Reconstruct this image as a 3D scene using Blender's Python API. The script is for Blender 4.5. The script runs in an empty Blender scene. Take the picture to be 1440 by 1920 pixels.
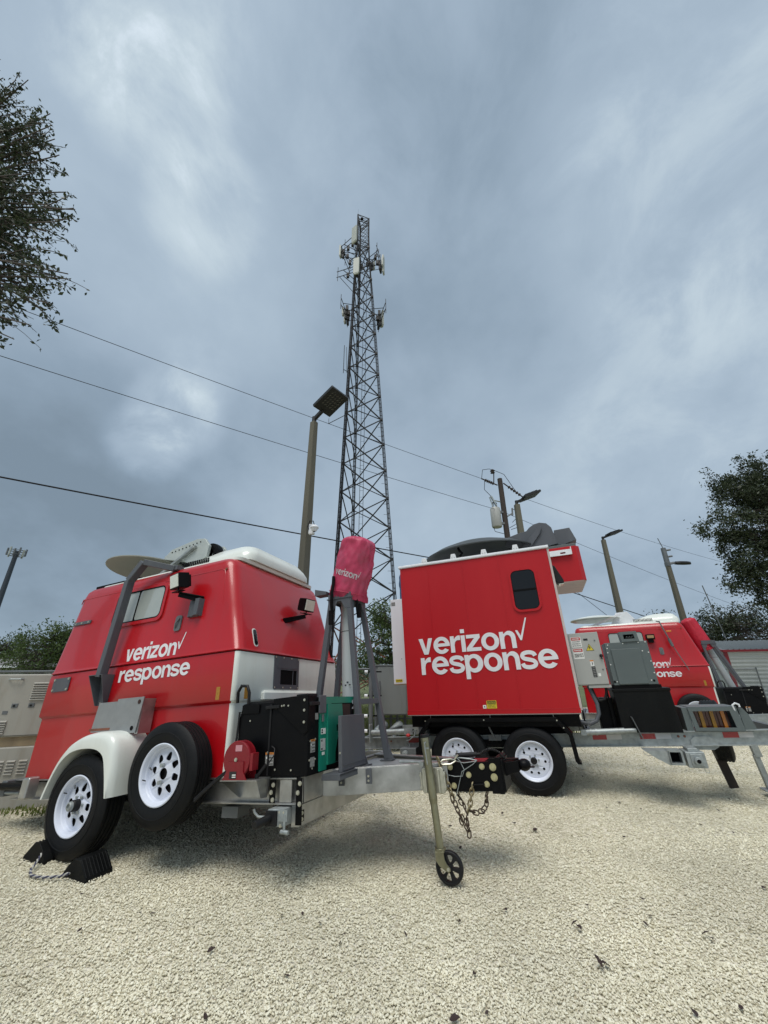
import bpy, math, random
import numpy as np
from mathutils import Vector, Matrix, Euler, noise
random.seed(7)
rng = np.random.default_rng(7)
sc = bpy.context.scene
COL = sc.collection
PI = math.pi
R = math.radians

# ---------------------------------------------------------------- camera
cd = bpy.data.cameras.new("camera"); cam = bpy.data.objects.new("camera", cd); COL.objects.link(cam)
cd.sensor_fit = 'HORIZONTAL'; cd.sensor_width = 36; cd.lens = 18.5
cd.clip_start = 0.05; cd.clip_end = 2000
cam.matrix_world = Matrix(((0.999964891, 0.00837959, 0, 0), (0.00320131, -0.382022900, -0.924147313, 0),
                           (-0.00774398, 0.924114866, -0.382036313, 1.3), (0, 0, 0, 1)))
sc.camera = cam
# ---------------------------------------------------------------- view
sc.view_settings.view_transform = 'Standard'; sc.view_settings.look = 'None'
sc.view_settings.exposure = 0.80; sc.view_settings.gamma = 1; sc.view_settings.use_curve_mapping = False
# ---------------------------------------------------------------- sun (soft, overcast)
SUN_EL, SUN_AZ = R(66), R(200)      # azimuth clockwise from +Y
sd = Vector((math.sin(SUN_AZ) * math.cos(SUN_EL), math.cos(SUN_AZ) * math.cos(SUN_EL), math.sin(SUN_EL)))
ld = bpy.data.lights.new("sun", 'SUN'); ld.energy = 1.5; ld.angle = R(36); ld.color = (1, 0.965, 0.9)
lo = bpy.data.objects.new("sun", ld); COL.objects.link(lo); lo.rotation_euler = sd.to_track_quat('Z', 'Y').to_euler()
# ---------------------------------------------------------------- world: overcast cloud sky over a Nishita sky
w = bpy.data.worlds.new("World"); sc.world = w; w.use_nodes = True
nt = w.node_tree; N = nt.nodes; L = nt.links; N.clear()
def nn(tree, t, **k):
    n = tree.nodes.new(t)
    for a, b in k.items(): setattr(n, a, b)
    return n
out = nn(nt, 'ShaderNodeOutputWorld')
sky = nn(nt, 'ShaderNodeTexSky', sky_type='NISHITA', sun_disc=False, sun_elevation=SUN_EL, sun_rotation=SUN_AZ)
bg1 = nn(nt, 'ShaderNodeBackground'); bg1.inputs[1].default_value = 0.05; L.new(sky.outputs[0], bg1.inputs[0])
tc = nn(nt, 'ShaderNodeTexCoord')
sep = nn(nt, 'ShaderNodeSeparateXYZ'); L.new(tc.outputs['Generated'], sep.inputs[0])
def wm(op, a, b=None, c=None, clamp=False):
    n = nn(nt, 'ShaderNodeMath', operation=op, use_clamp=clamp)
    for i, v in enumerate((a, b, c)):
        if v is None: continue
        if isinstance(v, (int, float)): n.inputs[i].default_value = v
        else: L.new(v, n.inputs[i])
    return n.outputs[0]
zc = wm('ADD', wm('MAXIMUM', sep.outputs[2], 0.0), 0.55)
cx = wm('DIVIDE', sep.outputs[0], zc); cy = wm('DIVIDE', sep.outputs[1], zc)
cmb = nn(nt, 'ShaderNodeCombineXYZ'); L.new(cx, cmb.inputs[0]); L.new(cy, cmb.inputs[1]); cmb.inputs[2].default_value = 3.1
mp = nn(nt, 'ShaderNodeMapping'); mp.inputs['Rotation'].default_value = (0, 0, R(28)); mp.inputs['Scale'].default_value = (1.0, 0.85, 1)
L.new(cmb.outputs[0], mp.inputs[0])
n1 = nn(nt, 'ShaderNodeTexNoise'); n1.inputs['Scale'].default_value = 1.7; n1.inputs['Detail'].default_value = 4; n1.inputs['Roughness'].default_value = 0.45
n1.inputs['Distortion'].default_value = 0.25; L.new(mp.outputs[0], n1.inputs['Vector'])
n2 = nn(nt, 'ShaderNodeTexNoise'); n2.inputs['Scale'].default_value = 4.6; n2.inputs['Detail'].default_value = 7; n2.inputs['Roughness'].default_value = 0.56
L.new(mp.outputs[0], n2.inputs['Vector'])
base = wm('ADD', wm('MULTIPLY_ADD', n1.outputs[0], 0.66, 0.06), wm('MULTIPLY', n2.outputs[0], 0.30))
def patch(d, width, amt):           # a thin spot in the cloud deck around a direction
    d = Vector(d).normalized()
    vm = nn(nt, 'ShaderNodeVectorMath', operation='DOT_PRODUCT'); L.new(tc.outputs['Generated'], vm.inputs[0]); vm.inputs[1].default_value = d
    mr = nn(nt, 'ShaderNodeMapRange', interpolation_type='SMOOTHERSTEP'); L.new(vm.outputs['Value'], mr.inputs[0])
    mr.inputs[1].default_value = math.cos(R(width)); mr.inputs[2].default_value = 1.0; mr.inputs[3].default_value = 0; mr.inputs[4].default_value = amt
    return mr.outputs[0]
val = base
PATCHES = (((-0.48, 0.26, 1.18), 13, 0.14), ((-0.44, 0.42, 1.10), 9, 0.13), ((-0.40, 0.58, 1.0), 8, 0.14), ((-0.48, 0.40, 1.1), 30, 0.06), ((-0.54, 0.86, 0.64), 7, 0.20), ((-0.58, 0.84, 0.54), 6, 0.16), ((-0.48, 0.82, 0.74), 6, 0.08), ((0.1, 0.35, 1.15), 26, 0.07), ((0.80, 0.40, 1.0), 26, 0.15), ((0.75, 0.8, 0.7), 18, 0.06),
          ((0.65, 1.0, 0.35), 30, 0.05), ((-1.0, 0.9, 0.4), 26, -0.12), ((0.2, 1.0, 0.65), 30, -0.05))
n3 = nn(nt, 'ShaderNodeTexNoise'); n3.inputs['Scale'].default_value = 5.5; n3.inputs['Detail'].default_value = 8; n3.inputs['Roughness'].default_value = 0.62; n3.inputs['Distortion'].default_value = 0.4
L.new(mp.outputs[0], n3.inputs['Vector'])
rag = nn(nt, 'ShaderNodeMapRange', interpolation_type='SMOOTHSTEP'); L.new(n3.outputs[0], rag.inputs[0]); rag.inputs[1].default_value = 0.32; rag.inputs[2].default_value = 0.68; rag.inputs[3].default_value = 0.35; rag.inputs[4].default_value = 1.5
for p in PATCHES:
    val = wm('ADD', val, wm('MULTIPLY', patch(*p), rag.outputs[0] if p[2] > 0 else 1.0))
cr = nn(nt, 'ShaderNodeValToRGB'); L.new(val, cr.inputs[0])
e = cr.color_ramp.elements
e[0].position = 0.30; e[0].color = (0.124, 0.164, 0.204, 1)
e[1].position = 0.95; e[1].color = (0.43, 0.49, 0.54, 1)
for p_, c_ in ((0.42, (0.165, 0.216, 0.270, 1)), (0.52, (0.208, 0.264, 0.324, 1)), (0.66, (0.250, 0.310, 0.370, 1)), (0.84, (0.34, 0.402, 0.445, 1))):
    x = cr.color_ramp.elements.new(p_); x.color = c_
bg2 = nn(nt, 'ShaderNodeBackground'); bg2.inputs[1].default_value = 1.0; L.new(cr.outputs[0], bg2.inputs[0])
mx = nn(nt, 'ShaderNodeMixShader'); mx.inputs[0].default_value = 0.93
L.new(bg1.outputs[0], mx.inputs[1]); L.new(bg2.outputs[0], mx.inputs[2]); L.new(mx.outputs[0], out.inputs[0])

# ================================================================ materials
def mat(name, col, rough=0.5, metal=0.0, coat=0.0, var=0.0, vscale=8.0, bump=0.0, bscale=60.0, dirt=None, dirtamt=0.35, spec=0.5, streak=False, col2=None, detail=4):
    m = bpy.data.materials.new(name); m.use_nodes = True; t = m.node_tree; b = t.nodes['Principled BSDF']
    b.inputs['Base Color'].default_value = (*col, 1); b.inputs['Roughness'].default_value = rough; b.inputs['Metallic'].default_value = metal
    b.inputs['Coat Weight'].default_value = coat; b.inputs['Coat Roughness'].default_value = 0.06; b.inputs['Specular IOR Level'].default_value = spec
    tcn = nn(t, 'ShaderNodeTexCoord'); vec = tcn.outputs['Object']
    src = None
    if var > 0:
        nz = nn(t, 'ShaderNodeTexNoise'); nz.inputs['Scale'].default_value = vscale; nz.inputs['Detail'].default_value = detail
        if streak:
            mpn = nn(t, 'ShaderNodeMapping'); mpn.inputs['Scale'].default_value = (1, 1, 0.12); t.links.new(vec, mpn.inputs[0]); t.links.new(mpn.outputs[0], nz.inputs['Vector'])
        else: t.links.new(vec, nz.inputs['Vector'])
        r = nn(t, 'ShaderNodeMapRange'); t.links.new(nz.outputs[0], r.inputs[0]); r.inputs[1].default_value = 0.3; r.inputs[2].default_value = 0.7
        mc = nn(t, 'ShaderNodeMix', data_type='RGBA'); t.links.new(r.outputs[0], mc.inputs[0])
        c2 = col2 or tuple(c * (1 - var) for c in col); c1 = col if col2 else tuple(min(1, c * (1 + var)) for c in col)
        mc.inputs[6].default_value = (*c2, 1); mc.inputs[7].default_value = (*c1, 1); src = mc.outputs[2]
        rr = nn(t, 'ShaderNodeMapRange'); t.links.new(nz.outputs[0], rr.inputs[0]); rr.inputs[3].default_value = max(0.02, rough - 0.12); rr.inputs[4].default_value = min(1, rough + 0.14)
        t.links.new(rr.outputs[0], b.inputs['Roughness'])
    if dirt:
        nz2 = nn(t, 'ShaderNodeTexNoise'); nz2.inputs['Scale'].default_value = 3.2; nz2.inputs['Detail'].default_value = 9; nz2.inputs['Roughness'].default_value = 0.7
        mpn = nn(t, 'ShaderNodeMapping'); mpn.inputs['Scale'].default_value = (2.2, 2.2, 0.45) if streak else (1, 1, 1); t.links.new(vec, mpn.inputs[0]); t.links.new(mpn.outputs[0], nz2.inputs['Vector'])
        r2 = nn(t, 'ShaderNodeMapRange'); t.links.new(nz2.outputs[0], r2.inputs[0]); r2.inputs[1].default_value = 0.5; r2.inputs[2].default_value = 0.78; r2.inputs[4].default_value = dirtamt
        md = nn(t, 'ShaderNodeMix', data_type='RGBA'); t.links.new(r2.outputs[0], md.inputs[0])
        if src: t.links.new(src, md.inputs[6])
        else: md.inputs[6].default_value = (*col, 1)
        md.inputs[7].default_value = (*dirt, 1); src = md.outputs[2]
    if src: t.links.new(src, b.inputs['Base Color'])
    if bump > 0:
        nb = nn(t, 'ShaderNodeTexNoise'); nb.inputs['Scale'].default_value = bscale; nb.inputs['Detail'].default_value = 5; t.links.new(vec, nb.inputs['Vector'])
        bp = nn(t, 'ShaderNodeBump'); bp.inputs['Strength'].default_value = bump; bp.inputs['Distance'].default_value = 0.01
        t.links.new(nb.outputs[0], bp.inputs['Height']); t.links.new(bp.outputs[0], b.inputs['Normal'])
    return m
M = {}
M['red'] = mat('red_gelcoat', (0.40, 0.002, 0.006), 0.34, coat=0.35, var=0.06, vscale=2.5, bump=0.14, bscale=3.5, dirt=(0.30, 0.022, 0.026), dirtamt=0.5, streak=True)
M['red_flat'] = mat('red_panel_paint', (0.42, 0.004, 0.009), 0.42, var=0.05, vscale=2, bump=0.05, bscale=220, dirt=(0.45, 0.02, 0.02), dirtamt=0.2, streak=True, spec=0.4)
M['red_in'] = mat('red_maroon_paint', (0.20, 0.006, 0.012), 0.38, var=0.1, bump=0.05)
M['white'] = mat('white_gelcoat', (0.70, 0.73, 0.68), 0.32, coat=0.3, var=0.04, vscale=3, dirt=(0.50, 0.49, 0.42), dirtamt=0.32, streak=True)
M['offwhite'] = mat('offwhite_panel', (0.74, 0.76, 0.79), 0.45, var=0.03, dirt=(0.55, 0.54, 0.50), dirtamt=0.25, streak=True)
M['mastgrey'] = mat('mast_grey_paint', (0.44, 0.47, 0.47), 0.35, coat=0.2, var=0.04, dirt=(0.3, 0.3, 0.27), dirtamt=0.3, streak=True)
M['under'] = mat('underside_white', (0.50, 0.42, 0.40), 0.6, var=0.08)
M['decal'] = mat('white_vinyl', (0.72, 0.72, 0.74), 0.42, var=0.04, vscale=20, dirt=(0.55, 0.52, 0.5), dirtamt=0.2)
M['rimwhite'] = mat('rim_white_paint', (0.66, 0.70, 0.80), 0.35, coat=0.2, var=0.04, vscale=14, dirt=(0.45, 0.42, 0.36), dirtamt=0.35)
M['rubber'] = mat('tyre_rubber', (0.0045, 0.005, 0.006), 0.55, var=0.25, vscale=12, bump=0.2, bscale=140, dirt=(0.020, 0.019, 0.017), dirtamt=0.4, spec=0.22)
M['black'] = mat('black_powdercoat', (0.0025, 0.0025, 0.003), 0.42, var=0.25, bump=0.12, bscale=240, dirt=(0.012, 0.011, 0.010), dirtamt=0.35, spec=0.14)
M['blackmatte'] = mat('black_matte', (0.004, 0.004, 0.0045), 0.8, var=0.2, spec=0.15)
M['plastic'] = mat('black_plastic', (0.010, 0.010, 0.011), 0.5, var=0.2, bump=0.1, bscale=150, spec=0.3)
M['tank'] = mat('black_tank_plastic', (0.0035, 0.004, 0.0042), 0.5, var=0.3, vscale=5, bump=0.15, bscale=120, dirt=(0.018, 0.018, 0.017), dirtamt=0.4, streak=True, spec=0.18)
M['grey'] = mat('dark_grey_paint', (0.085, 0.092, 0.104), 0.45, var=0.1, vscale=6, bump=0.08, bscale=200, dirt=(0.15, 0.15, 0.15), dirtamt=0.3, streak=True, spec=0.35)
M['slate'] = mat('slate_grey_paint', (0.098, 0.120, 0.120), 0.42, var=0.06, vscale=4, bump=0.05, bscale=200)
M['cabinet'] = mat('light_grey_cabinet', (0.36, 0.365, 0.345), 0.4, var=0.03, dirt=(0.33, 0.31, 0.27), dirtamt=0.25, streak=True)
M['alu'] = mat('milled_aluminium', (0.42, 0.42, 0.41), 0.34, metal=0.8, var=0.28, vscale=7, bump=0.06, bscale=90, dirt=(0.20, 0.185, 0.155), dirtamt=0.6)
M['aluplate'] = mat('dull_aluminium_plate', (0.32, 0.33, 0.335), 0.45, metal=0.6, var=0.08, vscale=14, bump=0.04)
M['galv'] = mat('galvanised_steel', (0.33, 0.36, 0.36), 0.48, metal=0.5, var=0.20, vscale=22, bump=0.05, dirt=(0.24, 0.22, 0.18), dirtamt=0.4)
M['towersteel'] = mat('tower_steel', (0.028, 0.028, 0.030), 0.6, var=0.2, vscale=2, spec=0.3)
M['galvdark'] = mat('weathered_galvanised', (0.15, 0.16, 0.165), 0.55, metal=0.4, var=0.2, vscale=3)
M['rust'] = mat('rusty_steel', (0.20, 0.075, 0.045), 0.75, var=0.3, vscale=9, bump=0.2)
M['zinc'] = mat('yellow_zinc', (0.27, 0.26, 0.175), 0.34, metal=0.75, var=0.18, vscale=16, dirt=(0.18, 0.15, 0.08), dirtamt=0.5, bump=0.04)
M['chain'] = mat('rusted_zinc_chain', (0.30, 0.25, 0.15), 0.45, metal=0.65, var=0.35, vscale=40)
M['chaindark'] = mat('dark_rusted_chain', (0.07, 0.048, 0.032), 0.6, metal=0.4, var=0.35, vscale=40)
M['bolt'] = mat('zinc_bolt', (0.55, 0.54, 0.46), 0.35, metal=0.8, var=0.1, vscale=30)
M['brass'] = mat('yellow_zinc_bolt', (0.50, 0.46, 0.27), 0.4, metal=0.55, var=0.2, vscale=50)
M['green'] = mat('green_genset_paint', (0.006, 0.20, 0.135), 0.38, var=0.07, vscale=4, coat=0.15, bump=0.04, dirt=(0.05, 0.17, 0.12), dirtamt=0.3, streak=True)
M['amber'] = mat('amber_reflector', (0.36, 0.17, 0.008), 0.3, coat=0.3, var=0.08, vscale=60)
M['orange'] = mat('orange_lens', (0.60, 0.19, 0.01), 0.25, coat=0.5)
M['redbox'] = mat('dark_red_lens', (0.07, 0.008, 0.004), 0.3, coat=0.4)
M['redtape'] = mat('red_reflective_tape', (0.34, 0.012, 0.018), 0.3, coat=0.4, var=0.05)
M['silvertape'] = mat('silver_reflective_tape', (0.50, 0.50, 0.50), 0.3, coat=0.4, var=0.05)
M['tarp'] = mat('blue_tarp_fabric', (0.045, 0.085, 0.17), 0.6, var=0.2, vscale=10, bump=0.3, bscale=30)
M['dish'] = mat('beige_dish', (0.26, 0.265, 0.23), 0.5, var=0.05, vscale=5)
M['dishgrey'] = mat('dark_grey_dish', (0.050, 0.055, 0.055), 0.5, var=0.08)
M['dishtop'] = mat('dish_mount_grey', (0.44, 0.48, 0.46), 0.45, var=0.06, metal=0.2)
M['lens'] = mat('lamp_lens', (0.72, 0.74, 0.64), 0.15, coat=0.6, var=0.12, vscale=120)
M['glassgrey'] = mat('blind_behind_glass', (0.33, 0.36, 0.34), 0.12, coat=1.0, var=0.03, vscale=3)
M['darkglass'] = mat('dark_tinted_glass', (0.004, 0.0045, 0.005), 0.04, coat=0.0, spec=0.45)
M['concrete'] = mat('pole_concrete', (0.115, 0.108, 0.082), 0.85, var=0.16, vscale=3, bump=0.3, bscale=30, dirt=(0.09, 0.085, 0.06), dirtamt=0.6, streak=True)
M['wood'] = mat('dark_creosote_wood', (0.040, 0.030, 0.026), 0.85, var=0.3, vscale=6, bump=0.3, streak=True)
M['led'] = mat('led_grid', (0.07, 0.07, 0.06), 0.3, var=0.2, vscale=60)
M['bronze'] = mat('dark_bronze_fixture', (0.010, 0.010, 0.010), 0.5, var=0.2)
M['wire'] = mat('wire_black', (0.012, 0.012, 0.014), 0.7, spec=0.2)
M['antenna'] = mat('antenna_radome', (0.36, 0.38, 0.34), 0.5, var=0.05)
M['beige'] = mat('beige_generator_paint', (0.34, 0.33, 0.29), 0.55, var=0.06, vscale=4, dirt=(0.22, 0.18, 0.12), dirtamt=0.5, streak=True)
M['tan'] = mat('tan_band', (0.26, 0.20, 0.12), 0.7, var=0.3, vscale=6, streak=True)
M['shedwall'] = mat('shed_siding', (0.52, 0.54, 0.52), 0.5, var=0.04, vscale=2, dirt=(0.38, 0.38, 0.35), dirtamt=0.3, streak=True)
M['shedroof'] = mat('shed_roof_metal', (0.20, 0.22, 0.225), 0.5, var=0.06, metal=0.2)
M['shedtrim'] = mat('shed_red_trim', (0.24, 0.012, 0.022), 0.5, var=0.08)
M['roofgrey'] = mat('grey_shingle', (0.16, 0.155, 0.15), 0.9, var=0.15, vscale=3)
M['housewall'] = mat('house_wall', (0.35, 0.33, 0.30), 0.85, var=0.06)
M['bark'] = mat('bark', (0.055, 0.045, 0.036), 0.9, var=0.3, vscale=5, bump=0.5, bscale=20)
M['rope'] = mat('rope_white', (0.42, 0.41, 0.38), 0.8, var=0.1, vscale=30)
M['ropeblue'] = mat('rope_dark', (0.05, 0.05, 0.09), 0.8)
M['deadleaf'] = mat('dead_leaf', (0.030, 0.016, 0.013), 0.7, var=0.5, vscale=30)
M['yellow'] = mat('yellow_label', (0.62, 0.50, 0.03), 0.45)
M['labelwhite'] = mat('label_white', (0.72, 0.72, 0.69), 0.45)
M['labelgrey'] = mat('label_grey', (0.22, 0.22, 0.21), 0.45, var=0.3, vscale=90)
M['labelorange'] = mat('label_orange', (0.62, 0.22, 0.04), 0.45)
M['labelred'] = mat('label_red', (0.45, 0.02, 0.02), 0.45)
M['labelblack'] = mat('label_black', (0.015, 0.015, 0.017), 0.45)
M['ink'] = mat('ink', (0.02, 0.02, 0.02), 0.5)
M['brownhole'] = mat('brown_interior', (0.035, 0.012, 0.008), 0.7)

def leafmat(name, c1, c2, trans=0.25):
    m = bpy.data.materials.new(name); m.use_nodes = True; t = m.node_tree; b = t.nodes['Principled BSDF']
    tcn = nn(t, 'ShaderNodeTexCoord'); nz = nn(t, 'ShaderNodeTexNoise'); nz.inputs['Scale'].default_value = 1.4; nz.inputs['Detail'].default_value = 8; nz.inputs['Roughness'].default_value = 0.8
    t.links.new(tcn.outputs['Object'], nz.inputs['Vector'])
    r = nn(t, 'ShaderNodeMapRange'); t.links.new(nz.outputs[0], r.inputs[0]); r.inputs[1].default_value = 0.35; r.inputs[2].default_value = 0.68
    mc = nn(t, 'ShaderNodeMix', data_type='RGBA'); t.links.new(r.outputs[0], mc.inputs[0]); mc.inputs[6].default_value = (*c1, 1); mc.inputs[7].default_value = (*c2, 1)
    t.links.new(mc.outputs[2], b.inputs['Base Color']); b.inputs['Roughness'].default_value = 0.55
    tr = nn(t, 'ShaderNodeBsdfTranslucent'); t.links.new(mc.outputs[2], tr.inputs[0]); ms = nn(t, 'ShaderNodeMixShader'); ms.inputs[0].default_value = trans
    o = t.nodes['Material Output']; t.links.new(b.outputs[0], ms.inputs[1]); t.links.new(tr.outputs[0], ms.inputs[2]); t.links.new(ms.outputs[0], o.inputs[0])
    return m
M['leafdark'] = leafmat('oak_leaf', (0.016, 0.026, 0.010), (0.045, 0.064, 0.022), 0.2)
M['leafmid'] = leafmat('green_leaf', (0.045, 0.075, 0.022), (0.115, 0.165, 0.045), 0.35)
M['leaffar'] = leafmat('far_leaf', (0.035, 0.055, 0.028), (0.075, 0.105, 0.045))
M['grass'] = leafmat('grass_blade', (0.10, 0.13, 0.03), (0.20, 0.24, 0.06), 0.3)

def gravel_mat(name, stones):
    m = bpy.data.materials.new(name); m.use_nodes = True; t = m.node_tree; b = t.nodes['Principled BSDF']; b.inputs['Roughness'].default_value = 0.9
    b.inputs['Specular IOR Level'].default_value = 0.2
    if stones:
        oi = nn(t, 'ShaderNodeObjectInfo'); cr_ = nn(t, 'ShaderNodeValToRGB'); t.links.new(oi.outputs['Random'], cr_.inputs[0])
        el = cr_.color_ramp.elements; el[0].color = (0.54, 0.495, 0.345, 1); el[1].color = (0.88, 0.84, 0.68, 1)
        for p_, c_ in ((0.15, (0.68, 0.63, 0.475, 1)), (0.5, (0.79, 0.745, 0.58, 1)), (0.8, (0.85, 0.81, 0.65, 1))):
            x = el.new(p_); x.color = c_
        g = nn(t, 'ShaderNodeTexNoise'); g.inputs['Scale'].default_value = 1.1; g.inputs['Detail'].default_value = 4
        geo = nn(t, 'ShaderNodeNewGeometry'); t.links.new(geo.outputs['Position'], g.inputs['Vector'])
        mr = nn(t, 'ShaderNodeMapRange'); t.links.new(g.outputs[0], mr.inputs[0]); mr.inputs[1].default_value = 0.35; mr.inputs[2].default_value = 0.7; mr.inputs[3].default_value = 0.78; mr.inputs[4].default_value = 1.0
        mu = nn(t, 'ShaderNodeMix', data_type='RGBA', blend_type='MULTIPLY'); mu.inputs[0].default_value = 1; t.links.new(cr_.outputs[0], mu.inputs[6]); t.links.new(mr.outputs[0], mu.inputs[7])
        t.links.new(mu.outputs[2], b.inputs['Base Color'])
        return m
    tcn = nn(t, 'ShaderNodeTexCoord')
    v = nn(t, 'ShaderNodeTexVoronoi'); v.inputs['Scale'].default_value = 62; t.links.new(tcn.outputs['Object'], v.inputs['Vector'])
    v2 = nn(t, 'ShaderNodeTexVoronoi'); v2.inputs['Scale'].default_value = 26; t.links.new(tcn.outputs['Object'], v2.inputs['Vector'])
    cr_ = nn(t, 'ShaderNodeValToRGB'); sp = nn(t, 'ShaderNodeSeparateColor'); t.links.new(v.outputs['Color'], sp.inputs[0]); t.links.new(sp.outputs[0], cr_.inputs[0])
    el = cr_.color_ramp.elements; el[0].color = (0.44, 0.39, 0.29, 1); el[1].color = (0.84, 0.79, 0.67, 1)
    for p_, c_ in ((0.2, (0.62, 0.575, 0.43, 1)), (0.6, (0.74, 0.70, 0.55, 1))):
        x = el.new(p_); x.color = c_
    g = nn(t, 'ShaderNodeTexNoise'); g.inputs['Scale'].default_value = 0.9; g.inputs['Detail'].default_value = 7; g.inputs['Roughness'].default_value = 0.65; t.links.new(tcn.outputs['Object'], g.inputs['Vector'])
    mr = nn(t, 'ShaderNodeMapRange'); t.links.new(g.outputs[0], mr.inputs[0]); mr.inputs[1].default_value = 0.3; mr.inputs[2].default_value = 0.7; mr.inputs[3].default_value = 0.74; mr.inputs[4].default_value = 1.0
    mu = nn(t, 'ShaderNodeMix', data_type='RGBA', blend_type='MULTIPLY'); mu.inputs[0].default_value = 1; t.links.new(cr_.outputs[0], mu.inputs[6]); t.links.new(mr.outputs[0], mu.inputs[7])
    t.links.new(mu.outputs[2], b.inputs['Base Color'])
    ad = nn(t, 'ShaderNodeMath', operation='ADD'); t.links.new(v.outputs['Distance'], ad.inputs[0]); t.links.new(v2.outputs['Distance'], ad.inputs[1])
    bp = nn(t, 'ShaderNodeBump'); bp.inputs['Strength'].default_value = 0.8; bp.inputs['Distance'].default_value = 0.012; bp.invert = True
    t.links.new(ad.outputs[0], bp.inputs['Height']); t.links.new(bp.outputs[0], b.inputs['Normal'])
    return m
M['gravelbed'] = gravel_mat('gravel_bed', False); M['stone'] = gravel_mat('gravel_stone', True)

# ================================================================ geometry helpers
class MB:
    def __init__(s): s.v = []; s.f = []
    def add(s, vs, fs):
        o = len(s.v); s.v += [tuple(p) for p in vs]; s.f += [tuple(i + o for i in f) for f in fs]; return s
    def box(s, x0, x1, y0, y1, z0, z1):
        return s.add([(x0, y0, z0), (x1, y0, z0), (x1, y1, z0), (x0, y1, z0), (x0, y0, z1), (x1, y0, z1), (x1, y1, z1), (x0, y1, z1)],
                     [(0, 3, 2, 1), (4, 5, 6, 7), (0, 1, 5, 4), (1, 2, 6, 5), (2, 3, 7, 6), (3, 0, 4, 7)])
    def obox(s, c, h, rot):            # centre, half sizes, rotation matrix (3x3)
        c = Vector(c); vs = [c + rot @ Vector((a * h[0], b * h[1], d * h[2])) for d in (-1, 1) for a, b in ((-1, -1), (1, -1), (1, 1), (-1, 1))]
        return s.add(vs, [(0, 3, 2, 1), (4, 5, 6, 7), (0, 1, 5, 4), (1, 2, 6, 5), (2, 3, 7, 6), (3, 0, 4, 7)])
    def beam(s, a, b, w, h, up=(0, 0, 1)):   # rectangular bar from a to b
        a = Vector(a); b = Vector(b); d = (b - a); l = d.length; d.normalize(); u = Vector(up)
        if abs(d.dot(u)) > 0.98: u = Vector((1, 0, 0))
        y = u.cross(d).normalized(); z = d.cross(y)
        return s.obox((a + b) / 2, (l / 2, w / 2, h / 2), Matrix((d, y, z)).transposed())
    def cyl(s, a, b, r, n=16, r2=None, cap=True):
        a = Vector(a); b = Vector(b); d = (b - a).normalized(); r2 = r if r2 is None else r2
        x = d.orthogonal().normalized(); y = d.cross(x); vs = []
        for p, q in ((a, r), (b, r2)):
            for i in range(n):
                t = 2 * PI * i / n; vs.append(p + (x * math.cos(t) + y * math.sin(t)) * q)
        fs = [(i, (i + 1) % n, n + (i + 1) % n, n + i) for i in range(n)]
        if cap: fs += [tuple(range(n))[::-1], tuple(range(n, 2 * n))]
        return s.add(vs, fs)
    def tube(s, pts, r, n=8, closed=False):
        pts = [Vector(p) for p in pts]; m = len(pts); vs = []; up = None; rr = r if hasattr(r, '__len__') else [r] * m
        for i, p in enumerate(pts):
            d = (pts[(i + 1) % m] - pts[i - 1]) if closed else (pts[min(i + 1, m - 1)] - pts[max(i - 1, 0)])
            d.normalize()
            if up is None: up = d.orthogonal().normalized()
            up = (up - d * up.dot(d)).normalized(); y = d.cross(up)
            for k in range(n):
                t = 2 * PI * k / n; vs.append(p + (up * math.cos(t) + y * math.sin(t)) * rr[i])
        fs = []
        for i in range(m if closed else m - 1):
            j = (i + 1) % m
            for k in range(n): fs.append((i * n + k, i * n + (k + 1) % n, j * n + (k + 1) % n, j * n + k))
        if not closed: fs += [tuple(range(n))[::-1], tuple(range((m - 1) * n, m * n))]
        return s.add(vs, fs)
    def lathe(s, prof, c, axis='y', n=32, closed=False):   # prof: (radius, along-axis)
        vs = []; m = len(prof)
        for r, h in prof:
            for i in range(n):
                t = 2 * PI * i / n; a, b = r * math.cos(t), r * math.sin(t)
                vs.append((c[0] + a, c[1] + h, c[2] + b) if axis == 'y' else ((c[0] + a, c[1] + b, c[2] + h) if axis == 'z' else (c[0] + h, c[1] + a, c[2] + b)))
        fs = []
        for i in range(m if closed else m - 1):
            j = (i + 1) % m
            for k in range(n): fs.append((i * n + k, j * n + k, j * n + (k + 1) % n, i * n + (k + 1) % n))
        return s.add(vs, fs)
    def prism(s, poly, d0, d1, plane='xz'):   # polygon extruded between d0 and d1 along the third axis
        n = len(poly); vs = []
        for d in (d0, d1):
            for a, b in poly: vs.append((a, d, b) if plane == 'xz' else ((a, b, d) if plane == 'xy' else (d, a, b)))
        fs = [tuple(range(n)), tuple(range(2 * n - 1, n - 1, -1))] + [(i, n + i, n + (i + 1) % n, (i + 1) % n) for i in range(n)]
        return s.add(vs, fs)
    def quad(s, a, b, c, d): return s.add([a, b, c, d], [(0, 1, 2, 3)])
    def ball(s, c, r, n=12, m=8, sc_=(1, 1, 1)):
        prof = [(max(1e-4, r * math.sin(PI * i / m)) * sc_[0], -r * math.cos(PI * i / m) * sc_[2]) for i in range(m + 1)]
        return s.lathe(prof, c, 'z', n)
    def loft(s, rings):
        n = len(rings[0]); vs = [p for r_ in rings for p in r_]; fs = []
        for i in range(len(rings) - 1):
            for k in range(n): fs.append((i * n + k, i * n + (k + 1) % n, (i + 1) * n + (k + 1) % n, (i + 1) * n + k))
        fs += [tuple(range(n))[::-1], tuple(range((len(rings) - 1) * n, len(rings) * n))]
        return s.add(vs, fs)
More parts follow.
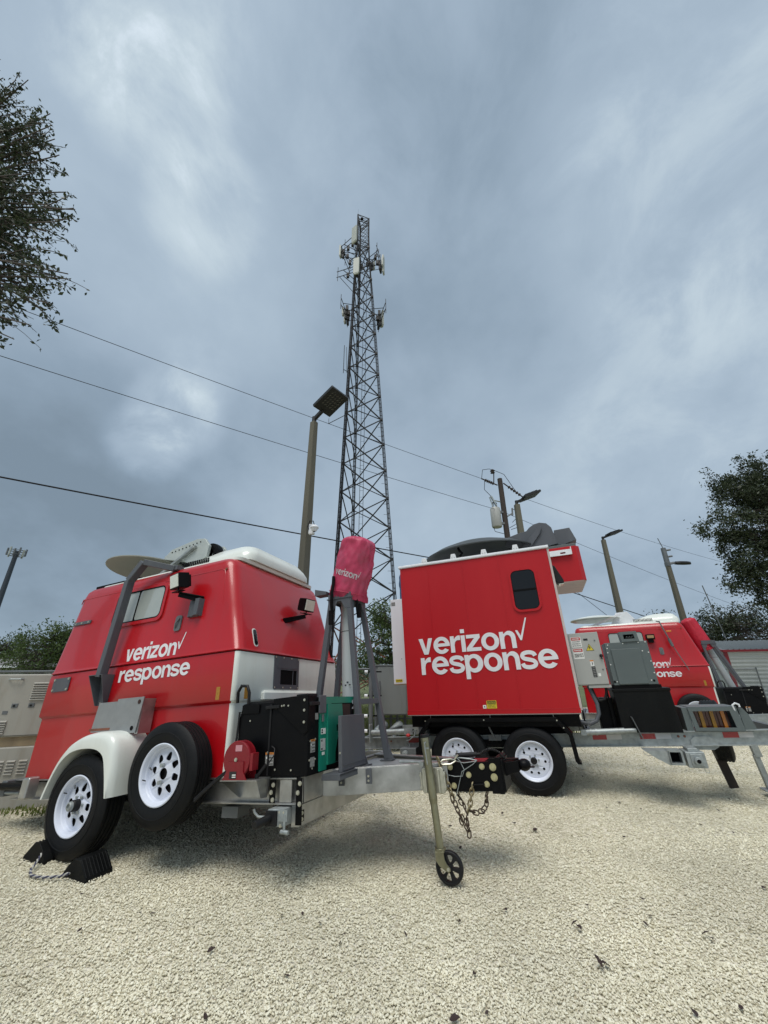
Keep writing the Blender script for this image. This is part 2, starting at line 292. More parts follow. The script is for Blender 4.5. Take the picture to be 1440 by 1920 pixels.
def rrect(x0, x1, y0, y1, z, r, n=5):
    P = []
    for cx_, cy_, a0 in ((x1 - r, y1 - r, 0), (x0 + r, y1 - r, 90), (x0 + r, y0 + r, 180), (x1 - r, y0 + r, 270)):
        for i in range(n + 1):
            t = R(a0 + 90 * i / n); P.append((cx_ + r * math.cos(t), cy_ + r * math.sin(t), z))
    return P
def rr2(x0, x1, y0, y1, r, n=5): return [(a, b) for a, b, c in rrect(x0, x1, y0, y1, 0, r, n)]
def mesh_of(mb, name, mat_, smooth=35, recalc=True):
    me = bpy.data.meshes.new(name); me.from_pydata([tuple(v) for v in mb.v], [], mb.f)
    if recalc:
        import bmesh
        bm = bmesh.new(); bm.from_mesh(me); bmesh.ops.recalc_face_normals(bm, faces=bm.faces); bm.to_mesh(me); bm.free()
    for m_ in (mat_ if isinstance(mat_, (list, tuple)) else [mat_]): me.materials.append(m_)
    if smooth:
        me.shade_smooth(); me.set_sharp_from_angle(angle=R(smooth))
    return me
def obj(name, mb, mat_, parent=None, bevel=0.0, smooth=35, **props):
    if isinstance(mat_, str): mat_ = M[mat_]
    me = mb if isinstance(mb, bpy.types.Mesh) else mesh_of(mb, name, mat_, smooth)
    o = bpy.data.objects.new(name, me); COL.objects.link(o)
    if parent is not None: o.parent = parent
    if bevel:
        b = o.modifiers.new('bevel', 'BEVEL'); b.width = bevel; b.segments = 2; b.limit_method = 'ANGLE'; b.angle_limit = R(40); b.harden_normals = True
    for k, v in props.items(): o[k] = v
    return o
def empty(name, label, cat, mtx=None, group=None):
    o = bpy.data.objects.new(name, None); COL.objects.link(o); o['label'] = label; o['category'] = cat; o.empty_display_size = 0.2
    if mtx is not None: o.matrix_world = mtx
    if group: o['group'] = group
    return o
def tag(o, label, cat, group=None):
    o['label'] = label; o['category'] = cat
    if group: o['group'] = group
    return o
def struct(o): o['kind'] = 'structure'; return o
def frame_m(xv, yv, zv, o): return Matrix((( xv[0], yv[0], zv[0], o[0]), (xv[1], yv[1], zv[1], o[1]), (xv[2], yv[2], zv[2], o[2]), (0, 0, 0, 1)))
def flat(polys, thick=0.002):          # 2D outline with holes -> plate mesh (verts, faces) lying in z=0..thick
    c = bpy.data.curves.new('tmp', 'CURVE'); c.dimensions = '2D'; c.fill_mode = 'BOTH'; c.extrude = thick / 2
    for p in polys:
        s = c.splines.new('POLY'); s.points.add(len(p) - 1); s.use_cyclic_u = True
        for i, q in enumerate(p): s.points[i].co = (q[0], q[1], 0, 1)
    o = bpy.data.objects.new('tmp', c); me = bpy.data.meshes.new_from_object(o)
    mb = MB(); mb.add([tuple(v.co + Vector((0, 0, thick / 2))) for v in me.vertices], [tuple(p.vertices) for p in me.polygons])
    bpy.data.objects.remove(o); bpy.data.curves.remove(c); bpy.data.meshes.remove(me)
    return mb
def place(mb, O, u, v, n):             # put a flat (x,y,z) mesh on a plane
    O, u, v, n = map(Vector, (O, u, v, n)); mb.v = [tuple(O + u * p[0] + v * p[1] + n * p[2]) for p in mb.v]; return mb
# ---- bold grotesque lettering (x-height 1)
def arc(cx_, cy_, rx, ry, a0, a1, n=14): return [(cx_ + rx * math.cos(R(a0 + (a1 - a0) * i / n)), cy_ + ry * math.sin(R(a0 + (a1 - a0) * i / n))) for i in range(n + 1)]
def glyph(ch):
    W = 0.25
    if ch == 'v': return [[(0, 1), (.27, 1), (.45, .31), (.63, 1), (.89, 1), (.58, 0), (.31, 0)]], .89
    if ch == 'o': return [arc(.52, .5, .52, .53, 0, 345, 30), arc(.52, .5, .255, .30, 0, 345, 24)], 1.04
    if ch == 'e':
        return [[(1.035, .43)] + arc(.52, .5, .515, .53, 0, 325, 30) + arc(.52, .5, .255, .30, 318, 197, 12), arc(.52, .5, .255, .30, 22, 158, 10)], 1.035
    if ch == 'r': return [[(0, 0), (W, 0), (W, .46), (.30, .64), (.42, .73), (.62, .735), (.62, 1.02), (.47, 1.01), (.34, .93), (.24, .80), (.24, 1), (0, 1)]], .62
    if ch == 'i': return [[(0, 0), (W, 0), (W, 1), (0, 1)], [(0, 1.14), (W, 1.14), (W, 1.38), (0, 1.38)]], W
    if ch == 'z': return [[(0, 0), (.86, 0), (.86, .215), (.34, .215), (.85, .79), (.85, 1), (.03, 1), (.03, .785), (.51, .785), (0, .20)]], .86
    if ch == 'n': return [[(0, 0), (W, 0), (W, .55)] + arc(.455, .56, .195, .24, 180, 0, 10) + [(.65, 0), (.90, 0), (.90, .62)] + arc(.56, .64, .34, .39, 0, 115, 10) + [(.24, .86), (.24, 1), (0, 1)]], .90
    if ch == 'p': return [[(0, -.38), (W, -.38), (W, .07)] + arc(.54, .5, .50, .53, 236, 484, 26) + [(.24, 1), (0, 1)], arc(.50, .5, .25, .30, 0, 345, 24)], 1.04
    if ch == 's':
        c = [(.80, .70), (.71, .85), (.45, .91), (.20, .85), (.12, .70), (.22, .575), (.45, .51), (.68, .43), (.775, .29), (.68, .145), (.43, .09), (.17, .15), (.085, .31)]
        P = []
        for i in range(len(c) - 1):
            for k in range(3):
                p0 = c[max(i - 1, 0)]; p1 = c[i]; p2 = c[i + 1]; p3 = c[min(i + 2, len(c) - 1)]; t = k / 3
                P.append(tuple(.5 * ((2 * p1[j]) + (-p0[j] + p2[j]) * t + (2 * p0[j] - 5 * p1[j] + 4 * p2[j] - p3[j]) * t * t + (-p0[j] + 3 * p1[j] - 3 * p2[j] + p3[j]) * t ** 3) for j in (0, 1)))
        P.append(c[-1]); A = []; B = []
        for i in range(len(P)):
            a = P[max(i - 1, 0)]; b = P[min(i + 1, len(P) - 1)]; dx, dy = b[0] - a[0], b[1] - a[1]; l = math.hypot(dx, dy); h = .112
            A.append((P[i][0] - dy / l * h, P[i][1] + dx / l * h)); B.append((P[i][0] + dy / l * h, P[i][1] - dx / l * h))
        return [A + B[::-1]], .88
    if ch == '^':   # the tick mark after the word
        return [[(0, .60), (.13, .60), (.27, .25), (.66, 1.30), (.74, 1.30), (.30, 0), (.22, 0)]], .74
def word(txt, thick, track=.045):
    mb = MB(); x = 0
    for ch in txt:
        g, a = glyph(ch); dy = .42 if ch == '^' else 0
        if ch == '^': x -= .01
        m = flat(g, thick); mb.add([(p[0] + x, p[1] + dy, p[2]) for p in m.v], m.f); x += a + track
    return mb, x - track
def lettering(name, txt, parent, O, u, v, n, width, xh, thick=0.0016, m='decal'):
    mb, wd = word(txt, thick); mb.v = [(p[0] * width / wd, p[1] * xh, p[2]) for p in mb.v]
    return obj(name, place(mb, O, u, v, n), m, parent, smooth=0)
def print_text(name, txt, parent, O, u, v, n, height, width=None, m='ink', bold=.015):
    c = bpy.data.curves.new('tmp', 'FONT'); c.body = txt; c.offset = bold; c.space_line = .95; c.align_x = 'LEFT'
    o = bpy.data.objects.new('tmp', c); me = bpy.data.meshes.new_from_object(o); mb = MB()
    xs = [q.co.x for q in me.vertices]; ys = [q.co.y for q in me.vertices]; x0, x1, y0, y1 = min(xs), max(xs), min(ys), max(ys)
    sy = height / (y1 - y0); sx = (width / (x1 - x0)) if width else sy
    mb.add([((q.co.x - x0) * sx, (q.co.y - y0) * sy, 0) for q in me.vertices], [tuple(p.vertices) for p in me.polygons])
    bpy.data.objects.remove(o); bpy.data.curves.remove(c); bpy.data.meshes.remove(me)
    return obj(name, place(mb, O, u, v, n), m, parent, smooth=0)
# shared bolt mesh
_bolt = {}
def bolt(parent, loc, axis, r=0.011, m='bolt', name='bolt'):
    k = (axis, round(r, 4), m)
    if k not in _bolt:
        mb = MB(); d = Vector({'x': (1, 0, 0), 'y': (0, -1, 0), 'z': (0, 0, 1)}[axis])
        mb.cyl(-d * .002, d * r * .25, r * 1.35, 14).cyl(d * r * .2, d * r * .85, r, 6); _bolt[k] = mesh_of(mb, 'bolt', M[m], 30)
    o = bpy.data.objects.new(name, _bolt[k]); COL.objects.link(o); o.parent = parent; o.location = loc; return o

# ================================================================ ground
def gz(x, y):
    z = 0
    for a, b, d, s in ((0.40, 3.50, -.052, .7), (-1.3, 5.6, -.085, 1.1), (0.95, 5.95, -.030, .5), (1.75, 7.9, -.03, .8)):
        z += d * math.exp(-((x - a) ** 2 + (y - b) ** 2) / (2 * s * s))
    f = min(1, max(0, (math.hypot(x, y - 4) - 0) / 2))
    z += .010 * noise.noise(Vector((x * 1.3, y * 1.3, 0))) * (1 if y < 3.2 else .3)
    return z
def grid_ground():
    xs = sorted(set([-900, -400, -150, -60, -30, -18, -12] + list(np.arange(-9, 12.01, .15).round(3)) + [14, 18, 24, 34, 60, 150, 400, 900]))
    ys = sorted(set([-900, -300, -80, -20, -6, -2] + list(np.arange(0, 12.01, .15).round(3)) + [13, 15, 18, 24, 34, 60, 120, 300, 900]))
    mb = MB(); nx = len(xs); mb.v = [(x, y, gz(x, y) - .006) for y in ys for x in xs]
    mb.f = [(j * nx + i, j * nx + i + 1, (j + 1) * nx + i + 1, (j + 1) * nx + i) for j in range(len(ys) - 1) for i in range(nx - 1)]
    return mb
struct(obj('ground', grid_ground(), 'gravelbed', smooth=180))
# loose stones on it (one mass nobody could count)
def stone_mesh(i):
    import bmesh
    bm = bmesh.new(); bmesh.ops.create_icosphere(bm, subdivisions=1, radius=1)
    rs = random.Random(i)
    for v_ in bm.verts: v_.co *= rs.uniform(.72, 1.15)
    sx, sy, sz = rs.uniform(.8, 1.15), rs.uniform(.6, .9), rs.uniform(.40, .60)
    for v_ in bm.verts: v_.co = Vector((v_.co.x * sx, v_.co.y * sy, v_.co.z * sz))
    me = bpy.data.meshes.new('stone'); bm.to_mesh(me); bm.free(); me.materials.append(M['stone']); return me
def gravel():
    P = []
    for y0, y1, dens, smin, smax in ((.9, 2.6, 11500, .0038, .0078), (2.6, 4.2, 6800, .0042, .0083), (4.2, 6.5, 2600, .005, .0095), (6.5, 10, 700, .007, .012)):
        xa, xb = -1.15 * y1 - .5, 1.15 * y1 + .5; n = int((xb - xa) * (y1 - y0) * dens)
        x = rng.uniform(xa, xb, n); y = rng.uniform(y0, y1, n); s = rng.uniform(smin, smax, n) * rng.choice([1, 1, 1, 1, 1, 1.45], n)
        P.append(np.stack([x, y, s], 1))
    P = np.concatenate(P); z = np.array([gz(a, b) for a, b in P[:, :2]])
    me = bpy.data.meshes.new('gravel'); n = len(P); me.vertices.add(n)
    co = np.stack([P[:, 0], P[:, 1], z + P[:, 2] * rng.uniform(-.25, .55, n)], 1); me.vertices.foreach_set('co', co.ravel().astype(np.float32))
    a = me.attributes.new('sz', 'FLOAT', 'POINT'); a.data.foreach_set('value', P[:, 2].astype(np.float32))
    a = me.attributes.new('rot', 'FLOAT_VECTOR', 'POINT'); a.data.foreach_set('vector', np.stack([rng.uniform(-.5, .5, n), rng.uniform(-.5, .5, n), rng.uniform(0, 6.28, n)], 1).ravel().astype(np.float32))
    o = bpy.data.objects.new('gravel', me); COL.objects.link(o); o['kind'] = 'stuff'
    vc = bpy.data.collections.new('stone_variants')
    for i in range(7):
        so = bpy.data.objects.new('stone_source', stone_mesh(i)); vc.objects.link(so)
    g = bpy.data.node_groups.new('gravel', 'GeometryNodeTree'); g.interface.new_socket('Geometry', in_out='INPUT', socket_type='NodeSocketGeometry'); g.interface.new_socket('Geometry', in_out='OUTPUT', socket_type='NodeSocketGeometry')
    gi = g.nodes.new('NodeGroupInput'); go = g.nodes.new('NodeGroupOutput'); ip = g.nodes.new('GeometryNodeInstanceOnPoints'); ci = g.nodes.new('GeometryNodeCollectionInfo')
    ci.inputs['Collection'].default_value = vc; ci.inputs['Separate Children'].default_value = True; ci.inputs['Reset Children'].default_value = True
    a1 = g.nodes.new('GeometryNodeInputNamedAttribute'); a1.data_type = 'FLOAT'; a1.inputs['Name'].default_value = 'sz'
    a2 = g.nodes.new('GeometryNodeInputNamedAttribute'); a2.data_type = 'FLOAT_VECTOR'; a2.inputs['Name'].default_value = 'rot'
    g.links.new(gi.outputs[0], ip.inputs['Points']); g.links.new(ci.outputs[0], ip.inputs['Instance']); ip.inputs['Pick Instance'].default_value = True
    g.links.new(a1.outputs[0], ip.inputs['Scale']); g.links.new(a2.outputs[0], ip.inputs['Rotation']); g.links.new(ip.outputs[0], go.inputs[0])
    md = o.modifiers.new('stones', 'NODES'); md.node_group = g
gravel()

# ================================================================ wheels
def tyre_mesh(r=.355, w=.205, rr=.205, name='tyre'):
    h = w / 2; s = r - rr
    prof = [(rr, -h + .022), (rr + .012, -h + .008), (rr + s * .35, -h - .006), (rr + s * .62, -h - .004), (r - .028, -h + .006), (r - .010, -h + .018)]
    g = .007                               # circumferential tread grooves
    x = -h + .026; n = 5; lw = (w - .052 - (n - 1) * .008) / n; prof.append((r - .001, x))
    for i in range(n):
        prof += [(r, x + .001), (r, x + lw - .001)]; x += lw
        if i < n - 1: prof += [(r - g, x + .0005), (r - g, x + .0075)]; x += .008
    prof += [(r - .010, h - .018), (r - .028, h - .006), (rr + s * .62, h + .004), (rr + s * .35, h + .006), (rr + .012, h - .008), (rr, h - .022)]
    mb = MB(); nseg = 72; mb.lathe(prof, (0, 0, 0), 'y', nseg, closed=True)
    # tread sipes: little blocks on the shoulders
    for i in range(60):
        a = 2 * PI * i / 60
        for sgn in (-1, 1):
            c = Vector((math.cos(a) * (r - .0002), sgn * (h - .036), math.sin(a) * (r - .0002)))
            rad = Vector((math.cos(a), 0, math.sin(a))); ta = Vector((-math.sin(a), 0, math.cos(a)))
            mb.obox(c, (.0012, .008, .009), Matrix((rad, Vector((0, 1, 0)), ta)).transposed())
    # raised sidewall ring and lettering bars
    mb.lathe([(rr + s * .50, -h - .0065), (rr + s * .53, -h - .009), (rr + s * .56, -h - .0065)], (0, 0, 0), 'y', 48)
    return mb
def rim_mesh(kind, rr=.205, w=.205):
    h = w / 2; mb = MB()
    mb.lathe([(rr + .004, -h + .008), (rr + .006, -h + .002), (rr - .001, -h - .001), (rr - .012, -h + .006), (rr - .017, -h + .020), (rr - .020, -h + .034), (rr - .027, -h + .040), (rr - .030, -h + .055), (rr - .034, h - .02), (rr + .004, h - .012)], (0, 0, 0), 'y', 56)
    R0 = rr - .030; outer = arc(0, 0, R0, R0, 0, 354, 48); polys = [outer]
    if kind == 'spoke':
        for i in range(8):
            a = 360 / 8 * i + 11
            def P(r_, da): t = R(a + da); return (r_ * math.cos(t), r_ * math.sin(t))
            polys.append([P(.092, -11), P(.089, 0), P(.092, 11), P(.101, 14), P(.112, 13), P(.134, 8), P(.145, 4), P(.148, 0), P(.145, -4), P(.134, -8), P(.112, -13), P(.101, -14)])
        polys.append(arc(0, 0, .040, .040, 0, 345, 20))
    else:
        for i in range(10):
            t = R(36 * i + 8); polys.append([(.128 * math.cos(t) + .0145 * math.cos(R(k)), .128 * math.sin(t) + .0145 * math.sin(R(k))) for k in range(0, 360, 30)])
        polys.append(arc(0, 0, .038, .038, 0, 345, 20))
    f = flat(polys, .006); yb = -h + (.052 if kind == 'spoke' else .042)
    def dish(x, y, z):
        r_ = math.hypot(x, y); d = .022 * max(0, (r_ - .09) / .1) if kind == 'spoke' else .010 * max(0, (r_ - .1) / .08)
        return (x, yb - d * (-1) - z - (.006 if r_ < .085 else 0), y)
    mb.add([dish(*p) for p in f.v], f.f)
    return mb
def hub_mesh(kind, w=.205):
    h = w / 2; mb = MB()
    if kind == 'spoke': mb.lathe([(.001, -h + .045), (.041, -h + .045), (.041, -h - .005), (.036, -h - .012), (.034, -h - .012)], (0, 0, 0), 'y', 24)
    else: mb.lathe([(.001, -h + .04), (.036, -h + .04), (.036, -h + .012), (.029, -h + .003), (.020, -h + .003), (.018, -h + .010), (.001, -h + .010)], (0, 0, 0), 'y', 24)
    return mb
def cap_mesh(w=.205):
    h = w / 2; mb = MB(); mb.lathe([(.034, -h - .010), (.031, -h - .030), (.026, -h - .034), (.019, -h - .034), (.018, -h - .024), (.001, -h - .024)], (0, 0, 0), 'y', 20); return mb
W_ = {}
def wheel(parent, loc, kind='spoke', spare=False, scale=1.0, rot=None, roll=0):
    if not W_:
        W_['tyre'] = mesh_of(tyre_mesh(), 'tyre', M['rubber'], 30)
        for k in ('spoke', 'round'):
            W_['rim' + k] = mesh_of(rim_mesh(k), 'rim', M['rimwhite'], 32); W_['hub' + k] = mesh_of(hub_mesh(k), 'hub', M['plastic'], 32)
        W_['cap'] = mesh_of(cap_mesh(), 'hub_cap', M['galv'], 32)
        mb = MB(); mb.cyl((0, 0, 0), (0, -.018, 0), .011, 6); W_['nut'] = mesh_of(mb, 'lug_nut', M['galv'], 30)
        W_['back'] = mesh_of(MB().cyl((0, -.005, 0), (0, .09, 0), .17, 32), 'drum_shade_disc', M['blackmatte'], 32)
        mb = MB(); mb.box(-.014, .014, -.003, .003, -.005, .005); W_['weight'] = mesh_of(mb, 'wheel_weight', M['galvdark'], 30)
        mb = MB(); mb.cyl((0, 0, 0), (.004, -.03, .010), .004, 8); W_['valve'] = mesh_of(mb, 'valve_stem', M['plastic'], 30)
    g = bpy.data.objects.new('wheel', W_['tyre'])      # the wheel part is its tyre, with rim and hub under it
    COL.objects.link(g); g.parent = parent; g.location = loc; g.scale = (scale,) * 3
    g.rotation_euler = rot or (0, roll, 0)
    def ch(n_, me, l=(0, 0, 0), r=None):
        o = bpy.data.objects.new(n_, me); COL.objects.link(o); o.parent = g; o.location = l
        if r: o.rotation_euler = r
        return o
    ch('rim', W_['rim' + kind])
    ch('drum_shade_disc', W_['back'], (0, -.03, 0))  # brake drum; on spares only a black disc painting shade behind the rim
    if spare:
        for t in (80, 235): ch('lug_nut', W_['nut'], (.058 * math.cos(R(t)), -.06, .058 * math.sin(R(t)))).scale = (1.4,) * 3
    else:
        ch('hub', W_['hub' + kind])
        if kind == 'spoke': ch('hub_cap', W_['cap'])
        for i in range(6): ch('lug_nut', W_['nut'], (.058 * math.cos(R(60 * i + 20)), -.052 if kind == 'spoke' else -.062, .058 * math.sin(R(60 * i + 20))))
    ch('valve_stem', W_['valve'], (-.172 if kind == 'spoke' else .165, -.070, .02))
    ch('wheel_weight', W_['weight'], (-.120, -.062, .085), (0, R(55), 0))
    return g
def work_lamp(parent, root, ctr, face, name='work_lamp', s=1.0):
    """square flood lamp on an arm: root point on the wall, ctr of lamp, face direction it looks"""
    root, ctr, f = Vector(root), Vector(ctr), Vector(face).normalized()
    zz = Vector((0, 0, 1)); x = f.cross(zz).normalized(); up = x.cross(f)
    rot = Matrix((x, f, up)).transposed()
    mb = MB(); mb.obox(ctr - f * .02 * s, (.072 * s, .045 * s, .062 * s), rot)
    for k in (-.05, -.025, 0, .025, .05): mb.obox(ctr - f * .07 * s + x * k * s, (.004 * s, .02 * s, .05 * s), rot)
    l = obj(name, mb, 'black', parent, .004)
    mb = MB(); mb.obox(ctr + f * .027 * s, (.062 * s, .004 * s, .052 * s), rot); obj('lamp_lens', mb, 'lens', l, .002)
    mb = MB(); b0 = ctr - up * .085 * s - f * .01
    mb.obox(b0, (.055 * s, .03 * s, .004 * s), rot)
    mb.beam(b0 - up * .012, root, .055 * s, .012); mb.beam(b0 - up * .030, root - Vector((0, 0, .03)), .012, .045)
    mb.cyl(b0, b0 + up * .03, .008, 8)
    obj('lamp_bracket', mb, 'black', l, .002); bolt(l, tuple(b0 + up * .012 + x * .03), 'z', .007)
    return l

# ================================================================ moulded-shell response trailer (used twice)
def response_trailer(label, mtx, main):
    T = empty('response_trailer', label, 'trailer', mtx, 'red response trailers')
    # --- lower shell
    def low(mb, z0, z1, i0, i1): mb.loft([rrect(-1.365 + i0, 1.2 - i0, .27 + i0, 2.03 - i0, z0, .035), rrect(-1.365 + i1, 1.2 - i1, .27 + i1, 2.03 - i1, z1, .035)])
    mb = MB(); RR = [(.50, .022), (1.020, .022), (1.038, .004), (1.046, .0), (1.40, .002), (1.436, .006)]
    mb.loft([rrect(-1.365 + i, 1.2 - i, .27 + i, 2.03 - i, z, .035) for z, i in RR])
    me = mesh_of(mb, 'lower_shell', [M['red'], M['white']], 35)
    for p in me.polygons:
        if p.normal.x > .12 or (p.center.x > 1.17 and p.normal.x > -.2): p.material_index = 1
    obj('lower_shell', me, None, T)
    # --- upper shell, tapered
    mb = MB()
    mb.loft([rrect(-1.352, 1.187, .285, 2.015, 1.440, .05), rrect(-1.375, 1.21, .262, 2.038, 1.452, .06), rrect(-1.365, 1.2, .27, 2.03, 1.475, .08),
             rrect(-1.33, 1.09, .30, 2.00, 1.88, .11, 6)[:0] or rrect(-1.33, 1.085, .30, 2.00, 1.88, .10), rrect(-1.298, .975, .33, 1.97, 2.285, .11),
             rrect(-1.285, .95, .343, 1.957, 2.345, .11), rrect(-1.25, .915, .375, 1.925, 2.385, .10), rrect(-1.18, .86, .43, 1.87, 2.400, .09)])
    obj('upper_shell', mb, 'red', T, smooth=50)
    mb = MB(); mb.loft([rrect(-1.358, 1.193, .278, 2.022, 1.430, .05), rrect(-1.358, 1.193, .278, 2.022, 1.445, .05)]); obj('seam_gasket', mb, 'blackmatte', T)
    # moulded step line along the roof edge
    S0 = Vector((0, .3255, 2.235)); mb = MB(); mb.tube([(-1.255, .331, 2.21), (-1.24, .333, 2.262), (.84, .333, 2.262), (.885, .331, 2.24), (.895, .326, 2.19), (.93, .301, 1.90)], [.004, .008, .008, .008, .006, .002], 8); obj('moulded_rib', mb, 'red', T)
    # --- white roof deck and air conditioner
    mb = MB(); mb.loft([rrect(-1.18, .93, .42, 1.90, 2.392, .10), rrect(-1.15, .94, .43, 1.90, 2.425, .10), rrect(-1.10, .88, .48, 1.84, 2.445, .09)]); obj('roof_deck', mb, 'white', T, smooth=50)
    mb = MB(); mb.loft([rrect(-.02, .965, .54, 1.76, 2.43, .12), rrect(0, .975, .54, 1.76, 2.49, .14), rrect(.10, .960, .57, 1.71, 2.54, .14), rrect(.36, .90, .64, 1.64, 2.620, .13), rrect(.46, .85, .70, 1.58, 2.640, .10)])
    ac = obj('air_conditioner', mb, 'white', T, smooth=60)
    mb = MB()
    for i in range(15): mb.box(.03 + i * .027, .043 + i * .027, .531, .541, 2.475 , 2.535)
    obj('vent_slots', mb, 'blackmatte', ac, kind='stuff')
    # --- window
    O = Vector((0, .27, 1.446)); v = Vector((0, .0709, .9975)); n = Vector((0, -.9975, .0709))
    def cp(x, z): return Vector((x, .27 + (z - 1.446) * .0711, z))
    def capplate(name, x0, x1, z0, z1, r, th, off, m, par, smooth=35):
        mb = flat([rr2(x0, x1, z0, z1, r)], th); mb.v = [tuple(cp(p[0], p[1]) + n * (p[2] + off)) for p in mb.v]; return obj(name, mb, m, par, smooth=smooth)
    wf = flat([rr2(-.625, .155, 1.842, 2.250, .075), rr2(-.590, .120, 1.877, 2.216, .055)], .022); wf.v = [tuple(cp(p[0], p[1]) + n * (p[2] - .004)) for p in wf.v]
    wn = obj('window', wf, 'red', T, smooth=40)
    wf = flat([rr2(-.592, .122, 1.875, 2.218, .055), rr2(-.580, .110, 1.888, 2.205, .048)], .020); wf.v = [tuple(cp(p[0], p[1]) + n * (p[2] - .002)) for p in wf.v]
    obj('window_seal', wf, 'blackmatte', wn)
    capplate('pane', -.588, -.262, 1.880, 2.212, .045, .004, .005, 'glassgrey', wn); capplate('pane', -.250, .118, 1.880, 2.212, .045, .004, .009, 'glassgrey', wn)
    mb = MB(); mb.beam(cp(-.256, 1.885) + n * .013, cp(-.256, 2.208) + n * .013, .014, .012, (0, 1, 0)); obj('window_divider', mb, 'blackmatte', wn)
    # --- lettering
    dz = 0 if main else -.05
    xo = .0
    lettering('lettering', 'verizon^', T, cp(-.225 + xo, 1.476 + dz) + n * .0025, (1, 0, 0), v, n, .765, .117)
    lettering('lettering', 'response', T, (-.252 + xo, .2695, 1.287 + dz), (1, 0, 0), (0, 0, 1), (0, -1, 0), .915, .106)
    # --- strip plates, latch, small box, reflectors
    capplate('hinge_plate', -1.235, -.955, 1.955, 1.990, .004, .012, .001, 'grey', T)
    for x in (-1.20, -1.10, -.99): bolt(T, cp(x, 1.972) + n * .013, 'y', .008)
    mb = flat([rr2(-1.245, -.985, 1.268, 1.400, .01)], .008); mb = place(mb, (0, .269, 0), (1, 0, 0), (0, 0, 1), (0, -1, 0)); obj('cover_plate', mb, 'grey', T)
    for x in (-1.225, -1.005):
        for z in (1.285, 1.385): bolt(T, (x, .261, z), 'y', .009)
    capplate('latch_plate', .365, .445, 1.70, 1.85, .025, .014, 0, 'galvdark', T)
    mb = MB(); mb.tube([cp(.385, 1.73) + n * .02, cp(.40, 1.77) + n * .035, cp(.42, 1.82) + n * .02], .009, 8); obj('latch_handle', mb, 'galvdark', T)
    if main:
        mb = MB(); mb.loft([[tuple(cp(x, z) + n * h) for x, h in ((.53, 0), (.53, .03), (.57, .042), (.60, .030), (.63, .062), (.68, .062), (.69, 0))] for z in (1.81, 1.975)])
        obj('grey_side_box', mb, 'grey', T, .003)
    bolt(T, cp(.898, 2.255) + n * .002, 'y', .010, 'rust')
    mb = MB(); mb.box(1.005, 1.045, .268, .271, 1.056, 1.156); obj('side_reflector', mb, 'amber', T)
    mb = MB(); mb.box(1.199, 1.203, .395, .445, 1.052, 1.156); obj('front_reflector', mb, 'amber', T)
    # sloping cap front: marker, vent
    def cf(y, z, off=0): return Vector((1.2 - (z - 1.446) * .2666 + off * .966, y, z + off * .257))
    mb = MB(); mb.loft([[tuple(cf(a, b, h)) for a, b in rr2(.478, .542, 1.492, 1.662, .028)] for h in (-.005, .008)]); mk = obj('marker_lamp', mb, 'labelwhite', T, smooth=50)
    mb = MB(); mb.loft([[tuple(cf(a, b, h)) for a, b in rr2(.490, .530, 1.504, 1.650, .018)] for h in (.006, .016)]); obj('marker_lens', mb, 'darkglass', mk, smooth=50)
    if main:
        mb = MB(); mb.loft([[tuple(cf(a, b, h)) for a, b in rr2(1.90, 1.96, 1.50, 1.67, .028)] for h in (-.005, .012)]); obj('marker_lamp', mb, 'blackmatte', T, smooth=50)
    pf = flat([rr2(.785, 1.200, 1.135, 1.435, .01), rr2(.885, 1.165, 1.175, 1.310, .006)], .010); fv = obj('vent_frame', place(pf, (1.1985, 0, 0), (0, 1, 0), (0, 0, 1), (1, 0, 0)), 'grey', T)
    mb = MB(); mb.box(1.201, 1.2025, .88, 1.17, 1.17, 1.315); obj('vent_opening', mb, 'blackmatte', fv)
    mb = MB(); mb.box(1.203, 1.2065, 1.095, 1.103, 1.175, 1.31); mb.box(1.2085, 1.211, .82, 1.17, 1.325, 1.41); obj('vent_cover', mb, 'grey', fv)
    for y in (.80, .93, 1.06, 1.185):
        for z in (1.148, 1.423): bolt(T, (1.2095, y, z), 'x', .006)
    mb = MB(); mb.loft([rrect(1.19, 1.235, .62, 1.62, 1.045, .01), rrect(1.19, 1.235, .62, 1.62, 1.10, .01), rrect(1.19, 1.205, .66, 1.58, 1.125, .005)]); obj('moulded_shelf', mb, 'white', T, smooth=40)
    # --- chassis
    fr = MB()
    for y in ((.275, .335), (1.965, 2.025)):
        fr.box(-1.42, 1.86, y[0], y[1], .487, .498); fr.box(-1.42, 1.86, y[0], y[1], .335, .346); fr.box(-1.42, 1.86, y[1] - .01 if y[0] < 1 else y[0], y[1] if y[0] < 1 else y[0] + .01, .346, .487)
    for x in (-1.38, -.6, 0, .6, 1.2): fr.box(x - .03, x + .03, .335, 1.965, .38, .487)
    ch = obj('chassis_frame', fr, 'alu', T, .002)
    mb = MB(); mb.box(-1.34, 1.18, .30, 2.0, .474, .499); obj('floor_pan', mb, 'blackmatte', T)
    # front cross faces and A-frame
    mb = MB(); mb.box(1.850, 1.862, .345, .62, .336, .497); mb.box(1.850, 1.862, 1.68, 1.955, .336, .497); mb.box(1.80, 1.855, .34, 1.96, .480, .495); obj('front_crossmember', mb, 'alu', T, .002)
    mb = MB(); mb.box(1.79, 1.852, .30, 2.0, .205, .330); obj('lower_crossbeam', mb, 'alu', T, .003)
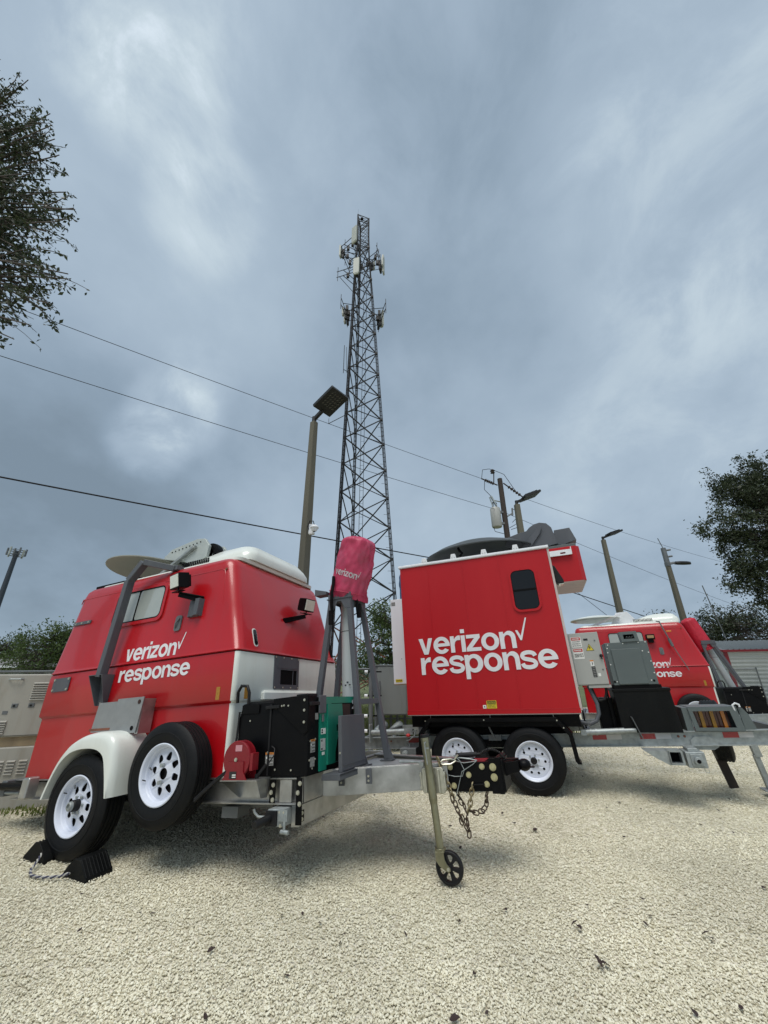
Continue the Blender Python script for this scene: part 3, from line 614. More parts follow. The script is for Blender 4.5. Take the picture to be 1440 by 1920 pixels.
    for s, y0, y1 in ((1, .615, 1.00), (-1, 1.685, 1.30)):
        mb = MB(); a, b = Vector((1.855, y0, .414)), Vector((2.76, y1, .405)); d = (b - a).normalized()
        mb.beam(a, b, .010, .166); o_ = Vector((0, s * .032, .0)); mb.beam(a + o_ + Vector((0, 0, .0845)), b + o_ + Vector((0, 0, .0845)), .068, .008); mb.beam(a + o_ - Vector((0, 0, .0845)), b + o_ - Vector((0, 0, .0845)), .068, .008)
        obj('tongue_beam', mb, 'alu', T, .0015)
    mb = MB(); mb.prism([(1.865, .66), (2.70, 1.02), (2.70, 1.28), (1.865, 1.64)], .462, .470, 'xy'); obj('tongue_deck', mb, 'aluplate', T)
    mb = MB(); mb.lathe([(.050, 0), (.055, .006), (.050, .012), (.045, .006)], (2.36, 1.0, .470), 'z', 24, closed=True); obj('deck_grommet', mb, 'galv', T)
    mb = MB(); mb.cyl((2.36, 1.0, .4705), (2.36, 1.0, .4725), .046, 24); obj('deck_hole', mb, 'blackmatte', T)
    # rear bumper step and rails
    mb = MB(); mb.box(-1.50, -1.42, .20, 2.1, .37, .50); obj('rear_bumper', mb, 'galvdark', T, .01)
    # --- rear/side fender, wheel, spare
    def fender(ya, yb, yi):
        outer = [(-.475, .40), (-.43, .53), (-.365, .67), (-.277, .786), (-.15, .845), (-.02, .870), (.12, .872), (.22, .845), (.285, .77), (.318, .62), (.330, .415)]
        inner = [(-.445, .40), (-.40, .53), (-.335, .65), (-.248, .72), (-.15, .748), (-.05, .756), (.054, .750), (.133, .727), (.195, .679), (.250, .560), (.300, .415)]
        sgn = 1 if yb > ya else -1
        def ring(c, y, k=0): 
            cx_, cz_ = -.08, .40
            return [(cx_ + (p[0] - cx_) * (1 - k), y, cz_ + (p[1] - cz_) * (1 - k)) for p in c]
        rows = [ring(inner, yb, .0), ring(inner, ya + sgn * .012), ring(inner, ya), ring([(o_[0] * .55 + i_[0] * .45, o_[1] * .55 + i_[1] * .45) for o_, i_ in zip(outer, inner)], ya - sgn * .003),
                ring(outer, ya + sgn * .006, .045), ring(outer, ya + sgn * .03, .012), ring(outer, ya + sgn * .06), ring(outer, yb)]
        def smooth(row):
            o = []
            for i in range(len(row) - 1):
                p0, p1, p2, p3 = (Vector(row[max(i - 1, 0)]), Vector(row[i]), Vector(row[i + 1]), Vector(row[min(i + 2, len(row) - 1)]))
                for k in range(4):
                    t = k / 4; o.append(tuple(.5 * ((2 * p1) + (-p0 + p2) * t + (2 * p0 - 5 * p1 + 4 * p2 - p3) * t * t + (-p0 + 3 * p1 - 3 * p2 + p3) * t ** 3)))
            return o + [row[-1]]
        rows = [smooth(r_) for r_ in rows]; n_ = len(rows[0]); mb = MB(); mb.v = [p for r_ in rows for p in r_]
        mb.f = [(i * n_ + k, i * n_ + k + 1, (i + 1) * n_ + k + 1, (i + 1) * n_ + k) for i in range(len(rows) - 1) for k in range(n_ - 1)]
        for e_ in (0, n_ - 1): mb.f.append(tuple(i * n_ + e_ for i in range(len(rows))))
        return obj('fender', mb, 'white', T, smooth=60)
    fender(-.035, .285, 0); fender(2.335, 2.015, 0)
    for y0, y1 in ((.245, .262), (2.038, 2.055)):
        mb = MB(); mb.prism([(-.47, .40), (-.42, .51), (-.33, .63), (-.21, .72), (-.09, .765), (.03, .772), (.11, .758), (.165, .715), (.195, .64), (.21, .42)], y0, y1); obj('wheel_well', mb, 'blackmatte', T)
    wheel(T, (-.092, .1035, .356), roll=R(20), scale=1.0); wheel(T, (-.012, 2.20, .352), rot=(0, 0, PI), scale=.935)
    mb = MB(); mb.cyl((0, .2, .36), (0, 2.1, .36), .035, 12); obj('axle', mb, 'blackmatte', T)
    wheel(T, (.735, .158, .555 if main else .55), spare=True, roll=R(-22))
    mb = MB(); mb.box(.71, .81, .25, .275, .5, .62); mb.box(.745, .78, .10, .27, .53, .60); obj('spare_carrier', mb, 'blackmatte', T)
    # --- mast with its stand and cover
    ln = 0 if main else -.25; lx = ln * 1.4
    mast = MB(); mast.cyl((1.80, 1.2, .50), (1.80 + ln * 1.4, 1.2, 1.90 if not main else 2.12), .068, 28); mo = obj('mast_tube', mast, 'mastgrey', T, smooth=60)
    mb = MB(); mb.lathe([(.0685, 0), (.0715, .003), (.0685, .006)], (1.80 + ln * 1.14, 1.2, 1.64), 'z', 24); obj('mast_clamp', mb, 'blackmatte', mo)
    for zz, yy, xx in ((1.155, 1.135, 1.822), (1.13, 1.14, 1.80), (1.13, 1.142, 1.845)):
        mb = MB(); mb.box(xx - .012, xx + .006, 1.130, 1.134, zz - .005, zz + .005); obj('mast_slot', mb, 'blackmatte', mo)
    top = {'a': (1.905, 1.04), 'b': (1.70, 1.04), 'c': (1.905, 1.33), 'd': (1.70, 1.33)}; bot = {'a': (2.02, .99), 'b': (1.50, .99), 'c': (2.10, 1.37), 'd': (1.50, 1.37)}
    def lp(k, z): t = (1.96 - z) / (1.96 - .48); return Vector((top[k][0] + (bot[k][0] - top[k][0]) * t + ln * (z - .5), top[k][1] + (bot[k][1] - top[k][1]) * t, z))
    for k in 'abcd':
        mb = MB(); mb.beam(lp(k, 1.955), lp(k, .485), .050, .050, (0, 1, 0)); obj('mast_leg', mb, 'grey', T, .002)
        q = lp(k, .485); mb = MB(); mb.box(q.x - .06, q.x + .06, q.y - .05, q.y + .05, .474, .482); mb.prism([(q.x + .02, .482), (q.x + .075, .482), (q.x + .03, .60), (q.x + .02, .60)], q.y - .03, q.y - .024); obj('leg_foot', mb, 'grey', T)
    for a, b in (('a', 'c'), ('a', 'b'), ('b', 'd'), ('c', 'd')):
        mb = MB(); mb.beam(lp(a, .975), lp(b, .975), .045, .045); obj('mast_crossbar', mb, 'grey', T, .002)
    # gusset plates with cut corners
    mb = MB()
    def gus(p, q):
        p, q = Vector(p), Vector(q); l = (q - p).length; u = (q - p) / l; nn_ = Vector((0, 0, 1)).cross(u)
        poly = [(-.03, .11), (l + .03, .11), (l + .03, -.05), (l - .035, -.05), (l - .075, .03), (.075, .03), (.035, -.05), (-.03, -.05)]
        vs = [p + u * a + Vector((0, 0, b)) + nn_ * h for h in (-.003, .003) for a, b in poly]; n_ = 8
        mb.add(vs, [tuple(range(8)), tuple(range(15, 7, -1))] + [(i, 8 + i, 8 + (i + 1) % 8, (i + 1) % 8) for i in range(8)])
    gus((1.705 + lx, 1.012, 1.90), (1.90 + lx, 1.012, 1.90)); gus((1.935 + lx, 1.04, 1.90), (1.935 + lx, 1.33, 1.90)); gus((1.675 + lx, 1.33, 1.90), (1.675 + lx, 1.04, 1.90)); gus((1.90 + lx, 1.36, 1.90), (1.705 + lx, 1.36, 1.90))
    obj('mast_gusset', mb, 'grey', T)
    mb = MB(); mb.box(1.66 + lx, 1.95 + lx, 1.0, 1.37, 1.955 if main else 1.93, 1.965 if main else 1.94)
    if main: mb.prism([(1.66, 2.02), (1.52, 2.02), (1.52, 2.09), (1.66, 2.05)], .99, 1.10)
    obj('mast_head_plate', mb, 'grey', T)
    # --- left-over under-structure
    mb = MB(); mb.cyl((.9, .5, .30), (1.5, .5, .30), .03, 10); mb.box(1.15, 1.3, .32, .45, .24, .31); obj('exhaust_pipe', mb, 'galvdark', T)
    # --- generator (black hood side, green door front)
    g = MB(); g.loft([rrect(1.285, 1.93, .265, 1.03, .505, .008), rrect(1.285, 1.93, .265, 1.03, .90, .008), rrect(1.30, 1.93, .272, 1.03, 1.0, .015), rrect(1.36, 1.925, .29, 1.02, 1.018, .02)])
    gen = obj('generator', g, 'black', T, smooth=25)
    mb = MB(); mb.box(1.31, 1.48, .258, .266, .93, .995); mb.prism([(1.62, 1.025), (1.935, 1.035), (1.935, .79), (1.90, .765), (1.80, .84), (1.66, .95), (1.62, 1.0)], .254, .2645); mb.prism([(.262, 1.03), (.262, .77), (.33, .80), (.36, .86), (.36, 1.03)], 1.931, 1.938, 'yz'); obj('hood_bracket', mb, 'black', gen, .002)
    mb = MB(); mb.box(1.585, 1.60, .259, .2655, .51, .99); obj('hood_seam', mb, 'plastic', gen); mb = MB(); mb.tube([(1.29, .258, .95), (1.285, .256, .8), (1.272, .254, .6), (1.27, .254, .51)], .008, 8); obj('drain_hose', mb, 'plastic', gen)
    for x, z in ((1.70, .97), (1.72, .972), (1.76, .968), (1.46, .55), (1.66, .55), (1.80, .545), (1.40, .88), (1.585, .66)): bolt(gen, (x, .2585 if z < .96 else .252, z), 'y', .005)
    for z in (1.0, .93, .85): bolt(gen, (1.905, .252, z), 'y', .007)
    for y, z in ((.30, .72), (.37, .73), (.29, .60), (.37, .60), (.33, .545)): bolt(gen, (1.934, y, z), 'x', .005)
    for b_ in ((1.55, 1.68, .245, .262, .955, .978), (1.80, 1.90, .30, .45, 1.02, 1.045), (1.931, 1.955, .27, .40, .96, .985)):
        mb = MB(); mb.box(*b_); obj('hood_latch', mb, 'plastic', gen, .003)
    def gp(name, y0, y1, z0, z1, x, th, m, par, bev=0): mb = MB(); mb.box(x, x + th, y0, y1, z0, z1); return obj(name, mb, m, par, bev)
    gd = flat([[(.42, .515), (.52, .515), (.52, .545), (1.02, .545), (1.02, 1.02), (.42, 1.02)], [(.775, .80), (.93, .80), (.93, .965), (.755, .965), (.775, .93)]], .012)
    gd = obj('green_panel', place(gd, (1.931, 0, 0), (0, 1, 0), (0, 0, 1), (1, 0, 0)), 'green', gen, .001)
    ins = flat([[(.515, .545), (.63, .545), (.635, .62), (.665, .70), (.70, .74), (.80, .76), (.80, .80), (.775, .80), (.755, .965), (.515, .965)], [(.655, .76), (.70, .76), (.70, .81), (.655, .81)]], .016)
    obj('green_door', place(ins, (1.9435, 0, 0), (0, 1, 0), (0, 0, 1), (1, 0, 0)), 'green', gen, .001)
    gp('inner_recess', .60, 1.0, .55, .97, 1.9405, .0035, 'blackmatte', gen); gp('recess_panel', .78, .93, .80, .96, 1.9415, .004, 'brownhole', gen)
    gp('door_handle', .44, .465, .84, .89, 1.9435, .012, 'galvdark', gen, .003); gp('exhaust_cover', .39, .50, .90, 1.03, 1.944, .01, 'grey', gen, .01)
    def lab(x0, x1, z0, z1, kind):
        if kind == 'w': return
    # side label (orange header)
    def warn(par, P, u, v, n, wd, ht):
        P, u, v, n = Vector(P), Vector(u), Vector(v), Vector(n)
        b = obj('warning_label', place(flat([[(0, 0), (wd, 0), (wd, ht), (0, ht)]], .001), P, u, v, n), 'labelgrey', par)
        obj('label_header', place(flat([[(0, ht * .84), (wd, ht * .84), (wd, ht), (0, ht)]], .0006), P + n * .0012, u, v, n), 'labelorange', b)
        print_text('label_text', 'WARNING', b, P + n * .0022 + u * wd * .2 + v * ht * .87, u, v, n, ht * .10, wd * .65)
        for i in range(6): obj('label_line', place(flat([[(wd * .32, ht * (.10 + .12 * i)), (wd * .92, ht * (.10 + .12 * i)), (wd * .92, ht * (.14 + .12 * i)), (wd * .32, ht * (.14 + .12 * i))]], .0004), P + n * .0012, u, v, n), 'silvertape' if i % 2 else 'labelblack', b)
        obj('label_symbol', place(flat([arc(wd * .16, ht * .6, wd * .09, wd * .1, 0, 330, 10)], .0004), P + n * .0012, u, v, n), 'labelwhite', b); return b
    warn(gen, (1.565, .2643, .575), (1, 0, 0), (0, 0, 1), (0, -1, 0), .075, .085)
    warn(gen, (1.9312, .305, .645), (0, 1, 0), (0, 0, 1), (1, 0, 0), .065, .085)
    obj('spec_label', place(flat([rr2(.305, .365, .555, .615, .004)], .001), (1.9312, 0, 0), (0, 1, 0), (0, 0, 1), (1, 0, 0)), 'labelgrey', gen)
    obj('small_label', place(flat([rr2(.355, .40, .86, .905, .002)], .001), (1.9385, 0, 0), (0, 1, 0), (0, 0, 1), (1, 0, 0)), 'labelgrey', gen)
    for (y0, y1, z0, z1, m, nm) in ((.435, .505, .755, .795, 'labelwhite', 'white_label'), (.43, .50, .645, .725, 'silvertape', 'yellow_spec_label'), (.45, .49, .615, .635, 'labelwhite', 'white_label')):
        q = obj(nm, place(flat([[(y0, z0), (y1, z0), (y1, z1), (y0, z1)]], .001), (1.9435, 0, 0), (0, 1, 0), (0, 0, 1), (1, 0, 0)), m, gen)
        if z1 - z0 > .03:
            for pr_ in ([(y0 + .008, z1 - .02), (y0 + .025, z1 - .02), (y0 + .025, z1 - .006), (y0 + .008, z1 - .006)], [(y0 + .006, z0 + .006), (y0 + .028, z0 + .006), (y0 + .028, z0 + .016), (y0 + .006, z0 + .016)]): obj('label_print', place(flat([pr_], .0004), (1.9447, 0, 0), (0, 1, 0), (0, 0, 1), (1, 0, 0)), 'labelblack', q)
    lg = flat([arc(.990, .975, .017, .017, 0, 340, 14), arc(.990, .975, .008, .008, 60, 300, 8)], .0006); obj('lettering', place(lg, (1.9435, 0, 0), (0, 1, 0), (0, 0, 1), (1, 0, 0)), 'decal', gen)
    obj('lettering', place(flat([[(.965, .92), (1.008, .92), (1.008, .95), (.99, .938), (.975, .93)]], .0006), (1.9435, 0, 0), (0, 1, 0), (0, 0, 1), (1, 0, 0)), 'decal', gen)
    mb = MB(); mb.tube([(1.22, .30, 1.02), (1.23, .285, 1.10), (1.27, .275, 1.145), (1.33, .275, 1.14), (1.35, .28, 1.09), (1.345, .29, 1.0)], .013, 10); obj('fuel_hose', mb, 'plastic', T, smooth=60)
    return T

FL = frame_m((0.92154773, -0.38076109, 0.07596564), (0.38456353, 0.92207333, -0.04349335), (-0.05348532, 0.06929481, 0.99616141), (-2.41989912, 3.76417967, 0))
A = response_trailer('red and white trailer with a grey boom arm and a green generator on its tongue', FL, True)
# ---- extra parts on the near trailer
# boom arm
mb = MB(); pts = [(-.385, .178, 1.345), (-.305, .190, 2.300), (-.150, .205, 2.485), (.145, .36, 2.400)]
for a, b in zip(pts[:-1], pts[1:]): mb.beam(a, b, .062, .082, (0, 1, 0))
mb.box(.10, .20, .33, .42, 2.38, 2.43)
arm = obj('boom_arm', mb, 'grey', A, .006)
mb = MB()
P0 = [(-.505, 1.365), (-.325, 1.365), (-.345, 1.095), (-.465, 1.095)]
mb.prism(P0, .262, .269)                                             # back plate
for (x0, z0), (x1, z1) in (((-.505, 1.365), (-.465, 1.095)), ((-.325, 1.365), (-.345, 1.095))):
    mb.add([(x0, .268, z0), (x1, .268, z1), (x1, .235, z1), (x0, .135, z0), (x0 + .006, .268, z0), (x1 + .006, .268, z1), (x1 + .006, .235, z1), (x0 + .006, .135, z0)],
           [(0, 1, 2, 3), (7, 6, 5, 4), (0, 4, 5, 1), (1, 5, 6, 2), (2, 6, 7, 3), (3, 7, 4, 0)])
mb.box(-.505, -.319, .135, .268, 1.362, 1.368)
bb = obj('boom_bracket', mb, 'grey', A)
for x, z in ((-.47, 1.34), (-.43, 1.335), (-.40, 1.28), (-.41, 1.20), (-.43, 1.12)): bolt(bb, (x, .2605, z), 'y', .006)
# twin plates above the fender
for x0, x1, y, z0, z1, sk in ((-.315, .005, .178, .868, 1.112, .035), (-.010, .318, .135, .848, 1.128, .035)):
    mb = MB(); mb.prism([(x0 - sk, z0), (x1 - sk, z0), (x1, z1), (x0, z1)], y, y + .012); obj('support_plate', mb, 'aluplate', A, .002)
mb = MB(); mb.prism([(.262, .86), (.300, 1.115), (.308, 1.115), (.300, .84), (.262, .84)], .148, .270); obj('plate_side_flange', mb, 'alu', A)
mb = MB(); mb.box(-.37, .20, .176, .268, .88, .90); obj('plate_mount', mb, 'rust', A)
for x, z, m in ((.270, 1.090, 'brownhole'), (.235, .885, 'blackmatte')):
    mb = MB(); mb.cyl((x, .1355, z), (x, .132, z), .018, 18); obj('plate_plug', mb, m, A)
# lamps
work_lamp(A, (.67, .312, 1.995), (.475, .135, 2.15), (-.25, -.95, -.18), s=1.18)
work_lamp(A, (1.095, 1.03, 1.845), (1.20, 1.36, 2.04), (.90, -.16, -.22), s=1.15)
# dish on the roof
dm = MB(); dc = Vector((-.86, .86, 2.70)); tilt = Matrix.Rotation(R(3), 3, 'Y') @ Matrix.Rotation(R(-4), 3, 'X')
prof = [(.001, .09), (.22, .078), (.40, .045), (.53, .004), (.54, 0), (.54, -.012), (.525, -.012), (.40, .030), (.22, .060), (.001, .072)]
tmp = MB(); tmp.lathe(prof, (0, 0, 0), 'z', 56); dm.add([tilt @ Vector(p) + dc for p in tmp.v], tmp.f)
ds = obj('satellite_dish', dm, 'dish', A, smooth=50)
mb = MB(); mb.prism([(-.42, 2.70), (-.30, 2.80), (.10, 2.86), (.22, 2.84), (.30, 2.74), (.28, 2.60), (.10, 2.52), (-.05, 2.60)], .62, .66)
mb.prism([(-.42, 2.70), (-.30, 2.80), (.10, 2.86), (.22, 2.84), (.30, 2.74), (.28, 2.60), (.10, 2.52), (-.05, 2.60)], .92, .96)
mb.box(-.45, .1, .66, .92, 2.70, 2.76)
dmn = obj('dish_mount', mb, 'dishtop', A, .004)
mb = MB(); mb.lathe([(.05, -.04), (.125, -.04), (.13, 0), (.125, .04), (.05, .04)], (.27, .72, 2.66), 'y', 28); obj('dish_gear_wheel', mb, 'black', dmn)
mb = MB(); mb.beam((-.45, .60, 2.45), (.10, .60, 2.75), .03, .05, (0, 1, 0)); mb.cyl((.10, .58, 2.75), (.10, .64, 2.75), .022, 12); mb.box(-.5, .35, .6, 1.0, 2.44, 2.50); obj('dish_strut', mb, 'galv', A, .003)
for i in range(9):
    bolt(dmn, (-.28 + i * .055, .618, 2.76 + .006 * i), 'y', .006, 'blackmatte')
mb = MB(); mb.box(-1.25, -.5, .44, .47, 2.42, 2.45); obj('roof_rail', mb, 'blackmatte', A, .004)
# hose reel with bracket
mb = MB(); mb.prism([(1.29, .500), (1.61, .500), (1.595, .380), (1.36, .380)], .265, .270); mb.box(1.285, 1.615, .115, .272, .500, .506)
mb.add([(1.29, .12, .5), (1.29, .27, .5), (1.36, .27, .38), (1.36, .25, .38)], [(0, 1, 2, 3)]); mb.add([(1.612, .12, .5), (1.612, .27, .5), (1.595, .27, .38), (1.57, .23, .38)], [(0, 1, 2, 3)])
obj('reel_bracket', mb, 'alu', A)
rl = MB(); rl.lathe([(.001, -.038), (.118, -.038), (.122, -.032), (.122, -.02), (.02, -.012), (.02, .012), (.122, .02), (.122, .036), (.001, .036)], (1.41, .165, .632), 'y', 40)
reel = obj('hose_reel', rl, 'red_in', A, smooth=40)
mb = MB(); mb.prism([(1.30, .5065), (1.52, .5065), (1.485, .56), (1.485, .62), (1.335, .62), (1.335, .56)], .118, .1245); mb.prism([(1.36, .5065), (1.53, .5065), (1.53, .66), (1.44, .70), (1.36, .66)], .205, .21); obj('reel_stand', mb, 'red_in', reel)
mb = MB(); mb.box(1.53, 1.555, .13, .20, .56, .67); obj('reel_guide', mb, 'red_in', reel, .003)
bolt(reel, (1.41, .122, .632), 'y', .010)
obj('faded_label', place(flat([rr2(1.395, 1.455, .685, .725, .002)], .001), (0, .1268, 0), (1, 0, 0), (0, 0, 1), (0, -1, 0)), mat('faded_pink', (.52, .25, .28), .5), reel)
obj('rating_plate', place(flat([rr2(1.365, 1.43, .515, .56, .002)], .001), (0, .1175, 0), (1, 0, 0), (0, 0, 1), (0, -1, 0)), 'labelblack', reel)
for z in (.522, .535): obj('plate_line', place(flat([rr2(1.392, 1.425, z, z + .007, .001)], .0006), (0, .1162, 0), (1, 0, 0), (0, 0, 1), (0, -1, 0)), 'labelwhite', reel)
mb = MB()
for dz in (0, .012): mb.tube([(1.33, .135, .555 + dz), (1.25, .12, .505 + dz), (1.15, .10, .43 + dz), (1.10, .08, .385 + dz)], .008, 8)
obj('hose_end', mb, 'plastic', A)
mb = MB(); mb.tube([(1.62, .26, .70), (1.655, .25, .685), (1.665, .235, .645), (1.64, .22, .605), (1.61, .2, .57)], .0045, 6); mb.tube([(1.625, .2, .59), (1.57, .185, .53)], .011, 8); mb.cyl((1.56, .185, .505), (1.56, .185, .535), .014, 10); obj('loose_cable', mb, 'plastic', A)
# black bolt straps on the frame
for x, y, z0, z1 in ((1.640, .268, .346, .487), (1.872, .262, .225, .498)):
    mb = MB(); mb.box(x - .024, x + .024, y, y + .008, z0, z1); s = obj('bolt_strap', mb, 'black', A, .001)
    zz = (.455, .41, .365) if y > .265 else (.465, .41, .345)
    for i, z in enumerate(zz): bolt(s, (x + (.008 if i != 1 else -.008), y - .001, z), 'y', .011)
mb = MB(); mb.box(1.862, 1.870, .27, .34, .235, .30); s = obj('corner_bracket', mb, 'black', A)
for z in (.25, .285): bolt(s, (1.871, .31, z), 'x', .009)
mb = MB(); mb.box(1.70, 1.80, .276, .284, .350, .484); obj('frame_web', mb, 'alu', A)
# stabiliser socket under the corner
mb = MB(); mb.box(1.66, 1.79, .20, .46, .225, .325); sk = obj('stabiliser_socket', mb, 'galv', A, .006)
mb = MB(); mb.box(1.655, 1.745, .185, .20, .230, .318); mb.cyl((1.685, .19, .275), (1.665, .06, .262), .026, 16); obj('socket_sleeve', mb, 'plastic', A, .003)
mb = MB(); mb.tube([(1.66, .19, .28), (1.60, .18, .285), (1.575, .17, .31), (1.57, .165, .33)], .009, 8); mb.cyl((1.81, .19, .30), (1.81, .19, .205), .008, 8); mb.cyl((1.785, .19, .205), (1.845, .19, .20), .013, 10); mb.box(1.76, 1.83, .19, .2, .26, .325); obj('socket_crank', mb, 'galv', A)
for x, z in ((1.765, .31), (1.80, .31), (1.775, .235)): bolt(sk, (x, .196, z), 'y', .008)
# grey folding panel and its shelf in front of the generator
mb = MB(); mb.box(2.055, 2.085, .505, .925, .495, .874); pn = obj('folding_panel', mb, 'grey', A, .004)
mb = MB(); mb.box(2.085, 2.089, .53, .92, .535, .540); mb.box(2.085, 2.091, .53, .92, .505, .512); obj('panel_hinge', mb, 'grey', pn)
bolt(pn, (2.07, .504, .62), 'y', .006)
mb = MB(); mb.box(1.955, 2.11, .43, .97, .478, .494); mb.box(1.955, 2.11, .425, .433, .455, .494); mb.box(2.100, 2.11, .43, 1.0, .455, .494); obj('panel_shelf', mb, 'grey', A, .002)
for x, y in ((1.985, .655), (2.18, .738)):
    mb = MB(); mb.box(x - .005, x + .045, y - .012, y - .006, .39, .485); q = obj('shelf_bracket', mb, 'grey', A); bolt(q, (x + .018, y - .014, .41), 'y', .006); bolt(q, (x + .018, y - .014, .44), 'y', .006)
# ---- coupler block, jack, hitch
mb = MB(); mb.box(2.745, 3.125, 1.00, 1.012, .300, .488); mb.box(2.745, 3.125, 1.288, 1.30, .300, .488); mb.box(2.73, 3.12, 1.012, 1.288, .315, .470)
cb = obj('coupler_block', mb, 'black', A, .002)
mb = MB(); mb.box(3.090, 3.150, .988, .999, .286, .512); mb.box(3.145, 3.180, .985, 1.31, .284, .518); mb.box(3.18, 3.195, .99, 1.30, .298, .50); obj('channel_plate', mb, 'black', cb, .003)
for x, z in ((2.785, .458), (2.80, .335), (2.925, .405), (3.035, .458), (3.055, .345)): bolt(cb, (x, .999, z), 'y', .0155, 'brass')
for z in (.455, .39): bolt(cb, (3.120, .987, z), 'y', .019, 'brass')
mb = MB(); mb.cyl((2.95, .985, .342), (3.04, .985, .345), .008, 8); obj('chain_bar', mb, 'black', cb)
mb = MB(); mb.box(2.95, 3.06, 1.02, 1.2, .488, .492); obj('red_deck_strip', mb, 'red_in', cb)
mb = MB(); mb.loft([[(3.165, 1.09, .375), (3.165, 1.21, .375), (3.165, 1.21, .475), (3.165, 1.09, .475)], [(3.24, 1.095, .395), (3.24, 1.205, .395), (3.24, 1.205, .475), (3.24, 1.095, .475)], [(3.30, 1.10, .41), (3.30, 1.20, .41), (3.30, 1.20, .482), (3.30, 1.10, .482)]])
mb.ball((3.335, 1.15, .447), .050, 20, 12, (1, 1, .85)); mb.box(3.20, 3.30, 1.12, 1.18, .485, .493); mb.box(3.36, 3.41, 1.13, 1.17, .428, .436); obj('ball_coupler', mb, 'black', A, .003, smooth=50)
mb = MB(); jt, jb = Vector((2.638, .865, .697)), Vector((2.680, .865, -.02))
jd = (jb - jt).normalized(); mid = jt + jd * .42; mb.cyl(jt + jd * .02, mid, .031, 28); mb.cyl(mid - jd * .002, mid + jd * .03, .033, 28, .027); mb.cyl(mid, jb, .0265, 28)
jk = obj('jack_tube', mb, 'zinc', A, smooth=40)
mb = MB(); mb.cyl(jt - jd * .002, jt + jd * .022, .033, 24); obj('jack_cap', mb, 'plastic', jk, .003)
mb = MB(); mb.cyl(Vector((2.655, .83, .645)), Vector((2.655, .80, .645)), .006, 10); mb.tube([(2.655, .803, .65), (2.656, .80, .60), (2.66, .812, .50)], .005, 8); mb.box(2.638, 2.674, .831, .836, .60, .61); obj('jack_handle', mb, 'galv', jk)
mb = MB(); mb.prism([(2.575, .455), (2.59, .468), (2.735, .468), (2.75, .455), (2.755, .315), (2.745, .300), (2.585, .300), (2.572, .315)], .905, .935); mb.box(2.60, 2.615, .885, .905, .305, .46); mb.box(2.705, 2.72, .885, .905, .305, .46); mb.box(2.56, 2.575, .90, .93, .32, .44); mb.box(2.748, 2.762, .90, .93, .32, .44)
jp = obj('jack_bracket', mb, 'bolt', A, .004)
for x, z in ((2.568, .34), (2.757, .345), (2.568, .42), (2.757, .425)): bolt(jp, (x, .898, z), 'y', .008)
mb = MB(); mb.cyl((2.60, .84, .500), (2.60, .90, .505), .018, 14); mb.tube([(2.60, .85, .51), (2.50, .88, .512), (2.40, .90, .513)], .009, 8); obj('jack_pull_pin', mb, 'galv', A)
mb = MB(); mb.lathe([(.028, -.012), (.040, -.012), (.040, .012), (.028, .012)], (2.680, .865, -.025), 'z', 24, closed=True)
for sy in (-1, 1):
    y = .865 + sy * .036; mb.prism([(2.648, -.03), (2.712, -.03), (2.715, -.070), (2.728, -.095), (2.750, -.115), (2.752, -.130), (2.738, -.140), (2.718, -.134), (2.675, -.108), (2.652, -.080)], y - .003, y + .003)
mb.box(2.646, 2.714, .83, .90, -.034, -.026)
obj('wheel_fork', mb, 'zinc', jk, .002)
jw = MB(); wc = Vector((2.735, .865, -.122)); outer = arc(0, 0, .086, .086, 0, 354, 40); polys = [outer]
for i in range(6):
    def P(r_, da): t = R(60 * i + 20 + da); return (r_ * math.cos(t), r_ * math.sin(t))
    polys.append([P(.026, -14), P(.026, 14), P(.045, 18), P(.066, 19), P(.074, 12), P(.075, 0), P(.074, -12), P(.066, -19), P(.045, -18)])
f = flat(polys, .030); jw.add([(wc.x + p[0], wc.y - .015 + p[2], wc.z + p[1]) for p in f.v], f.f)
jw.lathe([(.080, -.018), (.092, -.018), (.097, -.012), (.099, 0), (.097, .012), (.092, .018), (.080, .018)], wc, 'y', 44, closed=True); jw.lathe([(.001, -.022), (.018, -.022), (.018, .022), (.001, .022)], wc, 'y', 18)
obj('jack_wheel', jw, 'plastic', jk, .0015); bolt(jk, (wc.x, wc.y - .039, wc.z), 'y', .008)
# breakaway switch and cables on top of the block
mb = MB(); mb.cyl((2.83, 1.05, .53), (3.00, 1.05, .535), .018, 14); mb.cyl((3.0, 1.05, .535), (3.02, 1.05, .535), .012, 12)
pts = [(3.02 + .012 * i, 1.05, .535 + .03 * math.sin(PI * i / 14)) for i in range(15)]
for i in range(14):
    mb.cyl(pts[i], Vector(pts[i]) + Vector((.006, 0, 0)), .010, 10)
mb.tube([(3.18, 1.05, .53), (3.20, 1.06, .51), (3.19, 1.08, .49)], .008, 8); obj('plug_and_cord', mb, 'plastic', A)
mb = MB(); mb.tube([(2.74, .995, .41), (2.82, .98, .398), (2.88, .975, .40), (2.90, .98, .44), (2.87, .99, .50), (2.84, .99, .53)], .0028, 6)
mb.tube([(2.83, 1.0, .50), (2.90, .99, .485), (3.0, .99, .495), (2.97, .985, .475), (2.88, .98, .43), (2.85, .98, .36), (2.82, .98, .29), (2.80, .98, .255)], .0028, 6)
mb.tube([(2.80, 1.02, .50), (2.86, 1.0, .52), (2.95, 1.0, .51), (3.0, 1.02, .495)], .005, 6); obj('breakaway_cable', mb, 'galv', A)
mb = MB(); mb.tube([(2.72, .95, .49), (2.74, .96, .51), (2.80, .98, .515), (2.84, .99, .50), (2.80, .97, .48), (2.74, .95, .48)], .008, 8, closed=True); mb.cyl((2.83, .99, .51), (2.86, .99, .54), .008, 8); obj('tow_hook', mb, 'bolt', A)
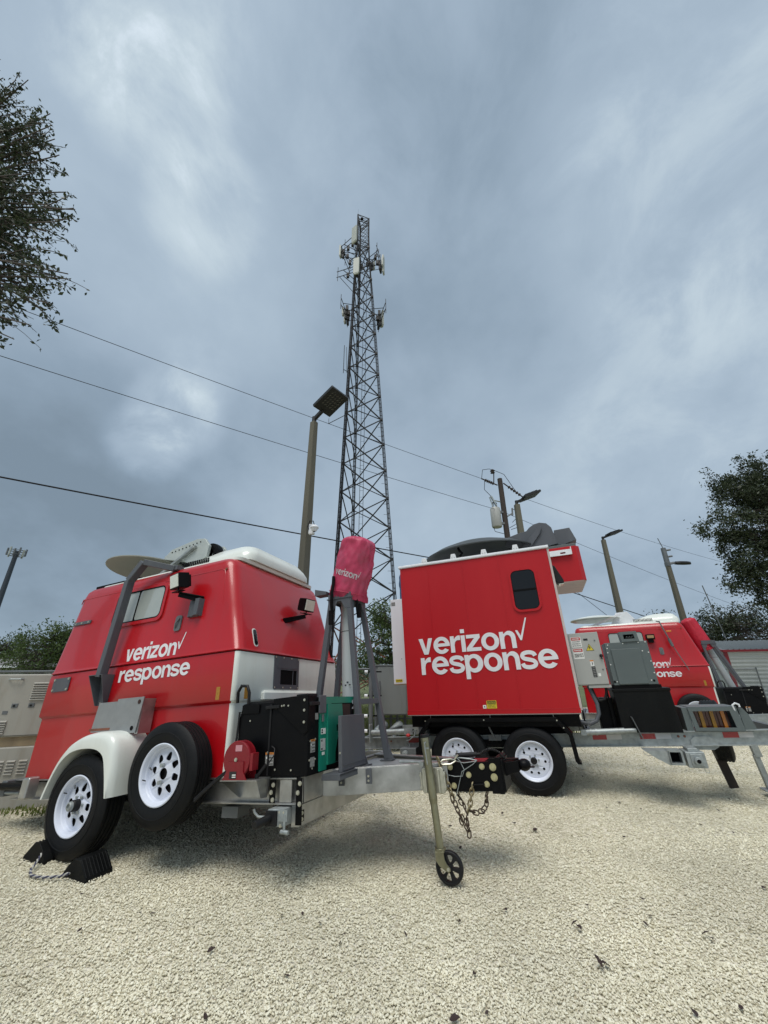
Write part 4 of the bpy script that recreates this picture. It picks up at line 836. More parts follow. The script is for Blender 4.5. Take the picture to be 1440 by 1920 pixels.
# rear-side brake pipe, jack crank on the left
mb = MB(); mb.box(-1.085, -.985, .14, .24, .36, .53); obj('corner_cap', mb, 'alu', A, .016)
mb = MB(); mb.cyl((-1.9, .19, .452), (-1.12, .19, .455), .030, 14); obj('drawbar_tube', mb, 'black', A)
mb = MB(); mb.cyl((-1.5, .22, .40), (-1.2, .22, .40), .014, 10); obj('crank_rod', mb, 'galv', A)

# ---- chains: each link a part
def link_mesh(name, m, l=.017, w_=.0105, r=.0038):
    pts = [(l * (1 if k < 4 else -1) * .55 + w_ * math.cos(a) , w_ * math.sin(a), 0) for k, a in enumerate([-PI / 2, -PI / 4, 0, PI / 4, PI / 2, 3 * PI / 4, PI, 5 * PI / 4])]
    pts = [(l * .5 + w_ * math.cos(t), w_ * math.sin(t), 0) for t in (-PI / 2, -PI / 4, 0, PI / 4, PI / 2)] + [(-l * .5 + w_ * math.cos(t), w_ * math.sin(t), 0) for t in (PI / 2, 3 * PI / 4, PI, 5 * PI / 4, 3 * PI / 2)]
    mb = MB(); mb.tube(pts, r, 6, closed=True); return mesh_of(mb, name, M[m], 60)
LK = {'chain': link_mesh('chain_link', 'chain'), 'chaindark': link_mesh('chain_link', 'chaindark')}
def chain(label, pts, m, knot=0, sc_=1.0):
    sc_ *= 1.12
    root = empty('safety_chain', label, 'chain', FL, 'safety chains')
    P = [Vector(p) for p in pts]; acc = 0; step = .027 * sc_; i = 0; k = 0; pos = P[0].copy()
    rs = random.Random(len(pts))
    segs = list(zip(P[:-1], P[1:])); t = 0.0
    while i < len(segs):
        a, b = segs[i]; d = b - a; l = d.length
        while t < l:
            p = a + d * (t / l); o = bpy.data.objects.new('chain_link', LK[m]); COL.objects.link(o); o.parent = root
            q = d.to_track_quat('X', 'Z') @ Euler((R(90 * (k % 2)) + rs.uniform(-.5, .5) * (1 + 2 * knot), rs.uniform(-.3, .3) * knot, rs.uniform(-.4, .4) * knot)).to_quaternion()
            o.rotation_mode = 'QUATERNION'; o.rotation_quaternion = q; o.location = p + Vector((rs.uniform(-1, 1), rs.uniform(-1, 1), rs.uniform(-1, 1))) * .006 * knot; o.scale = (sc_,) * 3
            t += step; k += 1
        t -= l; i += 1
    return root
chain('bright zinc safety chain running down beside the jack tube', [(2.715, .93, .515), (2.73, .95, .45), (2.755, .965, .37), (2.775, .98, .29), (2.785, .985, .24)], 'chain', 0, 1.25)
chain('knotted dark chain hanging longest from the jack side of the coupler', [(2.782, .985, .25), (2.80, .99, .20), (2.815, .99, .16), (2.83, .99, .11), (2.838, .99, .125), (2.825, .99, .165)], 'chaindark', 1, 1.15)
chain('knotted chain with its tail hanging down below the coupler block', [(2.80, 1.06, .285), (2.825, 1.05, .24), (2.855, 1.02, .195), (2.87, 1.0, .165), (2.865, .99, .12), (2.868, .99, .08), (2.875, .99, .045), (2.862, .99, .09), (2.872, .995, .14)], 'chaindark', 1, 1.15)
chain('chain looping from the right end of the coupler block to the knot', [(3.045, 1.02, .285), (3.035, 1.02, .25), (3.03, 1.01, .21), (2.995, 1.0, .18), (2.95, 1.0, .172), (2.905, .995, .18), (2.88, .995, .175)], 'chaindark', 1, 1.15)
chain('short bright chain hanging from the shackle at the block centre', [(2.945, .985, .335), (2.93, .985, .285), (2.915, .985, .235), (2.895, .988, .19), (2.87, .99, .17)], 'chain', 0, 1.25)

# ---- mast cover (pink bag strapped over the mast head)
def bag(label, mtx, ctr0, ctr1, r0, r1, m, text, sq=.75, seed=1):
    root_mb = MB(); n_, rows = 72, 44; c0, c1 = Vector(ctr0), Vector(ctr1); ax = (c1 - c0); h = ax.length; ax.normalize(); sx = Vector((1, 0, 0)); sx = (sx - ax * sx.dot(ax)).normalized(); sy = ax.cross(sx)
    def srf(t, a, off=0.0):
        r_ = r0 + (r1 - r0) * t
        if t > .90: r_ *= math.sqrt(max(0, 1 - ((t - .90) / .1) ** 2)) * .82 + .18 * (1 - (t - .90) / .1) if t < 1 else 0
        if t < .10: r_ *= .93 + .07 * (t / .10)
        ca, sa = math.cos(a), math.sin(a); p_ = (abs(ca) ** (2 / sq * .8) + abs(sa) ** (2 / sq * .8)) ** (-sq / 2 / .8) if sq != 1 else 1
        q = Vector((ca * 2.2, sa * 2.2, t * 3.2 + seed))
        wk = 1 if text else .35
        wr = noise.noise(q) * .020 * wk + wk * noise.noise(q * 2.6 + Vector((3, 1, 0))) * .012 + wk * abs(noise.noise(Vector((ca * 3, sa * 3, t * 5 - math.sin(a) * 2 + seed)))) * .024
        if t < .3: wr += (.3 - t) / .3 * (abs(noise.noise(Vector((ca * 7 + t * 3, sa * 7, t * 5 + seed)))) * .045 - .012)
        if text: wr *= 1 - .85 * math.exp(-((t - .37) / .11) ** 2) * math.exp(-((a % (2 * PI) - (2 * PI - 1.60)) / .85) ** 2)
        r_ = r_ * p_ + wr * (1 if t < .95 else (1 - t) / .05) + off
        return c0 + ax * (h * t) + (sx * ca + sy * sa) * r_
    for j in range(rows + 1):
        for k in range(n_): root_mb.v.append(tuple(srf(j / rows, 2 * PI * k / n_)))
    for j in range(rows):
        for k in range(n_): root_mb.f.append((j * n_ + k, j * n_ + (k + 1) % n_, (j + 1) * n_ + (k + 1) % n_, (j + 1) * n_ + k))
    o = obj('mast_cover', root_mb, m, None, smooth=180); o.matrix_world = mtx; tag(o, label, 'fabric cover', 'mast head covers')
    for a_ in ((-.55, -2.75) if text else (-.7, -1.9)):
        mb = MB(); mb.tube([srf(.04 + .88 * i / 30, a_, .001) for i in range(31)], .0028, 5); obj('seam', mb, m, o)
    mb = MB(); mb.tube([srf(.085, 2 * PI * i / 48, .002) for i in range(48)], .005, 5, closed=True); obj('drawcord', mb, m, o)
    if text:
        mb, wd = word('verizon^', 0.0004); 
        import bmesh
        me = bpy.data.meshes.new('t'); me.from_pydata(mb.v, [], mb.f); bm = bmesh.new(); bm.from_mesh(me)
        for _ in range(1): bmesh.ops.subdivide_edges(bm, edges=bm.edges, cuts=2, use_grid_fill=False)
        bmesh.ops.triangulate(bm, faces=bm.faces)
        vs = []
        for v_ in bm.verts:
            s = v_.co.x * text['w'] / wd; a = text['a0'] + s / r0; t = text['t0'] + text['slope'] * s + v_.co.y * text['h'] / h
            vs.append(tuple(srf(t, a, .0035)))
        fs = [tuple(v_.index for v_ in f_.verts) for f_ in bm.faces]; bm.free()
        t_ = MB(); t_.add(vs, fs); obj('lettering', t_, 'decal', o, smooth=0)
    return o
M['pink'] = mat('faded_pink_fabric', (0.42, 0.030, 0.085), 0.5, var=0.15, vscale=4, bump=0.12, bscale=60, dirt=(0.28, 0.11, 0.16), dirtamt=0.7)
M['redfab'] = mat('red_cover_fabric', (0.44, 0.010, 0.030), 0.55, var=0.08, vscale=6, bump=0.2, bscale=30)
cv = bag('faded pink fabric cover with white lettering strapped over the mast head', FL, (1.815, 1.18, 1.975), (2.005, 1.14, 2.65), .192, .182, 'pink', {'a0': -2.20, 't0': .345, 'slope': -.20, 'w': .30, 'h': .055})
# straps
mb = MB()
for (xa, ya, xb, yb_) in ((1.745, 1.008, 1.735, .995), (1.975, 1.10, 1.99, 1.12)):
    mb.tube([(xa, ya - .01, 2.20), (xa, ya - .022, 2.10), (xa - .01, yb_ - .02, 2.02), (xa - .015, yb_ - .018, 1.90), (xa - .02, yb_ + .01, 1.80)], .017, 6)
mb.box(1.69, 1.735, .985, 1.01, 1.70, 1.84); mb.box(1.945, 1.98, 1.12, 1.16, 1.76, 1.88)
obj('strap', mb, 'blackmatte', cv)

# ---- wheel chocks and rope
Tw = Matrix.Translation
def chock(label, x, y, rz, s=1.0):
    mb = MB(); P = [(-.13, 0), (.13, 0), (.125, .03), (.03, .125), (-.03, .13), (-.09, .085), (-.13, .03)]
    mb.prism([(a * s, b * s) for a, b in P], -.10 * s, .10 * s)
    for i in range(8): mb.prism([(a * s, b * s) for a, b in ((.118, .030), (.124, .036), (.032, .130), (.026, .125))], (-.095 + i * .025) * s, (-.083 + i * .025) * s)
    o = obj('wheel_chock', mb, 'tank', None, .005); o.matrix_world = Tw((x, y, gz(x, y) - .008)) @ Matrix.Rotation(rz, 4, 'Z'); tag(o, label, 'wheel chock', 'wheel chocks'); return o
chock('black rubber chock under the rear side of the trailer tyre', -2.70, 3.93, R(-22 + 180)); chock('black ribbed rubber chock at the front of the trailer tyre', -2.16, 3.62, R(-22), .98)
rp = empty('chock_rope', 'striped white and dark rope joining the two wheel chocks', 'rope')
pts = [(-2.66, 3.81, .05), (-2.62, 3.72, .03), (-2.58, 3.62, .016), (-2.52, 3.55, .012), (-2.44, 3.52, .012), (-2.36, 3.515, .012), (-2.28, 3.51, .02), (-2.21, 3.505, .04)]
P = []
for i in range(len(pts) - 1):
    for k in range(8): P.append(Vector(pts[i]).lerp(Vector(pts[i + 1]), k / 8))
mb1, mb2 = MB(), MB()
for s_, mb in ((0, mb1), (PI, mb2)):
    q = []
    for i, p in enumerate(P): a = i * 1.1 + s_; d = (P[min(i + 1, len(P) - 1)] - P[max(i - 1, 0)]).normalized(); x = d.cross(Vector((0, 0, 1))).normalized(); y = x.cross(d); q.append(p + (x * math.cos(a) + y * math.sin(a)) * .0055)
    mb.tube(q, .0052, 6)
obj('strand', mb1, 'rope', rp, smooth=60); obj('strand', mb2, 'ropeblue', rp, smooth=60)

# ================================================================ box trailer
FBm = frame_m((0.92631071, -0.37513916, 0.0349154), (0.37536803, 0.92687585, 0), (-0.03236224, 0.01310612, 0.99939027), (1.73795979, 5.44582408, 0))
B = empty('box_trailer', 'tall square red box trailer with a dark dish on its roof and twin axles', 'trailer', FBm)
Y0 = -.05
mb = MB(); mb.box(-1.500, .640, Y0 + .004, 2.10, .862, 2.872); bx = obj('box_body', mb, 'red_flat', B, .006)
for x in (-1.065, -.542, -.02):
    mb = MB(); mb.box(x - .0045, x + .0045, Y0 + .0005, Y0 + .005, .90, 2.868); obj('panel_seam', mb, 'red_flat', bx)
mb = MB(); mb.box(-1.505, .645, Y0 - .004, Y0 + .004, .852, .905); mb.box(-1.505, .645, Y0 - .006, Y0 - .003, .900, .906); obj('bottom_trim', mb, 'red_flat', bx, .002)
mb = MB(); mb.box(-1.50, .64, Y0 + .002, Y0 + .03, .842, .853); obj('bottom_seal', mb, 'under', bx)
mb = MB(); mb.box(-1.52, .668, Y0 - .012, 2.11, 2.872, 2.915); mb.box(-1.52, .668, Y0 - .018, Y0 - .010, 2.880, 2.905); obj('roof_edge', mb, 'offwhite', bx, .004)
for x in (-1.10, -.65, -.20, .24):
    mb = MB(); mb.prism([(x - .045, 2.915), (x + .045, 2.915), (x + .030, 2.985), (x - .030, 2.985)], Y0 - .010, Y0 + .030); q = obj('roof_bracket', mb, 'offwhite', bx, .004)
    for dx in (-.018, .018): bolt(q, (x + dx, Y0 - .011, 2.93), 'y', .004, 'galv')
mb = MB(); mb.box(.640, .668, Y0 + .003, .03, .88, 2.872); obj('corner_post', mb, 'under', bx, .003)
mb = MB(); mb.box(.640, .650, .03, 2.09, .87, 2.87); obj('front_wall_skin', mb, 'offwhite', bx)
# window
wf = flat([rr2(.085, .450, 2.055, 2.640, .095), rr2(.112, .423, 2.083, 2.612, .075)], .020); q = obj('window', place(wf, (0, Y0 + .004, 0), (1, 0, 0), (0, 0, 1), (0, -1, 0)), 'red_flat', B, .003)
obj('window_seal', place(flat([rr2(.110, .425, 2.081, 2.614, .077), rr2(.120, .415, 2.091, 2.604, .068)], .014), (0, Y0 + .003, 0), (1, 0, 0), (0, 0, 1), (0, -1, 0)), 'blackmatte', q)
obj('pane', place(flat([rr2(.118, .417, 2.336, 2.606, .05)], .003), (0, Y0 - .006, 0), (1, 0, 0), (0, 0, 1), (0, -1, 0)), 'darkglass', q)
obj('pane', place(flat([rr2(.118, .417, 2.089, 2.350, .05)], .003), (0, Y0 - .001, 0), (1, 0, 0), (0, 0, 1), (0, -1, 0)), 'darkglass', q)
mb = MB(); mb.box(.118, .417, Y0 - .012, Y0 - .001, 2.330, 2.356); obj('window_bar', mb, 'blackmatte', q, .002)
for x, z in ((.25, 2.628), (.4375, 2.42), (.4375, 2.25), (.0985, 2.35)): bolt(q, (x, Y0 - .018, z), 'y', .004, 'red_flat')
lettering('lettering', 'verizon^', B, (-1.276, Y0 - .0005, 1.602), (.99985, 0, .0085), (-.0085, 0, 1), (0, -1, 0), 1.50, .213)
lettering('lettering', 'response', B, (-1.262, Y0 - .0005, 1.342), (.99985, 0, .0085), (-.0085, 0, 1), (0, -1, 0), 1.778, .217)
cl = obj('caution_label', place(flat([rr2(-.435, -.312, .915, 1.005, .004)], .0015), (0, Y0 + .003, 0), (1, 0, 0), (0, 0, 1), (0, -1, 0)), 'yellow', B)
obj('label_header', place(flat([rr2(-.428, -.319, .970, 1.0, .006)], .0008), (0, Y0 + .0005, 0), (1, 0, 0), (0, 0, 1), (0, -1, 0)), 'labelblack', cl)
print_text('label_text', 'CAUTION', cl, (-.422, Y0 - .0008, .976), (1, 0, 0), (0, 0, 1), (0, -1, 0), .017, .098, 'yellow', .02)
print_text('label_text', 'WIRED NOT', cl, (-.425, Y0 + .0004, .948), (1, 0, 0), (0, 0, 1), (0, -1, 0), .014, .10, 'ink', .02)
print_text('label_text', 'THIS WALL', cl, (-.425, Y0 + .0004, .926), (1, 0, 0), (0, 0, 1), (0, -1, 0), .014, .10, 'ink', .02)
wl = obj('white_label', place(flat([rr2(-.485, -.443, .915, .955, .003)], .0015), (0, Y0 + .003, 0), (1, 0, 0), (0, 0, 1), (0, -1, 0)), 'labelwhite', B)
obj('label_symbol', place(flat([arc(-.464, .935, .008, .008, 0, 330, 10)], .0006), (0, Y0 + .0008, 0), (1, 0, 0), (0, 0, 1), (0, -1, 0)), 'labelblack', wl)
# underbody, fenders
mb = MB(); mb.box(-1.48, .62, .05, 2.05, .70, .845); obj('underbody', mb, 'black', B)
for x in (-1.2, -.42, .33):
    mb = MB(); mb.box(x - .004, x + .004, Y0 + .04, Y0 + .05, .80, .845); obj('hanger_bolt', mb, 'galv', B)
def fend(y0, y1):
    o_ = [(-1.385, .36), (-1.375, .63), (-1.225, .808), (.362, .808), (.505, .635), (.525, .36), (.545, .33)]
    i_ = [(-1.335, .36), (-1.330, .615), (-1.205, .762), (.342, .762), (.460, .615), (.478, .36), (.50, .33)]
    mb = MB(); n_ = len(o_)
    for y in (y0, y1): mb.v += [(a, y, b) for a, b in o_] + [(a, y, b) for a, b in i_]
    for k in range(n_ - 1):
        mb.f += [(k, k + 1, n_ + k + 1, n_ + k), (2 * n_ + k, 3 * n_ + k, 3 * n_ + k + 1, 2 * n_ + k + 1), (k, 2 * n_ + k, 2 * n_ + k + 1, k + 1), (n_ + k, n_ + k + 1, 3 * n_ + k + 1, 3 * n_ + k)]
    mb.f += [(0, n_, 3 * n_, 2 * n_), (n_ - 1, 3 * n_ - 1, 4 * n_ - 1, 2 * n_ - 1)]
    return obj('fender', mb, 'black', B, .003)
fd = fend(-.035, .225); fend(1.86, 2.11)
for x, z in ((-1.27, .792), (-.5, .80), (.36, .79), (.42, .712)): bolt(fd, (x, -.036, z - .015), 'y', .006)
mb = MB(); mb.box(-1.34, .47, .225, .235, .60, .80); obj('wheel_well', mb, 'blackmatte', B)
mb = MB(); mb.box(-1.40, -1.29, .06, .225, .62, .83); mb.cyl((-1.345, .055, .74), (-1.345, .065, .74), .03, 16); mb.cyl((-1.345, .055, .66), (-1.345, .065, .66), .02, 16); obj('mounting_plate', mb, 'galvdark', B)
mb = MB(); mb.beam((-.50, .15, .745), (-.42, .15, .56), .018, .02); mb.box(-.50, -.34, .155, .165, .535, .60); obj('fender_stay', mb, 'galvdark', B)
for x, z in ((-.88, .370), (.02, .345)): wheel(B, (x, .1025, z), 'round', roll=R(11 if x > -.5 else 30)); wheel(B, (x, 2.0, .375), 'round', rot=(0, 0, PI))
mb = MB(); mb.cyl((.02, .2, .345), (.02, 1.9, .345), .03, 10); mb.cyl((-.88, .2, .37), (-.88, 1.9, .37), .03, 10); mb.prism([(-.80, .52), (-.50, .46), (-.36, .46), (-.10, .52), (-.10, .54), (-.80, .54)], .17, .22); obj('axles_and_springs', mb, 'blackmatte', B)
# chassis rails, rising gently to the nose
def rail(y0, y1):
    mb = MB(); P = lambda x: .545 + (x + 1.98) * .0228
    xs = (-2.35, 3.9)
    for dz0, dz1, ya, yb in ((.0, .010, y0, y1), (-.168 + .03, -.128, y0, y1), (-.130, .0, y1 - .012 if y0 < 1 else y0, y1 if y0 < 1 else y0 + .012)):
        vs = [(x, y, P(x) + d) for x in xs for y in (ya, yb) for d in (dz0, dz1)]
        mb.add(vs, [(0, 1, 3, 2), (4, 6, 7, 5), (0, 4, 5, 1), (2, 3, 7, 6), (0, 2, 6, 4), (1, 5, 7, 3)])
    return obj('chassis_rail', mb, 'galv', B)
rail(.215, .265); rail(1.80, 1.85)
mb = MB()
for x in (-2.3, -1.4, .7, 1.6, 2.6, 3.6): mb.box(x - .03, x + .03, .262, 1.80, .50 + x * .022, .60 + x * .022)
obj('cross_member', mb, 'galvdark', B, kind='stuff')
def tape(x0, x1, m, txt=False):
    z0 = .444 + (x0 + 1.98) * .0228 + .035; q = obj('reflective_tape', place(flat([[(x0, z0), (x1, z0 + (x1 - x0) * .022), (x1, z0 + .055 + (x1 - x0) * .022), (x0, z0 + .055)]], .002), (0, .2525, 0), (1, 0, 0), (0, 0, 1), (0, -1, 0)), m, B)
for x0, x1, m in ((.72, .87, 'redtape'), (.872, 1.03, 'silvertape'), (1.22, 1.375, 'redtape'), (1.38, 1.53, 'silvertape'), (2.02, 2.16, 'redtape'), (2.162, 2.29, 'silvertape'), (2.45, 2.585, 'redtape'), (-1.62, -1.44, 'redtape'), (-1.435, -1.3, 'silvertape'), (2.95, 3.1, 'redtape')): tape(x0, x1, m)
for x in (-1.88, 1.60, 1.66):
    bolt(B, (x, .2515, .50 + (x + 1.98) * .0228), 'y', .009, 'rust')
oc = flat([[(1.70, .485), (1.75, .455), (1.90, .455), (1.95, .485), (1.95, .545), (1.90, .585), (1.75, .585), (1.70, .545)]], .012)
obj('weld_plate', place(oc, (0, .2525, 0), (1, 0, 0), (0, 0, 1), (0, -1, 0)), 'galv', B, .003)
# stabiliser cylinders along the rail
mb = MB(); mb.cyl((.66, .17, .628), (1.07, .17, .645), .032, 18); mb.cyl((1.07, .17, .645), (1.19, .17, .650), .024, 18); mb.box(.60, .66, .14, .20, .60, .655); mb.cyl((.70, .17, .630), (.72, .17, .631), .036, 18); mb.cyl((.76, .17, .632), (.78, .17, .633), .036, 18); sc1 = obj('stabiliser_leg', mb, 'galv', B, smooth=50)
mb = MB(); mb.beam((1.17, .17, .79), (1.23, .17, .57), .14, .006, (1, 0, 0)); obj('stabiliser_foot', mb, 'galvdark', sc1)
mb = MB(); mb.cyl((-2.12, .12, .622), (-1.62, .12, .640), .034, 18); mb.box(-1.62, -1.50, .09, .15, .61, .67); mb.tube([(-1.50, .1, .64), (-1.44, .08, .66), (-1.46, .06, .60), (-1.54, .06, .545), (-1.58, .06, .535)], .007, 8); sc2 = obj('stabiliser_leg', mb, 'galv', B, smooth=50)
mb = MB(); mb.ball((-1.55, .05, .60), .022, 12, 8, (1.4, 1, 1)); obj('red_grip', mb, 'labelred', sc2)
mb = MB(); mb.box(-2.14, -2.125, .07, .17, .50, .73); obj('stabiliser_foot', mb, 'galv', sc2, .006)
# stabiliser sockets below the rail
mb = MB(); mb.prism([(1.19, .475), (1.42, .475), (1.42, .345), (1.40, .345), (1.30, .40)], -.02, .20); fr_ = flat([rr2(1.405, 1.545, .345, .482, .012), rr2(1.425, 1.525, .363, .465, .006)], .16); 
obj('receiver_tube', place(fr_, (0, .14, 0), (1, 0, 0), (0, 0, 1), (0, -1, 0)), 'galv', B, .003); obj('receiver_arm', mb, 'galv', B)
mb = MB(); mb.box(1.415, 1.535, .10, .13, .35, .475); obj('receiver_inside', mb, 'blackmatte', B)
mb = MB(); mb.box(1.565, 1.735, -.03, .24, .325, .47); sk2 = obj('drop_leg_socket', mb, 'galv', B, .006)
mb = MB(); mb.box(1.60, 1.705, -.045, -.03, .345, .455); mb.cyl((1.655, -.03, .395), (1.655, -.085, .395), .036, 20); mb.cyl((1.655, -.03, .395), (1.655, -.09, .395), .022, 20); mb.box(1.60, 1.69, .0, .2, .47, .50); obj('socket_face', mb, 'galv', sk2, .004)
mb = MB(); mb.cyl((1.655, -.0905, .395), (1.655, -.092, .395), .019, 18); obj('socket_bore', mb, 'blackmatte', sk2)
mb = MB(); mb.box(-1.66, -1.44, .0, .2, .335, .455); sk3 = obj('drop_leg_socket', mb, 'galvdark', B, .006)
mb = MB(); mb.cyl((-1.58, 0, .40), (-1.58, -.06, .40), .034, 18); mb.cyl((-1.58, 0, .40), (-1.58, -.065, .40), .020, 18); mb.cyl((-1.56, .1, .455), (-1.56, .1, .49), .012, 8); obj('socket_face', mb, 'galv', sk3, .004)
mb = MB(); mb.box(-1.44, -1.36, .02, .2, .33, .46); obj('socket_bracket', mb, 'blackmatte', sk3)
mb = MB(); mb.tube([(1.18, .0, .47), (1.19, .0, .44), (1.22, .0, .425), (1.27, .0, .425)], .0025, 5); mb.tube([(1.69, -.03, .33), (1.70, -.03, .29), (1.73, -.03, .29), (1.73, -.03, .32)], .0025, 5); obj('safety_wire', mb, 'galv', B)
# grey electrical box
mb = MB(); mb.box(.645, .685, .20, .42, 1.12, 1.76); obj('box_flange', mb, 'cabinet', B, .003)
mb = MB(); mb.box(.690, 1.030, .215, .40, 1.135, 1.755); eb = obj('electrical_box', mb, 'cabinet', B, .004)
mb = MB(); mb.box(.687, 1.034, .200, .214, 1.145, 1.758); ed = obj('box_door', mb, 'cabinet', eb, .004)
mb = MB(); mb.box(.80, 1.05, .21, .40, 1.105, 1.135); obj('box_gland_plate', mb, 'cabinet', eb)
def dec(poly, off, m, par, nm='label_plate', y=.200): return obj(nm, place(flat(poly if isinstance(poly[0], list) else [poly], .0012), (0, y - off, 0), (1, 0, 0), (0, 0, 1), (0, -1, 0)), m, par)
for z0, txts in ((1.585, ('THIS EQUIPMENT', 'IS POWERED BY', 'MULTIPLE SOURCES')), (1.445, None)):
    d1 = dec(rr2(.705, .825, z0, z0 + .125, .004), 0, 'labelwhite', ed, 'danger_label')
    dec(rr2(.711, .819, z0 + .085, z0 + .120, .004), .0013, 'labelred', d1, 'label_header')
    print_text('label_text', 'DANGER', d1, (.722, .1965, z0 + .094), (1, 0, 0), (0, 0, 1), (0, -1, 0), .018, .085, 'labelwhite', .03)
    if txts:
        for i, t_ in enumerate(txts): print_text('label_text', t_, d1, (.715, .1975, z0 + .060 - i * .024), (1, 0, 0), (0, 0, 1), (0, -1, 0), .014, .10, 'ink', .02)
    else: print_text('label_text', '120/240 VOLTS', d1, (.713, .1975, z0 + .020), (1, 0, 0), (0, 0, 1), (0, -1, 0), .045, .105, 'ink', .02)
dec(rr2(.855, .905, 1.66, 1.685, .002), 0, 'labelblack', ed, 'name_plate')
tri = dec([(.860, 1.535), (.955, 1.535), (.9075, 1.622)], 0, 'labelblack', ed, 'warning_triangle'); dec([(.868, 1.540), (.947, 1.540), (.9075, 1.612)], .0013, 'yellow', tri, 'triangle_face')
dec([(.900, 1.595), (.912, 1.595), (.906, 1.575), (.920, 1.575), (.902, 1.547), (.906, 1.566), (.893, 1.566)], .0026, 'labelblack', tri, 'triangle_symbol')
d2 = dec(rr2(.875, .915, 1.355, 1.425, .002), 0, 'labelwhite', ed, 'warning_label'); dec(rr2(.875, .915, 1.410, 1.425, .001), .0013, 'labelorange', d2, 'label_header'); dec([(.89, 1.395), (.90, 1.40), (.905, 1.385), (.90, 1.37), (.888, 1.365), (.897, 1.38)], .0013, 'labelblack', d2, 'label_symbol')
d3 = dec(rr2(.878, .922, 1.225, 1.350, .002), 0, 'labelblack', ed, 'warning_label')
for i in range(6): dec(rr2(.884, .916, 1.235 + i * .019, 1.243 + i * .019, .001), .0013, 'labelgrey', d3, 'label_line')
dec(rr2(.935, .965, 1.235, 1.270, .002), 0, 'labelwhite', ed, 'small_label')
for x, z in ((.982, 1.655), (1.0, 1.31)): bolt(ed, (x, .199, z), 'y', .007, 'galvdark')
mb = MB(); mb.cyl((1.015, .205, 1.47), (1.015, .175, 1.47), .020, 16); mb.box(1.008, 1.022, .165, .178, 1.43, 1.475); obj('box_handle', mb, 'plastic', ed, .002)
# conduits
mb = MB(); mb.tube([(.80, .28, 1.13), (.82, .27, 1.05), (.85, .25, .93), (.845, .23, .82), (.80, .21, .745), (.72, .19, .715), (.62, .2, .73), (.56, .25, .80)], .024, 12); obj('conduit', mb, 'grey', B, smooth=60)
mb = MB(); mb.tube([(.99, .28, 1.13), (.985, .27, 1.05), (.95, .26, .975), (.89, .26, .96), (.85, .26, 1.0), (.83, .27, 1.10)], .016, 12); obj('conduit', mb, 'plastic', B, smooth=60)
mb = MB(); mb.box(.69, .72, .17, .21, .69, .745); obj('conduit_clamp', mb, 'galvdark', B, .003)
mb = MB(); mb.tube([(.66, .22, 1.10), (.67, .22, .95), (.65, .21, .85), (.60, .2, .78)], .005, 6); mb.tube([(.60, .2, .75), (.59, .19, .66), (.63, .19, .62)], .004, 6); obj('ground_wire', mb, 'black', B)
mb = MB(); mb.box(.665, .685, .35, .37, .65, 1.14); mb.box(.99, 1.01, .35, .37, .63, 1.12); obj('box_post', mb, 'black', B)
# slate grey air handler and dark tank
mb = MB(); mb.box(1.085, 1.555, .225, .62, 1.125, 1.615); ah = obj('equipment_cover', mb, 'slate', B, .004)
mb = MB(); mb.box(1.140, 1.455, .206, .224, 1.135, 1.535); obj('cover_door', mb, 'slate', ah, .004)
for x, z in ((1.12, 1.59), (1.29, 1.597), (1.46, 1.60), (1.535, 1.60), (1.105, 1.55), (1.10, 1.36), (1.10, 1.50), (1.54, 1.48), (1.54, 1.38), (1.54, 1.25), (1.125, 1.165), (1.48, 1.50), (1.49, 1.17)): bolt(ah, (x, .2235, z), 'y', .005, 'labelwhite')
for x in (1.10, 1.515):
    mb = MB(); mb.cyl((x, .2245, 1.165), (x, .222, 1.165), .013, 14); obj('cover_hole', mb, 'blackmatte', ah)
tp = flat([[(1.285, 1.615), (1.475, 1.615), (1.465, 1.735), (1.275, 1.735)], [(1.315, 1.648), (1.435, 1.648), (1.43, 1.70), (1.315, 1.70)]], .16)
tb_ = obj('vent_hood', place(tp, (0, .37, 0), (1, 0, 0), (0, 0, 1), (0, -1, 0)), 'slate', ah, .003)
mb = MB(); mb.box(1.30, 1.44, .30, .31, 1.64, 1.71); obj('hood_inside', mb, 'blackmatte', tb_)
for x in (1.345, 1.375, 1.405):
    mb = MB(); mb.tube([(x, .24, 1.66), (x + .01, .23, 1.68), (x + .02, .24, 1.665)], .006, 6); obj('hood_wire', mb, 'galvdark', tb_)
mb = MB(); mb.box(1.07, 1.575, .22, .64, 1.083, 1.122); obj('tank_top_plate', mb, 'blackmatte', B, .004)
mb = MB(); mb.loft([[(1.055, .205, .622), (1.655, .205, .622), (1.655, .75, .622), (1.055, .75, .622)], [(1.055, .205, 1.05), (1.640, .205, 1.05), (1.640, .75, 1.05), (1.055, .75, 1.05)], [(1.045, .198, 1.055), (1.650, .198, 1.055), (1.650, .75, 1.055), (1.045, .75, 1.055)], [(1.045, .198, 1.085), (1.650, .198, 1.085), (1.650, .75, 1.085), (1.045, .75, 1.085)]]); obj('black_tank', mb, 'tank', B, .006)
mb = MB(); mb.box(.86, 1.04, .42, .70, .60, .98); obj('battery_case', mb, 'black', B, .006)
mb = MB(); mb.box(1.10, 1.24, .215, .26, .622, .640); obj('tank_clip', mb, 'galv', B)
